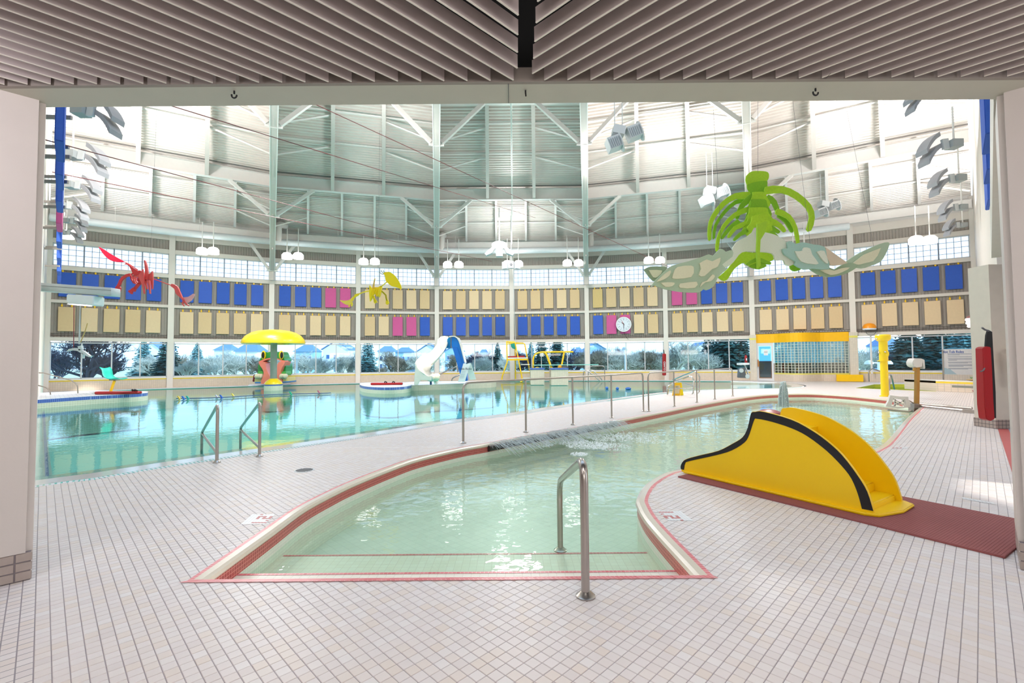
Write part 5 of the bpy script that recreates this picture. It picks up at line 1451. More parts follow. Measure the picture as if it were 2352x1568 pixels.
MB().prism([P3(x, y, 24.05) for x, y in ((1190, 110), (1215, 108), (1215, 430), (1190, 430))], (0, 0.05, 0)).build('joint_strip', DGREY, bs_)
MB().tube([P3(1060, 440, 24.3), P3(730, 830, 23.9)], 0.03, 6).build('blue_strut', mat('strut_blue', (30, 110, 190), .4), bs_)
MB().tube([P3(620, 1350, 23.3), P3(622, 1465, 23.0)], 0.05, 8).build('post', mat('post_navy', (20, 50, 110), .4), bs_)
for pts, lab in ((((870, 1190, 25.5), (1330, 965, 25.6), (1400, 970, 25.7), (1402, 1120, 25.7)), 'steel rail by the blue ladder, the longer upper one'), (((1225, 1375, 25.0), (1225, 1330, 25.0), (1270, 1280, 25.0), (1460, 1190, 25.2)), 'steel rail by the blue ladder, the short lower one')):
    simple(MB().tube(fillet([P3(*p) for p in pts], .15), 0.035, 8), 'ladder_rail', INOX, lab, 'handrail', smooth=True)

# ---- A-frame sign
sY = 23.9
sg_ = thing('sandwich_board', 'white folding sandwich board at the foot of the blue slide ladder', 'sign', P3(1600, 1400, sY))
o = MB().prism([P3(x, y, sY) for x, y in ((1560, 870), (1620, 862), (1650, 895), (1690, 870), (1760, 862), (1600, 1400), (1400, 1400))], (0, 0.05, 0)).build('front_board', PAPER, sg_)
MB().prism([P3(x, y, sY + .12) for x, y in ((1730, 862), (1780, 870), (1925, 1330), (1750, 1345), (1690, 1150), (1700, 1060))], (0, 0.05, 0)).build('rear_board', mat('board_back', (216, 226, 222), .5), sg_)
lnm = MB()
for y in (1095, 1125, 1165, 1195, 1225, 1255, 1285):
    f = (y - 870) / 530; x0 = 1580 - 160 * f; lnm.prism([P3(x, yy, sY - .01) for x, yy in ((x0, y), (x0 + 120, y), (x0 + 117, y + 7), (x0 - 3, y + 7))], (0, .004, 0))
lnm.build('print_lines', mat('faint_print', (176, 184, 200), .6), sg_)
text('Slide Rules', 'lettering', INKD, sg_, P3(1618, 1025, sY - .02), 0.15, (1, 0, 0))

# ---- lifeguard chair
ck = lambda x, y: (1140 + x / 9.046, 770 + y / 9.046)
gY = 31.6
lg = thing('lifeguard_chair', 'tall yellow lifeguard chair with ladder steps and teal seat', 'lifeguard chair', V((D(1185, 868, gY).x, gY, 0)))


ZL0 = D(1180, 868, gY).z


def ct(x, y, dy=0):
    p = D(*ck(x, y), gY + dy)
    if p.z < 2.0: p.z = 2.0 - (2.0 - p.z) * 2.0 / (2.0 - ZL0)
    return p


frm = MB()
for pts in ([ct(105, 880, -.4), ct(125, 780, -.4), ct(225, 530, -.4), ct(215, 130, -.4)], [ct(545, 870, -.4), ct(390, 150, -.4), ct(215, 180, -.4)], [ct(725, 850, .5), ct(590, 180, .5), ct(560, 165, .5), ct(390, 175, .5), ct(400, 850, .5)], [ct(205, 130, -.4), ct(395, 140, -.4)],
            [ct(110, 860, -.4), ct(545, 855, -.4)], [ct(545, 855, .5), ct(730, 850, .5)], [ct(400, 850, .5), ct(545, 870, .5)], [ct(215, 140, -.4), ct(220, 140, .5), ct(560, 165, .5)]): frm.tube(fillet(pts, .08), 0.045, 8)
frm.build('frame', YELS, lg, smooth=True)
pm_ = MB(); pm_.box((ct(440, 455).x, gY, ct(440, 455).z), (m_(46, gY), 0.9, 0.08)); pm_.build('platform', mat('fibreglass_white', (232, 230, 220), .4), lg)
MB().bar(ct(230, 487, -.4), ct(640, 480, -.4), 0.06, 0.1).build('platform_rail', YELS, lg)
for y, x0, x1 in ((573, 510, 690), (700, 535, 710), (825, 555, 730)): MB().box(((ct(x0, y).x + ct(x1, y).x) / 2, gY, ct(x0, y).z), (ct(x1, y).x - ct(x0, y).x, 0.8, 0.05)).build('step', mat('fibreglass_white', (232, 230, 220), .4), lg)
o = MB().prism([ct(x, y, 0) for x, y in ((295, 145), (340, 140), (390, 150), (400, 240), (415, 265), (390, 285), (340, 270), (305, 235))], (0, 0.4, 0)).build('seat', TEAL, lg); bev(o, .03, 2)
for x, y, dy in ((495, 960, -.5), (825, 940, .3)): MB().tube([D(*ck(x + 50, y - 45), gY + dy) , D(*ck(x + 40, y), gY + dy), D(*ck(x, y + 5), gY + dy)], 0.05, 6).build('caster_arm', YELS, lg)
t, a, b, d, s_, u = rescue_tube('rescue_tube', 'dark red rescue tube draped on the lifeguard chair platform', ct(235, 437, -.25), ct(590, 428, -.25), 0.1, .6)
simple(MB().tube([ct(400, 150, .1), D(1180, 660, gY), D(1178, 610, gY)], 0.02, 5), 'hanging_pole', GREYP, 'long thin white pole rising behind the lifeguard chair', 'pole')
blk = BLK
# ---- diving stands with boards
def stand(x0, x1, ytop, ybase, Y, label):
    p0, p1 = D(x0, ytop, Y), D(x1, ytop, Y); zb = 0
    t = thing('diving_block', label, 'diving block', V(((p0.x + p1.x) / 2, Y, 0)))
    mb = MB(); c = V(((p0.x + p1.x) / 2, Y + .7, p0.z / 2)); w_ = p1.x - p0.x
    mb.box(c, (w_, 1.4, p0.z)); mb.uv = [(v.x + v.y, v.z) for v in mb.v]; mb.build('block', WALLT, t)
    MB().box((c.x, c.y, p0.z + 0.02), (w_ + .06, 1.46, 0.07)).build('blue_edge', BAND, t)
    return p0.z


dY = 27.6
zs = stand(1219, 1250, 848, 868, dY, 'beige tiled block below the yellow curved board rail end')
stand(1266, 1305, 848, 876, dY - 0.6, 'beige tiled block below the big yellow board stand')
ds = thing('diving_board_stand', 'yellow tube frame of the diving board on two tiled blocks', 'diving stand', D(1266, 847, dY))
fr_ = MB()
fr_.tube(fillet([ct(775, 680, .2), ct(760, 480, .2), ct(800, 380, .2), ct(920, 345, .2), ct(1600, 340, .2)], .3), 0.055, 8); fr_.build('top_rail', YELS, ds, smooth=True)
fr_ = MB(); fr_.tube(fillet([ct(1000, 350, 0), ct(1040, 380, 0), ct(1165, 680, 0), ct(1350, 680, 0)], .3), 0.07, 8); fr_.tube(fillet([ct(1410, 350, 0), ct(1345, 640, 0)], .1), 0.06, 8); fr_.build('leg', YELS, ds, smooth=True)
o = MB().prism([ct(x, y, -.3) for x, y in ((1160, 640), (1340, 635), (1470, 645), (1465, 695), (1180, 695))], (0, .9, 0)).build('base_tray', YELS, ds)
o = MB().prism([ct(x, y, -.1) for x, y in ((765, 640), (800, 640), (860, 610), (905, 640), (915, 695), (770, 695))], (0, .6, 0)).build('fulcrum_cover', YELS, ds); bev(o, .03, 2)
MB().ell(ct(1320, 615, -.2), (0.14, 0.14, 0.14), 12, 8).build('wheel', mat('ochre_wheel', (220, 150, 20), .5), ds, smooth=True)
MB().ell(ct(1410, 620, -.1), (0.28, 0.2, 0.1), 10, 6).build('roller', DGREY, ds, smooth=True)
MB().box((ct(1440, 580).x, gY, ct(1440, 578).z), (m_(148, gY), 0.5, 0.05)).build('springboard', TINT, ds)
simple(MB().box(ct(945, 395, .6), (m_(8, gY), 0.05, m_(8.5, gY))), 'control_box', PAPER, 'small white box on a stand beside the yellow diving rail', 'box')
simple(MB().tube([ct(935, 430, .6), V((ct(935, 430, .6).x, gY + .6, zs))], 0.03, 6), 'box_stand', GREYP, 'thin post carrying the small white box', 'post')
for (pts, lab) in ((((1810, 900), (1812, 700), (1850, 670), (1910, 690), (2060, 800), (2150, 870)), 'steel pool ladder at the far edge, the nearer hoop'), (((1910, 900), (1912, 700), (1960, 665), (2020, 690), (2150, 800), (2200, 860)), 'steel pool ladder at the far edge, the farther hoop')):
    simple(MB().tube(fillet([ct(x, y, -.2) for x, y in pts], .2), 0.03, 8), 'pool_ladder', INOX, lab, 'ladder', smooth=True)
simple(MB().tube(fillet([ct(1900, 640, 1), ct(1980, 598, 1), ct(2250, 598, 1), ct(2252, 900, 1)], .2), 0.03, 8), 'pool_rail', INOX, 'tall steel rail at the far pool edge beside the diving board', 'handrail', smooth=True)

# ---- clock
a_, b_, u6, n6, L6 = bay(1)
cpos = D(1432.5, 744.5, (a_ + (b_ - a_) * .48).y - 0.35); rk = m_(17.2, cpos.y)
ckk = thing('wall_clock', 'large round white wall clock in front of a pink panel', 'clock', cpos)
Mr = Matrix((u6, V((0, 0, 1)), -n6 * -1)).transposed()


def cp(x, y, d): return cpos + u6 * x + V((0, 0, y)) + n6 * d


def disc(r, d, m, nm, r0=0, n=40, th=0.01, par=None):
    mb = MB(); o_ = [cp(math.cos(2 * math.pi * i / n) * r, math.sin(2 * math.pi * i / n) * r, d) for i in range(n)]
    return mb.prism(o_, n6 * th).build(nm, m, par or ckk)


disc(rk, -.12, PAPER, 'case', th=.12); disc(rk * .86, 0.001, mat('dial_ring', (196, 204, 216), .5), 'dial_ring', th=.004); disc(rk * .8, .004, mat('dial_face', (228, 234, 244), .5), 'dial', th=.004)
for h in range(1, 13):
    an = math.pi / 2 - h * math.pi / 6
    text(str(h), 'numeral', INKD, ckk, cp(math.cos(an) * rk * .64, math.sin(an) * rk * .64, .012), rk * .2, u6)
    tk = MB().prism([cp(math.cos(an + q) * rk * r_, math.sin(an + q) * rk * r_, .01) for q, r_ in ((-.02, .78), (.02, .78), (.02, .86), (-.02, .86))], n6 * .003); tk.build('tick', INKD, ckk)


def hand(an, l, w_, m, nm):
    an = math.pi / 2 - an; d = V((math.cos(an), math.sin(an), 0)); p = V((-d.y, d.x, 0)) * w_
    MB().prism([cp(*(q.x, q.y), .016) for q in (-d * l * .25 + p, d * l * .6 + p * 1.2, d * l, d * l * .6 - p * 1.2, -d * l * .25 - p)], n6 * .003).build(nm, m, ckk)


hand(math.radians(312), rk * .5, rk * .03, INKD, 'hour_hand'); hand(math.radians(180), rk * .7, rk * .03, INKD, 'minute_hand'); hand(math.radians(332), rk * .68, rk * .02, RTUBE, 'second_hand')
simple(MB().tube([cp(0, -rk, 0), cp(.1, -rk - .3, 0), cp(.3, -rk - .55, 0)], .012, 5), 'clock_cord', BLK, 'thin black cord hanging below the wall clock', 'cord')

# ---- steam room in bay nine
a, b, u, n, L = bay(3)
SR = thing('steam_room', 'steam room front with yellow fascia, glass blocks and a glazed door', 'steam room', (a + b) / 2)


def sp_(s, d, z): return a + u * s + n * d + V((0, 0, z))


def dcurve(s):     # the front bows out into the hall
    f = max(0, min(1, (s - 1.15) / 3.6)); return 0.12 + 0.85 * math.sin(math.pi * min(1, f * 1.35)) ** 1.5 if f < .74 else 0.12


def strip(s0, s1, z0, z1, th, nm, m, uv=False, steps=24, dd=0):
    mb = MB(); 
    if uv: mb.uv = []
    for i in range(steps + 1):
        s = s0 + (s1 - s0) * i / steps; d = dcurve(s) + dd
        for dq, z in ((d, z0), (d, z1), (d - th, z1), (d - th, z0)):
            mb.v.append(sp_(s, dq, z))
            if uv: mb.uv.append((s, z))
    for i in range(steps):
        for j in range(4): p = 4 * i + j; q = 4 * i + (j + 1) % 4; mb.f.append((p, q, q + 4, p + 4))
    mb.f.append((0, 1, 2, 3)); mb.f.append(tuple(4 * steps + j for j in (3, 2, 1, 0)))
    return mb.build(nm, m, SR)


strip(0.2, L - .25, 2.42, 2.98, 0.2, 'fascia', mat('fascia_yellow', (250, 190, 0), .45), dd=.06)
strip(1.15, L - .2, 0, 0.42, 0.15, 'dado', WALLT, uv=True); strip(1.15, L - .2, 0.42, 0.5, 0.16, 'dado_cap', mat('pale_yellow_tile', (232, 224, 110), .4), dd=.01)
strip(1.22, L - .28, 0.5, 2.42, 0.04, 'block_glass', BLKGL, dd=-.03)
gbar = MB(); ns_ = 22
for i in range(ns_ + 1):
    s = 1.22 + (L - .28 - 1.22) * i / ns_; d = dcurve(s)
    gbar.bar(sp_(s, d, .5), sp_(s, d, 2.42), 0.03, 0.06, up=tuple(n))
for j in range(1, 12):
    z = .5 + 1.92 * j / 12
    for i in range(ns_):
        s = 1.22 + (L - .28 - 1.22) * i / ns_; s2 = 1.22 + (L - .28 - 1.22) * (i + 1) / ns_; gbar.bar(sp_(s, dcurve(s), z), sp_(s2, dcurve(s2), z), 0.05, 0.022)
gbar.build('block_joints', mat('block_joint', (214, 218, 204), .5), SR, kind='stuff')
fmm = MB()
for s0, s1, z0, z1 in ((.2, .32, 0, 2.42), (1.05, 1.17, 0, 2.42), (.32, 1.05, 2.22, 2.42), (.32, 1.05, 0, .14)): wbox(fmm, a, u, n, s0, s1, z0, z1, 0.02, .16)
fmm.build('door_frame', mat('door_white', (226, 228, 232), .4), SR)
dl = MB(); wbox(dl, a, u, n, .36, 1.01, .2, 2.18, .07, .09); dl.build('door', GLASS, SR)
mb = MB(); wbox(mb, a, u, n, .25, .33, .9, 1.35, .16, .24); mb.build('door_handle', mat('wood_handle', (190, 130, 70), .5), SR)
mb = MB(); wbox(mb, a, u, n, .62, .86, 1.62, 1.98, .1, .105); mb.build('notice', PAPER, SR)
text('STEAM', 'lettering', INKD, SR, sp_(.74, .115, 1.82), .07, u)
# inside: bench, back wall
mb = MB(); wbox(mb, a, u, n, .2, L - .2, 0, .55, -1.1, -.7); wbox(mb, a, u, n, .2, L - .2, .55, 1.1, -1.9, -1.1); mb.build('bench', mat('cedar', (150, 104, 74), .6, vary=.2, scale=3), SR)
mb = MB(); wbox(mb, a, u, n, .2, L - .2, 1.1, 3.0, -2.2, -2.1); mb.build('rear_glazing', GLASS, SR)
mb = MB(); wbox(mb, a, u, n, .22, 1.15, 0, 1.25, -.62, -.55); mb.build('wood_panel', mat('cedar', (150, 104, 74), .6, vary=.2, scale=3), SR)
lamp('POINT', 'steam_room_fill', a + u * 1.6 - n * .5 + V((0, 0, 2.2)), 60, (1, .9, .8), .15)  # fill light added to brighten the inside of the steam room
mb = MB(); wbox(mb, a, u, n, .1, L - .1, 3.0, 3.1, -2.2, 0); mb.build('roof_slab', WHITE, SR)
mb = MB(); wbox(mb, a, u, n, .1, .2, 0, 3, -2.2, 0); wbox(mb, a, u, n, L - .2, L - .1, 0, 3, -2.2, 0); mb.build('end_wall', WHITE, SR)
for s0, s1 in ((-.18, .2), (L - .25, L + .16)):
    mb = MB(); wbox(mb, a, u, n, s0, s1, 0, 2.95, 0, .34); mb.uv = [((v - a).dot(u), v.z) for v in mb.v]; o = mb.build('tiled_pier', brickmat('pier_mosaic', (218, 208, 192), (200, 192, 178), .1, .1, .005, .35, uv=True) if 'pier_mosaic' not in MATS else MATS['pier_mosaic'], SR)
    mb = MB(); wbox(mb, a, u, n, s0 - .005, s1 + .005, 2.62, 2.74, 0, .345); mb.build('yellow_line', mat('pale_yellow_tile', (232, 224, 110), .4), SR)
mb = MB(); wbox(mb, a, u, n, L - .95, L + .35, 0.02, .42, .2, .42)
simple(mb, 'yellow_cabinet', mat('cabinet_yellow', (250, 200, 0), .4), 'low yellow cabinet at the foot of the glass block wall', 'cabinet')
fe = thing('fire_extinguisher', 'red fire extinguisher beside the steam room door', 'fire extinguisher', D(1714, 834, W(3).y - .5))
yy = W(3).y - .42; pe = D(1713.5, 835, yy)
MB().lathe(pe, [(0.06, 0), (0.075, .02), (0.075, .46), (0.05, .53), (0.025, .56)], 14).build('cylinder', RTUBE, fe, smooth=True)
MB().box(V((pe.x, yy + .12, pe.z + .3)), (.05, .3, .05)).build('wall_hook', DGREY, fe); MB().box(pe + V((0, 0, .6)), (.06, .04, .08)).build('valve', BLK, fe); MB().box(pe + V((0, -.076, .28)), (.07, .004, .14)).build('sticker', PAPER, fe)
# pool cleaner trolley
ty = W(3).y - 1.9
pc_ = thing('pool_cleaner', 'grey wheeled pool cleaning machine near the steam room', 'pool cleaner', V((D(1712, 868, ty).x, ty, 0)))
cc = lambda x, y: (1680 + x / 7.84, 750 + y / 7.84)
o = MB().prism([D(*cc(x, y), ty) for x, y in ((155, 920), (165, 780), (200, 740), (245, 735), (265, 870), (320, 880), (325, 925))], (0, .4, 0)).build('body', DGREY, pc_); bev(o, .02, 2)
o = MB().prism([D(*cc(x, y), ty) for x, y in ((165, 655), (325, 650), (325, 685), (240, 690), (165, 690))], (0, .5, 0)).build('tray', PAPER, pc_)
MB().bar(D(*cc(240, 690), ty + .2), D(*cc(300, 850), ty + .2), .1, .06).build('handle', GREYP, pc_)
for x, y in ((292, 895), (182, 790)):
    c = D(*cc(x, y), ty - .04); MB().prism([c + V((math.cos(q) * .13, 0, math.sin(q) * .13)) for q in [i * math.pi / 8 for i in range(16)]], (0, .05, 0)).build('wheel', GREYP, pc_)

# ---- wet floor sign
wf = thing('wet_floor_sign', 'yellow folding wet floor sign on the deck between the pools', 'sign', G(1556, 908))
wY = G(1556, 908).y
cw = lambda x, y: (1520 + x / 12.06, 830 + y / 12.06)
o = MB().prism([D(*cw(x, y), wY) for x, y in ((345, 590), (540, 585), (500, 945), (290, 948))], (0, .03, 0)).build('front_panel', mat('sign_yellow', (250, 196, 0), .4), wf)
o = MB().prism([D(*cw(x, y), wY + .02) for x, y in ((525, 585), (548, 585), (605, 930), (520, 940))], (0, .16, 0)).build('rear_panel', mat('sign_yellow_light', (255, 225, 0), .4), wf)
MB().prism([D(*cw(x, y), wY - .006) for x, y in ((375, 665), (510, 660), (485, 885), (350, 888))], (0, .004, 0)).build('label_panel', mat('sign_label', (220, 206, 168), .6), wf)
text('WET', 'lettering', INKD, wf, D(*cw(425, 705), wY - .01), .05, (1, 0, 0)); text('FLOOR', 'lettering', INKD, wf, D(*cw(420, 745), wY - .01), .05, (1, 0, 0))

# ---- yellow spray post
yb = G(2033, 910); Yp = yb.y
yp = thing('spray_post', 'tall bright yellow spray post with nozzles on a flanged head', 'spray feature', yb)
z1_, z2_, z3_ = D(2030, 828, Yp).z, D(2030, 783, Yp).z, D(2027, 773, Yp).z
MB().lathe(yb, [(m_(10.5, Yp), 0), (m_(10.5, Yp), .03), (m_(7.6, Yp), .04), (m_(7.4, Yp), z1_ - .02), (m_(12, Yp), z1_ - .02), (m_(12, Yp), z1_ + .01)], 24).build('lower_pole', YELP, yp, smooth=True)
MB().lathe(yb + V((0, 0, z1_)), [(m_(8.6, Yp), 0), (m_(8.6, Yp), z2_ - z1_ - .02)], 24).build('upper_pole', YELP, yp, smooth=True)
MB().lathe(yb + V((0, 0, z2_ - .02)), [(m_(8.6, Yp), 0), (m_(12, Yp), .04), (m_(15, Yp), .09), (m_(15, Yp), z3_ - z2_ + .06), (m_(13, Yp), z3_ - z2_ + .1)], 24).build('head', YELP, yp, smooth=True)
for x, y in ((2013, 778), (2031, 776), (2018, 809), (2033, 808)): MB().ell(D(x, y, Yp - .16 if x > 2020 else Yp), (.03, .05, .03), 8, 6).build('nozzle', INOXB, yp, smooth=True)
MB().ell(D(2036, 812, Yp - .1), (.07, .1, .14), 10, 8).build('water_gun', YELP, yp, smooth=True)

# ---- pool lift
cl = lambda x, y: (2020 + x / 9.222, 800 + y / 9.222)
lb = G(2104, 935); Yl = lb.y
lf = thing('pool_lift', 'pool lift with white mesh seat, winch head and steel arm', 'pool lift', lb)


def L3(x, y, dy=0): return D(*cl(x, y), Yl + dy)


MB().bar(L3(787, 1190), L3(800, 400), .09, .09).build('mast', mat('bronze_steel', (176, 132, 70), .3, .7), lf)
o = MB().prism([L3(x, y, -.12) for x, y in ((705, 290), (740, 220), (790, 210), (890, 212), (960, 240), (975, 420), (950, 440), (915, 300), (905, 390), (790, 405), (735, 380), (710, 340))], (0, .24, 0)).build('winch_head', mat('lift_white', (226, 220, 216), .4), lf); bev(o, .015, 2)
MB().tube([L3(975, 440), L3(1065, 440)], .02, 6).build('crank', BLK, lf); MB().lathe(L3(745, 480, -.05), [(.04, 0), (.05, .02), (.04, .1)], 10).build('drum', mat('bronze_steel', (176, 132, 70), .3, .7), lf)
stf = MB().prism([L3(x, y, -.1) for x, y in ((230, 990), (330, 1005), (440, 1020), (610, 1020), (615, 1090), (650, 1120), (665, 1230), (620, 1285), (400, 1275), (170, 1250), (125, 1225), (190, 1120))], (0, .05, 0))
# seat: plate with crossed slats
fr2 = MB(); ring_o = [(230, 990), (440, 1018), (612, 1020), (618, 1095), (650, 1120), (660, 1240), (400, 1275), (130, 1225), (190, 1120)]; ring_i = [(295, 1060), (440, 1078), (540, 1080), (548, 1120), (565, 1190), (520, 1235), (400, 1235), (255, 1215), (280, 1120)]
for i in range(9):
    j = (i + 1) % 9; fr2.prism([L3(*ring_o[i], -.1), L3(*ring_o[j], -.1), L3(*ring_i[j], -.1), L3(*ring_i[i], -.1)], (0, .06, 0))
fr2.build('seat_frame', mat('lift_white', (226, 220, 216), .4), lf)
fr2 = MB()
for (x0, y0, x1, y1) in ((300, 1070, 560, 1230), (560, 1080, 260, 1230), (330, 1075, 320, 1230), (480, 1075, 560, 1215), (300, 1120, 420, 1200)): fr2.bar(L3(x0, y0, -.08), L3(x1, y1, -.08), .03, .03, up=(0, 1, 0))
fr2.build('seat_slat', mat('lift_white', (226, 220, 216), .4), lf)
MB().tube([L3(180, 1300), L3(610, 1340), L3(740, 1300)], .03, 8).build('seat_support', INOX, lf); MB().tube([L3(620, 1100), L3(760, 1180)], .02, 8).build('armrest', INOX, lf)
MB().prism([L3(x, y, -.1) for x, y in ((740, 1170), (830, 1170), (890, 1280), (850, 1400), (760, 1440), (730, 1350))], (0, .2, 0)).build('base_bracket', INOX, lf)
arms = MB(); ga, gb = G(2108, 930.5), G(2233, 941.5); arms.tube([ga + V((0, 0, .05)), gb + V((0, 0, .05))], .035, 8); ga2, gb2 = G(2108, 935), G(2230, 948); arms.tube([ga2 + V((0, 0, .05)), gb2 + V((0, 0, .05))], .035, 8); arms.build('floor_arm', INOX, lf, smooth=True)
MB().box(gb2 + V((0, 0, .04)), (.12, .3, .08), rz=.3).build('arm_foot', INOX, lf)
# ---- notice board
nY = G(2165, 892).y; cn = lambda x, y: (2140 + x / 11.2, 780 + y / 11.2)
nb = thing('notice_board', 'large white notice board with blue heading and lines of print', 'notice board', D(2168, 872, nY))


def N3(x, y, dy=0): return D(*cn(x, y), nY + dy)


MB().prism([N3(x, y) for x, y in ((310, 260), (345, 245), (1330, 230), (1330, 905), (330, 890))], (0, .03, 0)).build('board', PAPER, nb)
text('Hot Tub Rules', 'heading', INKB, nb, N3(545, 312, -.01), .17, (1, 0, 0))
lm_ = MB()
for (y, x0, x1) in ((362, 415, 1065), (388, 415, 720), (433, 415, 1205), (478, 415, 1165), (502, 430, 1090), (524, 430, 650), (570, 415, 1140), (593, 430, 930), (638, 430, 1175), (662, 435, 1105), (684, 435, 820), (730, 430, 1120), (752, 430, 940)): lm_.prism([N3(x, yy, -.004) for x, yy in ((x0, y), (x1, y - 3), (x1, y + 6), (x0, y + 9))], (0, .003, 0))
lm_.build('print_lines', mat('print_grey', (130, 142, 168), .6), nb)
MB().prism([N3(x, y, -.004) for x, y in ((330, 720), (480, 760), (650, 890), (335, 885))], (0, .003, 0)).build('corner_tint', mat('pale_cyan_print', (180, 208, 222), .6), nb)
MB().tube([N3(275, 250), V((N3(300, 1020).x, nY, 0))], .03, 6).build('post', INOX, nb); MB().tube([N3(1335, 300), V((N3(1335, 1020).x, nY, 0))], .03, 6).build('post', INOX, nb)
# ---- tiled bench blocks at the hot tub
b0, b1_ = G(2150, 898), G(2262, 903); zt2 = D(2150, 874, b0.y).z
bn = thing('tiled_bench', 'beige tiled bench block with yellow edge and vent slot', 'bench', b0)
mb = MB(); back = V((.0, 1.6, 0)); q_ = [b0, b1_, b1_ + back, b0 + back]; mb.prism(q_, (0, 0, zt2)); mb.uv = [(v.x, v.z) for v in mb.v]; mb.build('block', WALLT, bn)
MB().prism([p + V((0, -.012, zt2 - .1)) for p in q_], (0, 0, .075)).build('yellow_edge', YTILE, bn); MB().prism([p + V((0, -.015, zt2 - .02)) for p in q_], (0, 0, .035)).build('top', WHITE, bn)
MB().add([b0 + (b1_ - b0) * f + V((0, -.013, z)) for f, z in ((.34, zt2 * .42), (.97, zt2 * .42), (.97, zt2 * .62), (.34, zt2 * .62))], [(0, 1, 2, 3)]).build('vent_slot', mat('vent_grey', (132, 134, 122), .5), bn)
for i in range(3):
    c0, c1 = G(2118 + i * 11, 893 - i * 4), G(2156, 893 - i * 4)
    if i < 2:
        o = MB().prism([c0, c1, c1 + V((0, .35, 0)), c0 + V((0, .35, 0))], (0, 0, .02 + .1 * i)); simple(o, 'yellow_step', mat('spa_yellow_tile', (222, 212, 66), .35), 'yellow tiled step at the hot tub, %s' % ('lower one', 'upper one')[i], 'step')
for i, (y, lab) in enumerate(((868.5, 'upper yellow edged ledge behind the notice board'), (873, 'lower yellow edged ledge behind the notice board'))):
    p = G(2170, 880 - i * 1.5); zz = D(2170, y - 4, p.y + 1.2).z
    simple(MB().box((p.x + 1.6, p.y + 1.6 - i * .5, zz / 2), (3.4, .5, max(zz, .2))), 'tiled_ledge', YTILE, lab, 'ledge')
pl = thing('plant_bowl', 'shallow bowl with green leaves on the tiled bench', 'plant', D(2245, 873, b1_.y + .3)); pb = V((D(2243, 873, b1_.y + .5).x, b1_.y + .5, zt2 + .02))
MB().lathe(pb, [(.16, 0), (.3, .05), (.32, .07)], 16).build('bowl', mat('straw_bowl', (200, 170, 120), .7), pl)
lv = MB()
for i in range(30):
    an = random.random() * 6.28; rr = random.random() * .25; c = pb + V((math.cos(an) * rr, math.sin(an) * rr, .07 + random.random() * .06)); lv.add([c, c + V((.05, 0, .03)), c + V((.02, .05, .04))], [(0, 1, 2)])
lv.build('leaves', mat('leaf_green', (96, 130, 70), .6), pl, kind='stuff')
for pts, lab in (([(1996, 876, 24.5), (1995, 853, 24.5), (2003, 846, 24.5), (2018, 851, 24.0), (2028, 856, 23.5)], 'curved steel rail at the hot tub, behind the yellow post'), ([(2043, 897, 20.6), (2043, 862, 20.6), (2047, 860, 20.8), (2055, 897, 21.6)], 'steep steel rail at the hot tub, between yellow post and pool lift')):
    simple(MB().tube(fillet([D(*p) for p in pts], .25), .03, 8), 'pool_rail', INOX, lab, 'handrail', smooth=True)

# ---- float line with coloured pennants
yf = 19.6; fp = [G(405, 916, 0), G(500, 914, 0), G(620, 907, 0), G(735, 904, 0), G(760, 903, 0)]
fl2 = thing('float_line', 'thin rope floating on the main pool', 'float line', fp[2]); MB().tube([p + V((0, 0, .02)) for p in cr_path(fp, 6)], .02, 5).build('rope', mat('rope_navy', (50, 80, 120), .6), fl2)
for (px, py, col, nm) in ((410, 917, (226, 190, 90), 'yellow'), (420, 917, (40, 100, 190), 'blue'), (430, 916.5, (20, 160, 150), 'teal'), (497, 914, (190, 190, 210), 'lilac'), (507, 914, (40, 90, 190), 'deep blue'), (534, 911, (226, 200, 90), 'pale yellow'), (667, 906.5, (20, 160, 130), 'green'), (732, 904, (200, 110, 130), 'pink')):
    p = G(px, py); w_ = m_(4.2, p.y); h = m_(7.5, p.y); z = .03
    mb = MB().prism([p + V((x * w_, 0, zz * h)) for x, zz in ((-1, 1), (-.3, 1), (1, 0), (-.3, -.3), (-1, -.3), (.2, 0))], (0, .05, 0))
    simple(mb, 'pennant', mat('pennant_' + nm.replace(' ', '_'), col, .5), '%s arrow shaped float marker on the rope' % nm, 'float marker', 'float markers on the rope')
for i, (px, py) in enumerate(((1394, 892), (1418, 893), (1443, 893.5))):
    p = G(px, py); mb = MB().ell(p + V((0, 0, .02)), (m_(3.6 if i < 2 else 7, p.y), .12, m_(3.6, p.y)), 12, 8)
    simple(mb, 'pool_buoy', mat('buoy_blue', (30, 90, 170), .4), 'small blue float near the guard rail, %s' % ('first from the diving stand', 'the middle one', 'the longest one')[i], 'buoy', smooth=True)

# ================================================================== LAMPS AND FITTINGS OVERHEAD
def light_cluster(px, py, Y, w_px, mir, label):
    s = m_(w_px, Y); c = D(px, py, Y)
    t = thing('uplight', label, 'light fitting', c)
    def q(x, z, y=0): return c + V((x * s * mir, y * s, z * s))
    MB().box(q(-.32, .08), (.3 * s, .3 * s, .22 * s)).build('ballast_box', mat('ballast_grey', (160, 166, 168), .5), t)
    MB().bar(q(-.15, .1), q(.02, .08), .08 * s, .3 * s).build('arm', GREYP, t)
    for dz, dx in ((.05, 0.05), (-.28, 0.0)):
        mb = MB(); arc = [(.02 + dx, .42 + dz), (.18 + dx, .30 + dz), (.32 + dx, .12 + dz), (.42 + dx, -.08 + dz)]
        o_ = [q(x, z) for x, z in sm2(arc, 3)] + [q(x - .02, z - .13) for x, z in sm2(arc, 3)[::-1]]
        mb.prism(o_, (0, .4 * s, 0)); mb.build('reflector', mat('reflector_grey', (150, 152, 158), .5), t)
    MB().tube([q(-.32, .19), q(-.32, 1.2)], .02 * s + .005, 6).build('hanger', WHITE, t)
    return t


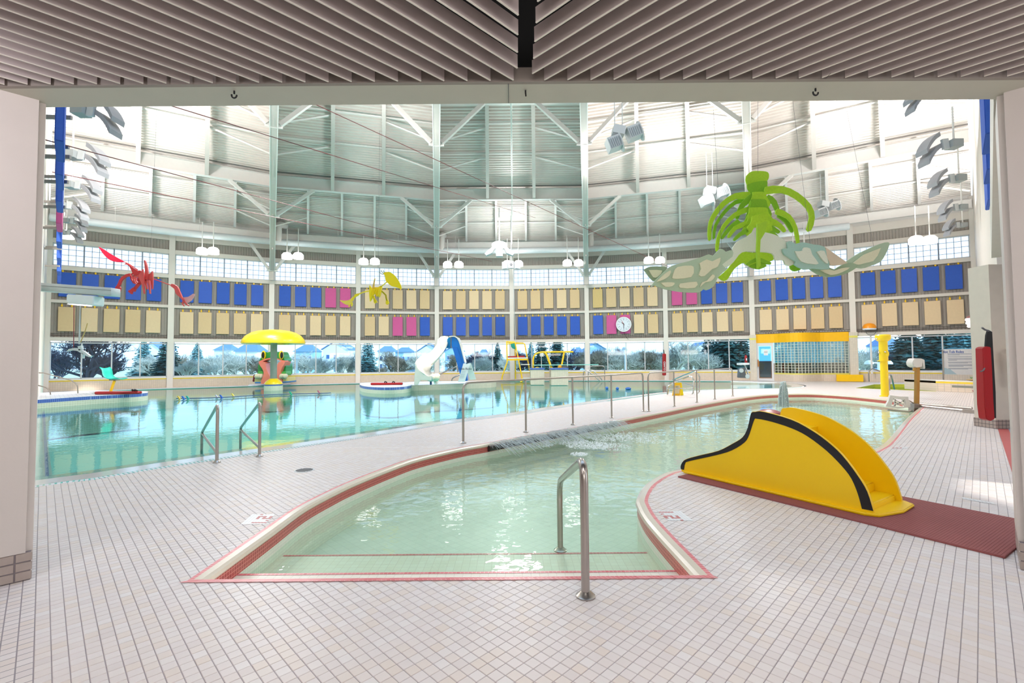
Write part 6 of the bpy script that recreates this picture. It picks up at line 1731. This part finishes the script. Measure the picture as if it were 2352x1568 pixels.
for i, (px, py, Y, w_) in enumerate(((215, 262, 10.5, 92), (192, 362, 12.6, 80), (183, 430, 14.8, 66), (163, 476, 17.2, 56), (168, 510, 19.4, 44), (160, 537, 21.5, 42))):
    light_cluster(px, py, Y, w_, 1, 'white uplight with curved reflectors near the left wall, %s from the camera' % SO[i])
for i, (px, py, Y, w_) in enumerate(((2128, 222, 10.5, 70), (2166, 338, 12.6, 80), (2182, 415, 14.8, 66), (2193, 480, 17.2, 52), (2198, 520, 19.4, 42))):
    light_cluster(px, py, Y, w_, -1, 'white uplight with curved reflectors near the right wall, %s from the camera' % SO[i])


def flood_cluster(px, py, Y, w_px, label, three=True):
    s = m_(w_px, Y); c = D(px, py, Y); t = thing('floodlight', label, 'light fitting', c)
    def q(x, z, y=0): return c + V((x * s, y * s, z * s))
    MB().box(q(-.08, .1), (.28 * s, .3 * s, .2 * s), m=Matrix.Rotation(.2, 3, 'Y')).build('ballast_box', GREYP, t)
    for x, z, r_ in ((.28, .06, -.35), (-.2, -.2, -.35)):
        M_ = Matrix.Rotation(r_, 3, 'Y'); cc_ = q(x, z)
        b = MB().box(cc_, (.3 * s, .32 * s, .28 * s), m=M_).build('lamp_housing', GREYP, t)
        lo = MB()
        for k_ in range(6): lo.box(cc_ + M_ @ V(((-.12 + k_ * .048) * s, -.17 * s, -.02 * s)), (.012 * s, .02 * s, .22 * s), m=M_)
        lo.build('louvre', mat('louvre_grey', (150, 158, 164), .4), b)
        mb = MB(); mb.prism([cc_ + M_ @ V((.16 * s + math.cos(a_) * 0.02 * s, math.cos(a_) * .2 * s, math.sin(a_) * .24 * s)) for a_ in [i_ * math.pi / 8 for i_ in range(16)]], (.03 * s, 0, 0)); mb.build('end_disc', GREYP, b)
    for x in (-.16, .02): MB().tube([q(x, .18), q(x, 1.3)], .015, 5).build('hanger_rod', GREYP, t)
    return t


flood_cluster(1428, 312, 15.5, 98, 'grey louvred floodlight pair hanging under the roof, the largest')
flood_cluster(1636, 446, 22, 76, 'grey louvred floodlight pair hanging beside the green skeleton')
flood_cluster(1896, 476, 24, 62, 'grey louvred floodlight pair hanging behind the green ribs')
# central speaker cluster
c = D(1147, 575, 26); t = thing('light_cluster', 'glowing lamp cluster with grey wings hanging at the middle', 'light fitting', c)
for sg in (-1, 1): MB().prism([D(1147 + sg * x, y, 26) for x, y in ((10, 566), (18, 568), (34, 582), (30, 586), (16, 580))], (0, .4, 0)).build('wing', GREYP, t)
MB().box(c + V((0, 0, -.1)), (.36, .4, .5)).build('housing', GREYP, t); MB().ell(c + V((0, -.25, .25)), (.42, .15, .22), 12, 8).build('lamp', GLOW, t, smooth=True)
MB().tube([c + V((0, 0, .2)), c + V((0, 0, 2.4))], .03, 6).build('hanger', GREYP, t)
c = D(1174, 608, 28); t = thing('loudspeaker_cluster', 'three grey loudspeakers hanging before the middle column', 'loudspeaker', c)
for dx, rz in ((-.36, -.6), (0, 0), (.36, .6)): MB().box(c + V((dx, abs(dx) * .5, 0)), (.3, .25, .42), rz=rz).build('cabinet', mat('speaker_grey', (190, 194, 198), .6), t)
MB().ell(c + V((0, -.13, 0)), (.08, .02, .1), 10, 6).build('cone', DGREY, t); MB().tube([c + V((0, 0, .2)), c + V((0, 0, 3))], .02, 6).build('hanger', GREYP, t)
# pairs of glowing pendants before the clerestory
PN = ['by the near pillar end', 'past the red skeleton', 'above the mushroom', 'above the yellow skeleton', 'above the slide', 'beside the middle column', 'above the clock bay', 'above the sage wing', 'behind the green keel', 'behind the right wing tip']
for i, (px, py, Y) in enumerate(((165, 548, 22.5), (477, 584, 27), (672, 595, 28.6), (848, 607, 30), (1041, 614, 31), (1178, 612, 31.4), (1316, 610, 31), (1503, 604, 30), (1835, 585, 27.5), (2120, 560, 23))):
    for sgn in (-1, 1):
        dx = m_(13, Y) if i < 9 else m_(16, Y); c = D(px, py, Y) + V((sgn * dx, 0, 0))
        t = thing('pendant_lamp', 'glowing pendant lamp %s, the %s of its pair' % (PN[i], 'left one' if sgn < 0 else 'right one'), 'pendant lamp', c, 'glowing pendants along the clerestory')
        MB().lathe(c, [(.16, 0), (.3, .02), (.3, .26), (.2, .38), (.06, .42)], 16).build('shade', GLOW, t, smooth=True)
        MB().tube([c + V((0, 0, .4)), c + V((0, 0, 1.9))], .025, 6).build('stem', WHITE, t)
# red guy cables across the hall
for i, (a, b) in enumerate((((325, 222, 9), (1230, 500, 30)), ((690, 224, 12), (1640, 660, 30)), ((100, 320, 9), (1000, 560, 31)), ((120, 395, 12), (1130, 600, 31)))):
    simple(MB().tube([D(*a), D(*b)], .011, 4), 'stay_cable', mat('cable_red', (120, 50, 56), .5), 'thin dark red cable crossing the hall under the roof, %s from the top' % ORD[i], 'cable')
c = D(1172, 224, 14); simple(MB().tube([D(1174, 222, 14), D(1176, 450, 24), D(1175, 560, 30)], .03, 6), 'conduit_line', WHITE, 'straight white conduit running along the middle of the roof', 'conduit')
# bar light fitting with a hanging bird at the near pillar
hb_ = thing('beam_light', 'white boxy light beam reaching in from behind the near pillar', 'light fitting', D(170, 665, 12))
Yh = 12.0
o = MB().prism([D(x, y, Yh) for x, y in ((80, 648), (255, 660.5), (255, 679), (80, 667))], (0, .3, 0)).build('beam_body', GREYP, hb_); bev(o, .008, 1)
MB().prism([D(x, y, Yh - .006) for x, y in ((80, 654.6), (255, 666.2), (255, 667), (80, 655.4))], (0, .004, 0)).build('groove', DGREY, hb_)
o = MB().prism([D(x, y, Yh - .02) for x, y in ((152, 675), (215, 679), (214, 701), (205, 700), (155, 697), (151, 690))], (0, .34, 0)).build('lamp_housing', PAPER, hb_); bev(o, .02, 2)
MB().prism([D(x, y, Yh + .02) for x, y in ((155, 697), (195, 700), (195, 701.5), (155, 698.5))], (0, .2, 0)).build('lamp_glass', GLOW, hb_)
bd = thing('hanging_bird', 'pale gliding bird figure hanging from a rod before the trees', 'hanging sculpture', D(180, 805, Yh))
MB().tube([D(184, 700, Yh), D(182, 790, Yh)], .012, 6, rad=[.008, .02]).build('rod', GREYP, bd)
for pts, nm in (([(152, 807), (158, 801), (170, 799), (182, 801), (195, 808), (206, 817), (212, 817), (204, 820), (190, 813), (178, 806), (165, 804)], 'wing'), ([(178, 795), (186, 793), (188, 802), (181, 805)], 'body'), ([(186, 810), (191, 812), (190, 823), (186, 822)], 'tail')): MB().prism([D(x, y, Yh) for x, y in pts], (0, .06, 0)).build(nm, mat('bird_white', (214, 218, 224), .5), bd)
simple(MB().tube([D(170, 700, Yh), D(169, 798, Yh)], .009, 5), 'cord', mat('cord_red', (130, 40, 56), .6), 'thin red cord hanging from the boxy light beam', 'cord')
simple(MB().tube([D(185, 786, Yh), D(195, 762, Yh), D(201, 742, Yh)], .012, 5), 'straw_pole', mat('straw', (206, 172, 110), .6), 'slanting straw coloured stick above the hanging bird', 'stick')
# orange domed beacon and wall lantern
c = D(1997, 757, W(4).y - .8); t = thing('beacon_lamp', 'orange domed lamp with white rim and wire guard', 'lamp', c); rr = m_(13, c.y)
MB().lathe(c + V((0, 0, .08)), [(rr, 0), (rr * .95, rr * .4), (rr * .7, rr * .75), (rr * .3, rr * .9), (.02, rr * .92)], 20).build('dome', mat('orange_dome', (250, 156, 20), .35), t, smooth=True)
MB().lathe(c, [(rr * .9, 0), (rr, .02), (rr, .08)], 20).build('rim', PAPER, t); MB().tube([c + V((math.cos(a_) * rr, -.1, math.sin(a_) * rr)) for a_ in [-i_ * math.pi / 10 for i_ in range(11)]], .012, 5).build('guard', DGREY, t)
MB().tube([c + V((.05, 0, -rr * 1.0)), V((c.x + .05, c.y, .5))], .05, 8).build('pole', WHITE, t)
c = D(2232, 752, 14.5); t = thing('wall_lantern', 'white glowing lantern on curled bracket next to the red rescue tube', 'lamp', c)
for i, (z, r_) in enumerate(((0, .11), (.1, .14), (.2, .15))): MB().lathe(c + V((0, 0, z)), [(r_ * .8, 0), (r_, .03), (r_ * .9, .09)], 16).build('glass_ring', mat('lantern_glow', (250, 238, 236), .4, emit=1.3), t, smooth=True)
MB().lathe(c + V((0, 0, .3)), [(.12, 0), (.1, .05), (.02, .08)], 12).build('cap', mat('lantern_cap', (120, 50, 44), .5), t)
MB().tube(cr_path([c + V((0, 0, .38)), c + V((.02, 0, .5)), c + V((.14, 0, .56)), c + V((.25, 0, .5)), c + V((.32, .1, .3))], 4), .016, 6).build('bracket', WHITE, t, smooth=True)
# hooks on the beam
for px, py, lab in ((538, 209, 'black hook under the beam, towards the near left pillar'), (1207, 208, 'black hook under the middle of the beam'), (1873, 203, 'black hook under the beam with a thin wire through it')):
    c = G(px, py, 3.388); t = thing('ceiling_hook', lab, 'hook', c)
    mb = MB(); mb.tube([c, c + V((0, 0, -.02))], .006, 6); mb.build('shank', BLK, t)
    if px == 1207: MB().tube([c + V((0, 0, -.01)), c + V((0.002, -.012, -.045))], .006, 6).build('bend', BLK, t)
    else: MB().tube([c + V((.018 * math.cos(a_), 0, -.03 + .02 * math.sin(a_))) for a_ in [math.pi * (.9 + i_ * .14) for i_ in range(9)]], .0055, 6).build('bend', BLK, t, smooth=True)
simple(MB().tube([D(1908, 168, 3.05), D(1873, 206, 3.3), D(1853, 218, 3.42)], .0016, 4), 'thin_wire', BLK, 'thin wire strung through the hook on the beam', 'wire')
# side room: rack of life jackets and a bench
ry = 9.4
rk_ = thing('jacket_rack', 'rack with hanging life jackets in the side room', 'rack', V((D(2345, 870, ry).x, ry, 0)))
MB().tube([D(2330, 792, ry), D(2400, 786, ry)], .02, 6).build('rail', YELS, rk_); MB().tube([D(2400, 786, ry), V((D(2400, 786, ry).x, ry, 0))], .02, 6).build('leg', YELS, rk_)
for i, (pts, col, lab) in enumerate(((((2329, 796), (2341, 792), (2341, 812), (2330, 814)), (190, 30, 30), 'red life jacket at the top of the rack'), (((2330, 816), (2345, 814), (2346, 840), (2332, 842)), (236, 180, 20), 'yellow life jacket hanging in the rack'), (((2333, 846), (2348, 844), (2348, 866), (2334, 868)), (226, 226, 220), 'white life jacket low in the rack'))):
    o = MB().prism([D(x, y, ry - .1) for x, y in pts], (0, .12, 0)); o = simple(o, 'life_jacket', mat('jacket_%d' % i, col, .6), lab, 'life jacket'); bev(o, .02, 2)
bn2 = G(2350, 905); tb = thing('bench', 'grey bench standing in the side room', 'bench', V((bn2.x + .3, bn2.y, 0)))
MB().box(V((bn2.x + .5, bn2.y, .45)), (1.2, .4, .05)).build('seat', DGREY, tb)
for dx in (-.05, 1.05): MB().box(V((bn2.x + dx, bn2.y, .21)), (.06, .36, .42)).build('leg', DGREY, tb)
simple(MB().prism([D(x, y, 3.7) for x, y in ((2341, 712), (2350, 708), (2352, 780), (2346, 790))], (.0, .02, 0)), 'steel_plate', INOX, 'narrow steel plate fixed on the near right pillar', 'plate')
# ================================================================== OUTSIDE THE WINDOWS
SNOWG = mat('pale_winter_grass', (196, 204, 176), 0.9, vary=0.22, scale=0.25)
st(MB().add([V((-160, 33.2, -0.45)), V((160, 33.2, -0.45)), V((160, 240, -1.6)), V((-160, 240, -1.6))], [(0, 1, 2, 3)]).build('ground_outside', SNOWG))
st(MB().add([V((-160, -20, -0.46)), V((-27.5, -20, -0.46)), V((-27.5, 25, -0.46)), V((-20, 33.2, -0.45)), V((-160, 33.2, -0.45))], [(0, 1, 2, 3, 4)]).build('ground_outside', SNOWG))
st(MB().add([V((160, -20, -0.46)), V((27.5, -20, -0.46)), V((27.5, 25, -0.46)), V((20, 33.2, -0.45)), V((160, 33.2, -0.45))], [(0, 1, 2, 3, 4)]).build('ground_outside', SNOWG))
for pts, lab in (([(-160, 48, 0), (-40, 50, 0), (0, 47, 0), (50, 50, 0), (160, 46, 0)], 'a'),):
    P_ = cr_path([V((x, y, -0.47 - (y - 33) * .0055)) for x, y, z in pts], 6); ribbon(P_, 0, -0.5, 2.2, -0.5, 1)
pth = MB(); P_ = cr_path([V((-160, 52, 0)), V((-40, 50, 0)), V((0, 54, 0)), V((40, 52, 0)), V((160, 60, 0))], 8)
for p in P_: 
    z = -0.45 - (p.y - 33.2) * 0.00556 + .012; pth.v += [V((p.x, p.y - 1.4, z)), V((p.x, p.y + 1.4, z - .016))]
for i in range(len(P_) - 1): pth.f.append((2 * i, 2 * i + 2, 2 * i + 3, 2 * i + 1))
st(pth.build('path_outside', mat('pale_path', (214, 220, 226), .8, vary=.05)))


def gz(y): return -0.45 - (y - 33.2) * 0.00556


BARK = mat('dark_bark', (62, 66, 84), 0.9, vary=.2); BARKP = mat('pale_bark', (196, 196, 186), 0.9, vary=.15); BARKB = mat('brown_twigs', (140, 130, 112), 0.9, vary=.3, scale=2)
NEED = mat('spruce_needles', (30, 78, 74), 0.85, vary=.4, scale=1.5); NEED2 = mat('blue_spruce_needles', (88, 136, 138), 0.85, vary=.3, scale=1.5)
rnd = random.Random(11)


def conifer(px, base_py, Y, hgt, wd, m, label, dens=1.0):
    b = D(px, 840, Y); b.z = gz(Y)
    t = thing('conifer', label, 'tree', b, 'evergreen trees outside')
    MB().tube([b, b + V((0, 0, hgt * .95))], .1, 6, rad=[.16, .02]).build('trunk', BARK, t)
    mb = MB(); n = int(26 * dens)
    for i in range(n):
        f = i / n; z = hgt * (.06 + .92 * f); r = wd * (1 - f) ** .9 * rnd.uniform(.85, 1.1) + .05; k = max(6, int(17 * (1 - f * .6)))
        for j in range(k):
            a = 6.283 * j / k + rnd.uniform(-.2, .2); rr = r * rnd.uniform(.75, 1.1); w_ = rr * .24 + .05
            d = V((math.cos(a), math.sin(a), 0)); s = V((-d.y, d.x, 0)); c = b + V((0, 0, z)); tip = c + d * rr + V((0, 0, -rr * .28 + .06))
            mid = c + d * rr * .55 + V((0, 0, -rr * .06)); dz = V((0, 0, -hgt / n * 1.1))
            mb.add([c, mid + s * w_ + dz * .5, tip, mid - s * w_ + dz * .5, mid + V((0, 0, .05))], [(0, 1, 4), (4, 1, 2), (0, 4, 3), (4, 2, 3)])
            for q in range(2):
                f2 = rnd.uniform(.35, .9); e = c + d * rr * f2 + V((0, 0, -rr * .14 * f2)); sg = rnd.choice((-1, 1)); mb.add([e, e + s * sg * w_ * 1.4 + dz * .8 + d * .1, e + d * w_ + dz * .3], [(0, 1, 2)])
    mb.build('foliage', m, t, kind='stuff')
    return t


def bare(px, Y, hgt, spread, m, label, depth=5, r0=.12, lean=0, stems=1, grp='leafless trees outside', twigs=4):
    b = D(px, 840, Y); b.z = gz(Y); r0 *= 1.5 if depth < 6 else 1.0; hgt *= .82 if depth < 6 else 1.0; twigs = 3 if depth == 6 else twigs
    t = thing('bare_tree', label, 'tree', b, grp)
    tr = MB(); br = MB()

    def grow(p, d, l, r, k):
        q = p + d * l * rnd.uniform(.85, 1.15); mid = (p + q) / 2 + V((rnd.uniform(-1, 1), rnd.uniform(-1, 1), rnd.uniform(-.5, .5))) * l * .07
        (tr if k >= depth - 1 else br).tube([p, mid, q], r, 4 if k > 2 else 3, rad=[r, r * .8, r * .66], cap=False)
        if k <= 0: return
        for i in range(twigs if k > 1 else 4):
            ax = V((rnd.uniform(-1, 1), rnd.uniform(-1, 1), rnd.uniform(-.35, .9))); nd = (d * (1.15 - spread * .5) + ax * spread); nd = unit(nd)
            if nd.z < -.1: nd.z = .1; nd = unit(nd)
            st_ = p + (q - p) * rnd.uniform(.55, 1.0); grow(st_, nd, l * rnd.uniform(.62, .82), r * .6, k - 1)
    for i in range(stems):
        d = unit(V((lean + rnd.uniform(-.35, .35) * (stems > 1) * 1.6, rnd.uniform(-.2, .2), 1)))
        grow(b + V((0, 0, -.1)), d, hgt * .3, r0, depth)
    tr.build('trunk', m, t); br.build('branches', m, t, kind='stuff')
    return t


bare(196, 31, 5.6, .95, BARK, 'big dark spreading leafless tree outside behind the hanging bird', depth=6, r0=.17, stems=4)
bare(262, 38, 5.0, .95, BARK, 'dark leafless tree outside just past the teal seat', depth=5, r0=.12, stems=2)
bare(112, 36, 5.0, .9, BARK, 'thin dark leafless tree outside by the near pillar', depth=5, r0=.08, stems=2)
conifer(385, 850, 40, 5.2, 1.5, NEED, 'dark spruce outside, standing at the first wall column past the red skeleton')
bare(423, 37, 3.4, .55, BARKP, 'small pale leafless tree outside below the red wing claw', depth=5, r0=.06, stems=3)
conifer(452, 850, 52, 4.4, 1.6, NEED2, 'blue spruce outside left of the mushroom')
bare(487, 42, 4.0, .8, BARKP, 'pale leafless shrub tree outside, first one left of the mushroom', depth=5, r0=.06, stems=3)
bare(548, 44, 4.4, .8, BARKP, 'pale leafless shrub tree outside close to the mushroom cap', depth=5, r0=.06, stems=3)
bare(598, 46, 4.0, .8, BARKB, 'brownish leafless shrub outside behind the frog', depth=5, r0=.05, stems=4)
bare(665, 44, 4.4, .8, BARKP, 'pale leafless tree outside at the edge of the mushroom', depth=5, r0=.06, stems=3)
bare(738, 42, 4.2, .75, BARKP, 'pale leafless tree outside under the pink panels', depth=5, r0=.06, stems=2)
bare(775, 44, 4.2, .75, BARKP, 'pale leafless tree outside beside the third wall column', depth=5, r0=.06, stems=2)
conifer(845, 850, 44, 4.6, 1.3, NEED2, 'bushy blue spruce outside below the yellow skeleton')
bare(878, 50, 2.6, .9, BARKB, 'low leafless bush outside below the yellow skeleton', depth=4, r0=.04, stems=4)
bare(937, 50, 3.2, .8, BARKP, 'pale young leafless tree outside beside the white slide', depth=5, r0=.04, stems=2)
bare(1100, 42, 3.8, .8, BARKP, 'pale leafless tree outside between slide ladder and lifeguard chair', depth=5, r0=.06, stems=3)
conifer(1143, 850, 50, 4.0, 1.2, NEED, 'dark spruce outside behind the lifeguard chair')
bare(1165, 46, 3.8, .8, BARKP, 'pale leafless tree outside seen through the lifeguard chair', depth=5, r0=.05, stems=3)
conifer(1220, 850, 60, 4.6, 1.2, NEED2, 'pale blue spruce outside behind the yellow rail bend')
conifer(1244, 850, 46, 4.6, 1.5, NEED, 'dark spruce outside behind the curved yellow rail')
conifer(1280, 850, 47, 4.9, 1.9, NEED, 'broad dark spruce outside behind the diving board stand')
for px, lab in ((1362, 'first tangled leafless bush outside under the clock'), (1400, 'second tangled leafless bush outside under the clock'), (1440, 'tangled leafless bush outside behind the domed lamp post'), (1482, 'tangled leafless bush outside near the hanging rescue tube'), (1512, 'tangled leafless bush outside touching the rescue tube column')):
    bare(px, 40, 4.4, 1.0, BARKB if px % 4 else BARKP, lab, depth=5, r0=.06, stems=4)
bare(1556, 39, 5.2, .8, BARKP, 'white barked leafless tree outside past the hanging rescue tube', depth=5, r0=.12, stems=2)
bare(1610, 41, 4.6, 1.0, BARKP, 'tangled pale leafless tree outside before the dark spruce', depth=5, r0=.06, stems=4)
conifer(1664, 850, 42, 6.0, 2.2, NEED, 'large dark spruce outside by the end of the guard rail')
conifer(1702, 850, 43, 6.0, 2.0, NEED, 'large dark spruce outside next to the steam room pier')
bare(1985, 37, 4.6, .9, BARKP, 'pale leafless tree outside past the steam room', depth=5, r0=.06, stems=3)
conifer(2088, 850, 36, 5.4, 2.2, NEED, 'dark spruce outside above the pool lift')
conifer(2150, 850, 38, 6.0, 2.4, NEED, 'dark spruce outside behind the notice board corner')
conifer(2215, 850, 34, 5.4, 2.0, NEED2, 'bluish spruce outside over the notice board')

NB = {0: 'the end bay by the near pillar', 1: 'the bay before the mushroom', 2: 'the bay past the mushroom', 3: 'the bay below the yellow skeleton', 4: 'the bay behind the slide', 5: 'the bay behind the diving stand', 6: 'the bay below the clock', 7: 'the bay past the hanging rescue tube', 9: 'the bay behind the notice board'}
for bi, xs in ((0, (140, 245, 345)), (1, (405, 515, 575)), (2, (645, 700, 805)), (3, (905, 975)), (4, (1052, 1085, 1128)), (5, (1192, 1318)), (6, (1350, 1380, 1422, 1462, 1500)), (7, (1540, 1578, 1632, 1650)), (9, (2030, 2120, 2190, 2240))):
    for j, px in enumerate(xs):
        bare(px, 46 + (px % 5) * 1.5, 4.6, .95, (BARKB, BARKP, BARK)[(px // 7) % 3], 'farther leafless tree outside, %s from the left in %s' % (ORD[j], NB[bi]), depth=5, r0=.07, stems=4, grp='farther leafless trees outside')
conifer(2185, 850, 44, 6.4, 2.2, NEED, 'darkest spruce outside between the pool lift and the notice board')
conifer(1630, 850, 48, 5.4, 1.7, NEED, 'dark spruce outside before the guard rail end, the farther one')
conifer(330, 850, 46, 4.6, 1.6, NEED2, 'blue spruce outside beyond the teal seat')
ROOFM = mat('blue_grey_shingles', (104, 134, 176), 0.8, vary=.12); SIDW = mat('pale_siding', (226, 230, 234), .7, vary=.04); SIDB = mat('blue_siding', (150, 186, 212), .7, vary=.05); WIND = mat('house_window', (70, 104, 150), .25)


def house(px0, px1, yeave, yridge, Y, m, label, gable=True, garage=False):
    a = D(px0, yeave, Y); b = D(px1, yeave, Y); zr = D((px0 + px1) / 2, yridge, Y).z; z0 = gz(Y) - .2; dp = (b.x - a.x) * .9; ze = a.z
    t = thing('house', label, 'house', V(((a.x + b.x) / 2, Y, z0)), 'houses beyond the windows')
    MB().box(((a.x + b.x) / 2, Y + dp / 2, (z0 + ze) / 2), (b.x - a.x, dp, ze - z0)).build('wall', m, t)
    w_ = b.x - a.x; o_ = w_ * .06; cx_ = (a.x + b.x) / 2
    rf = MB()
    if gable:
        MB().prism([V((a.x, Y, ze)), V((b.x, Y, ze)), V((cx_, Y, zr))], (0, dp, 0)).build('gable', m, t)
        for sg in (-1, 1):
            p0 = V((cx_ + sg * (w_ / 2 + o_), Y - .4, ze - .12)); p1 = V((cx_, Y - .4, zr + .08)); rf = MB(); rf.prism([p0, p1, p1 + V((0, 0, .16)), p0 + V((0, 0, .16))], (0, dp + .8, 0)); rf.build('roof_slope', ROOFM, t)
    else:
        rf.add([V((a.x - o_, Y - .4, ze - .1)), V((b.x + o_, Y - .4, ze - .1)), V((b.x + o_, Y + dp, ze - .1)), V((a.x - o_, Y + dp, ze - .1)), V((a.x + w_ * .28, Y + dp * .5, zr)), V((b.x - w_ * .28, Y + dp * .5, zr))], [(0, 1, 5, 4), (1, 2, 5), (2, 3, 4, 5), (3, 0, 4), (0, 3, 2, 1)]); rf.build('roof_slope', ROOFM, t)
    for i in range(3):
        x = a.x + w_ * (.2 + .3 * i); h = (ze - z0)
        f = MB().box((x, Y - .03, z0 + h * .68), (w_ * .15, .08, h * .22)).build('window_frame', PAPER, t); MB().box((x, Y - .08, z0 + h * .68), (w_ * .12, .06, h * .17)).build('pane', WIND, f)
        if i != 1: f = MB().box((x, Y - .03, z0 + h * .3), (w_ * .17, .08, h * .24)).build('window_frame', PAPER, t); MB().box((x, Y - .08, z0 + h * .3), (w_ * .14, .06, h * .19)).build('pane', WIND, f)
    MB().box((cx_, Y - .05, z0 + (ze - z0) * .25), (w_ * .1, .08, (ze - z0) * .42)).build('house_door', mat('house_door_paint', (110, 130, 150), .6), t)
    MB().box((cx_ + w_ * .2, Y + dp * .6, zr), (w_ * .08, w_ * .08, (zr - ze) * .6)).build('chimney', SIDW, t)
    MB().bar(V((a.x, Y - 1.2, z0 + (ze - z0) * .5)), V((cx_, Y - 1.2, z0 + (ze - z0) * .5)), 1.2, .12).build('deck_floor', PAPER, t)
    for x in (a.x + .1, (a.x + cx_) / 2, cx_ - .1): MB().tube([V((x, Y - 1.7, z0)), V((x, Y - 1.7, z0 + (ze - z0) * .5))], .1, 5).build('deck_post', PAPER, t)


for args in ((326, 372, 803, 787, 95, SIDW, 'pale house outside past the teal seat'), (492, 532, 803, 790, 100, SIDW, 'pale house outside to the near side of the mushroom'), (540, 592, 806, 786, 92, SIDW, 'pale gabled house outside behind the mushroom cap'),
             (676, 722, 806, 791, 92, SIDB, 'blue house outside on the far side of the mushroom'), (742, 800, 802, 784, 100, SIDW, 'pale house outside under the pink panels'), (868, 905, 806, 794, 96, SIDW, 'small gabled house outside below the yellow skeleton'),
             (908, 946, 807, 797, 90, SIDB, 'blue house outside next to the white slide'), (958, 1012, 808, 790, 88, SIDW, 'white gabled house outside seen through the slide curve'), (1022, 1062, 806, 796, 95, SIDB, 'blue house outside behind the slide ladder'),
             (1100, 1122, 812, 802, 130, SIDW, 'small distant white house outside by the lifeguard chair'), (1312, 1342, 808, 797, 90, SIDB, 'blue house outside beside the clock bay column'), (1345, 1390, 802, 788, 100, SIDB, 'blue house outside behind the tangled bushes'),
             (1590, 1640, 806, 788, 92, SIDW, 'pale house outside behind the white barked tree'), (2024, 2075, 792, 772, 60, SIDB, 'blue house outside past the yellow spray post')):
    house(*args, gable=(args[0] % 4 != 0))
# park lamps
for px, py0, py1, Y, rr, lab in ((682, 818, 856, 37.5, 6.5, 'white domed park lamp outside next to the mushroom'), (1435, 796, 850, 37.0, 7.0, 'white domed park lamp outside under the clock')):
    p = D(px, py1, Y); top = D(px, py0, Y); b = V((top.x, Y, gz(Y))); r = m_(rr, Y)
    t = thing('park_lamp', lab, 'lamp post', b)
    MB().tube([b, V((b.x, b.y, top.z - r * 1.6))], .06, 8).build('pole', PAPER, t)
    MB().lathe((b.x, b.y, top.z - r * 1.0), [(r, 0), (r * .95, r * .35), (r * .7, r * .75), (r * .3, r * .97), (.01, r)], 18).build('dome', PAPER, t, smooth=True)
    cg = MB()
    for i in range(6):
        a_ = i * math.pi / 3; cg.tube([V((b.x + math.cos(a_) * r * .9, Y + math.sin(a_) * r * .9, top.z - r)), V((b.x + math.cos(a_) * r * .5, Y + math.sin(a_) * r * .5, top.z - r * 1.8))], .02, 4)
    cg.build('cage', PAPER, t)
Y = 31.5; c = D(2018, 832, Y); t = thing('park_lamp', 'white park lamp with two domes outside behind the yellow spray post', 'lamp post', V((c.x, Y, gz(Y))))
MB().tube([V((c.x, Y, gz(Y))), c], .09, 8).build('pole', PAPER, t); MB().bar(D(1992, 833, Y), D(2045, 833, Y), .08, .08).build('arm', PAPER, t)
for px in (1996, 2040): p = D(px, 836, Y); r = m_(9, Y); MB().lathe(p, [(r, 0), (r * .95, r * .4), (r * .6, r * .85), (.01, r)], 16).build('dome', PAPER, t, smooth=True)
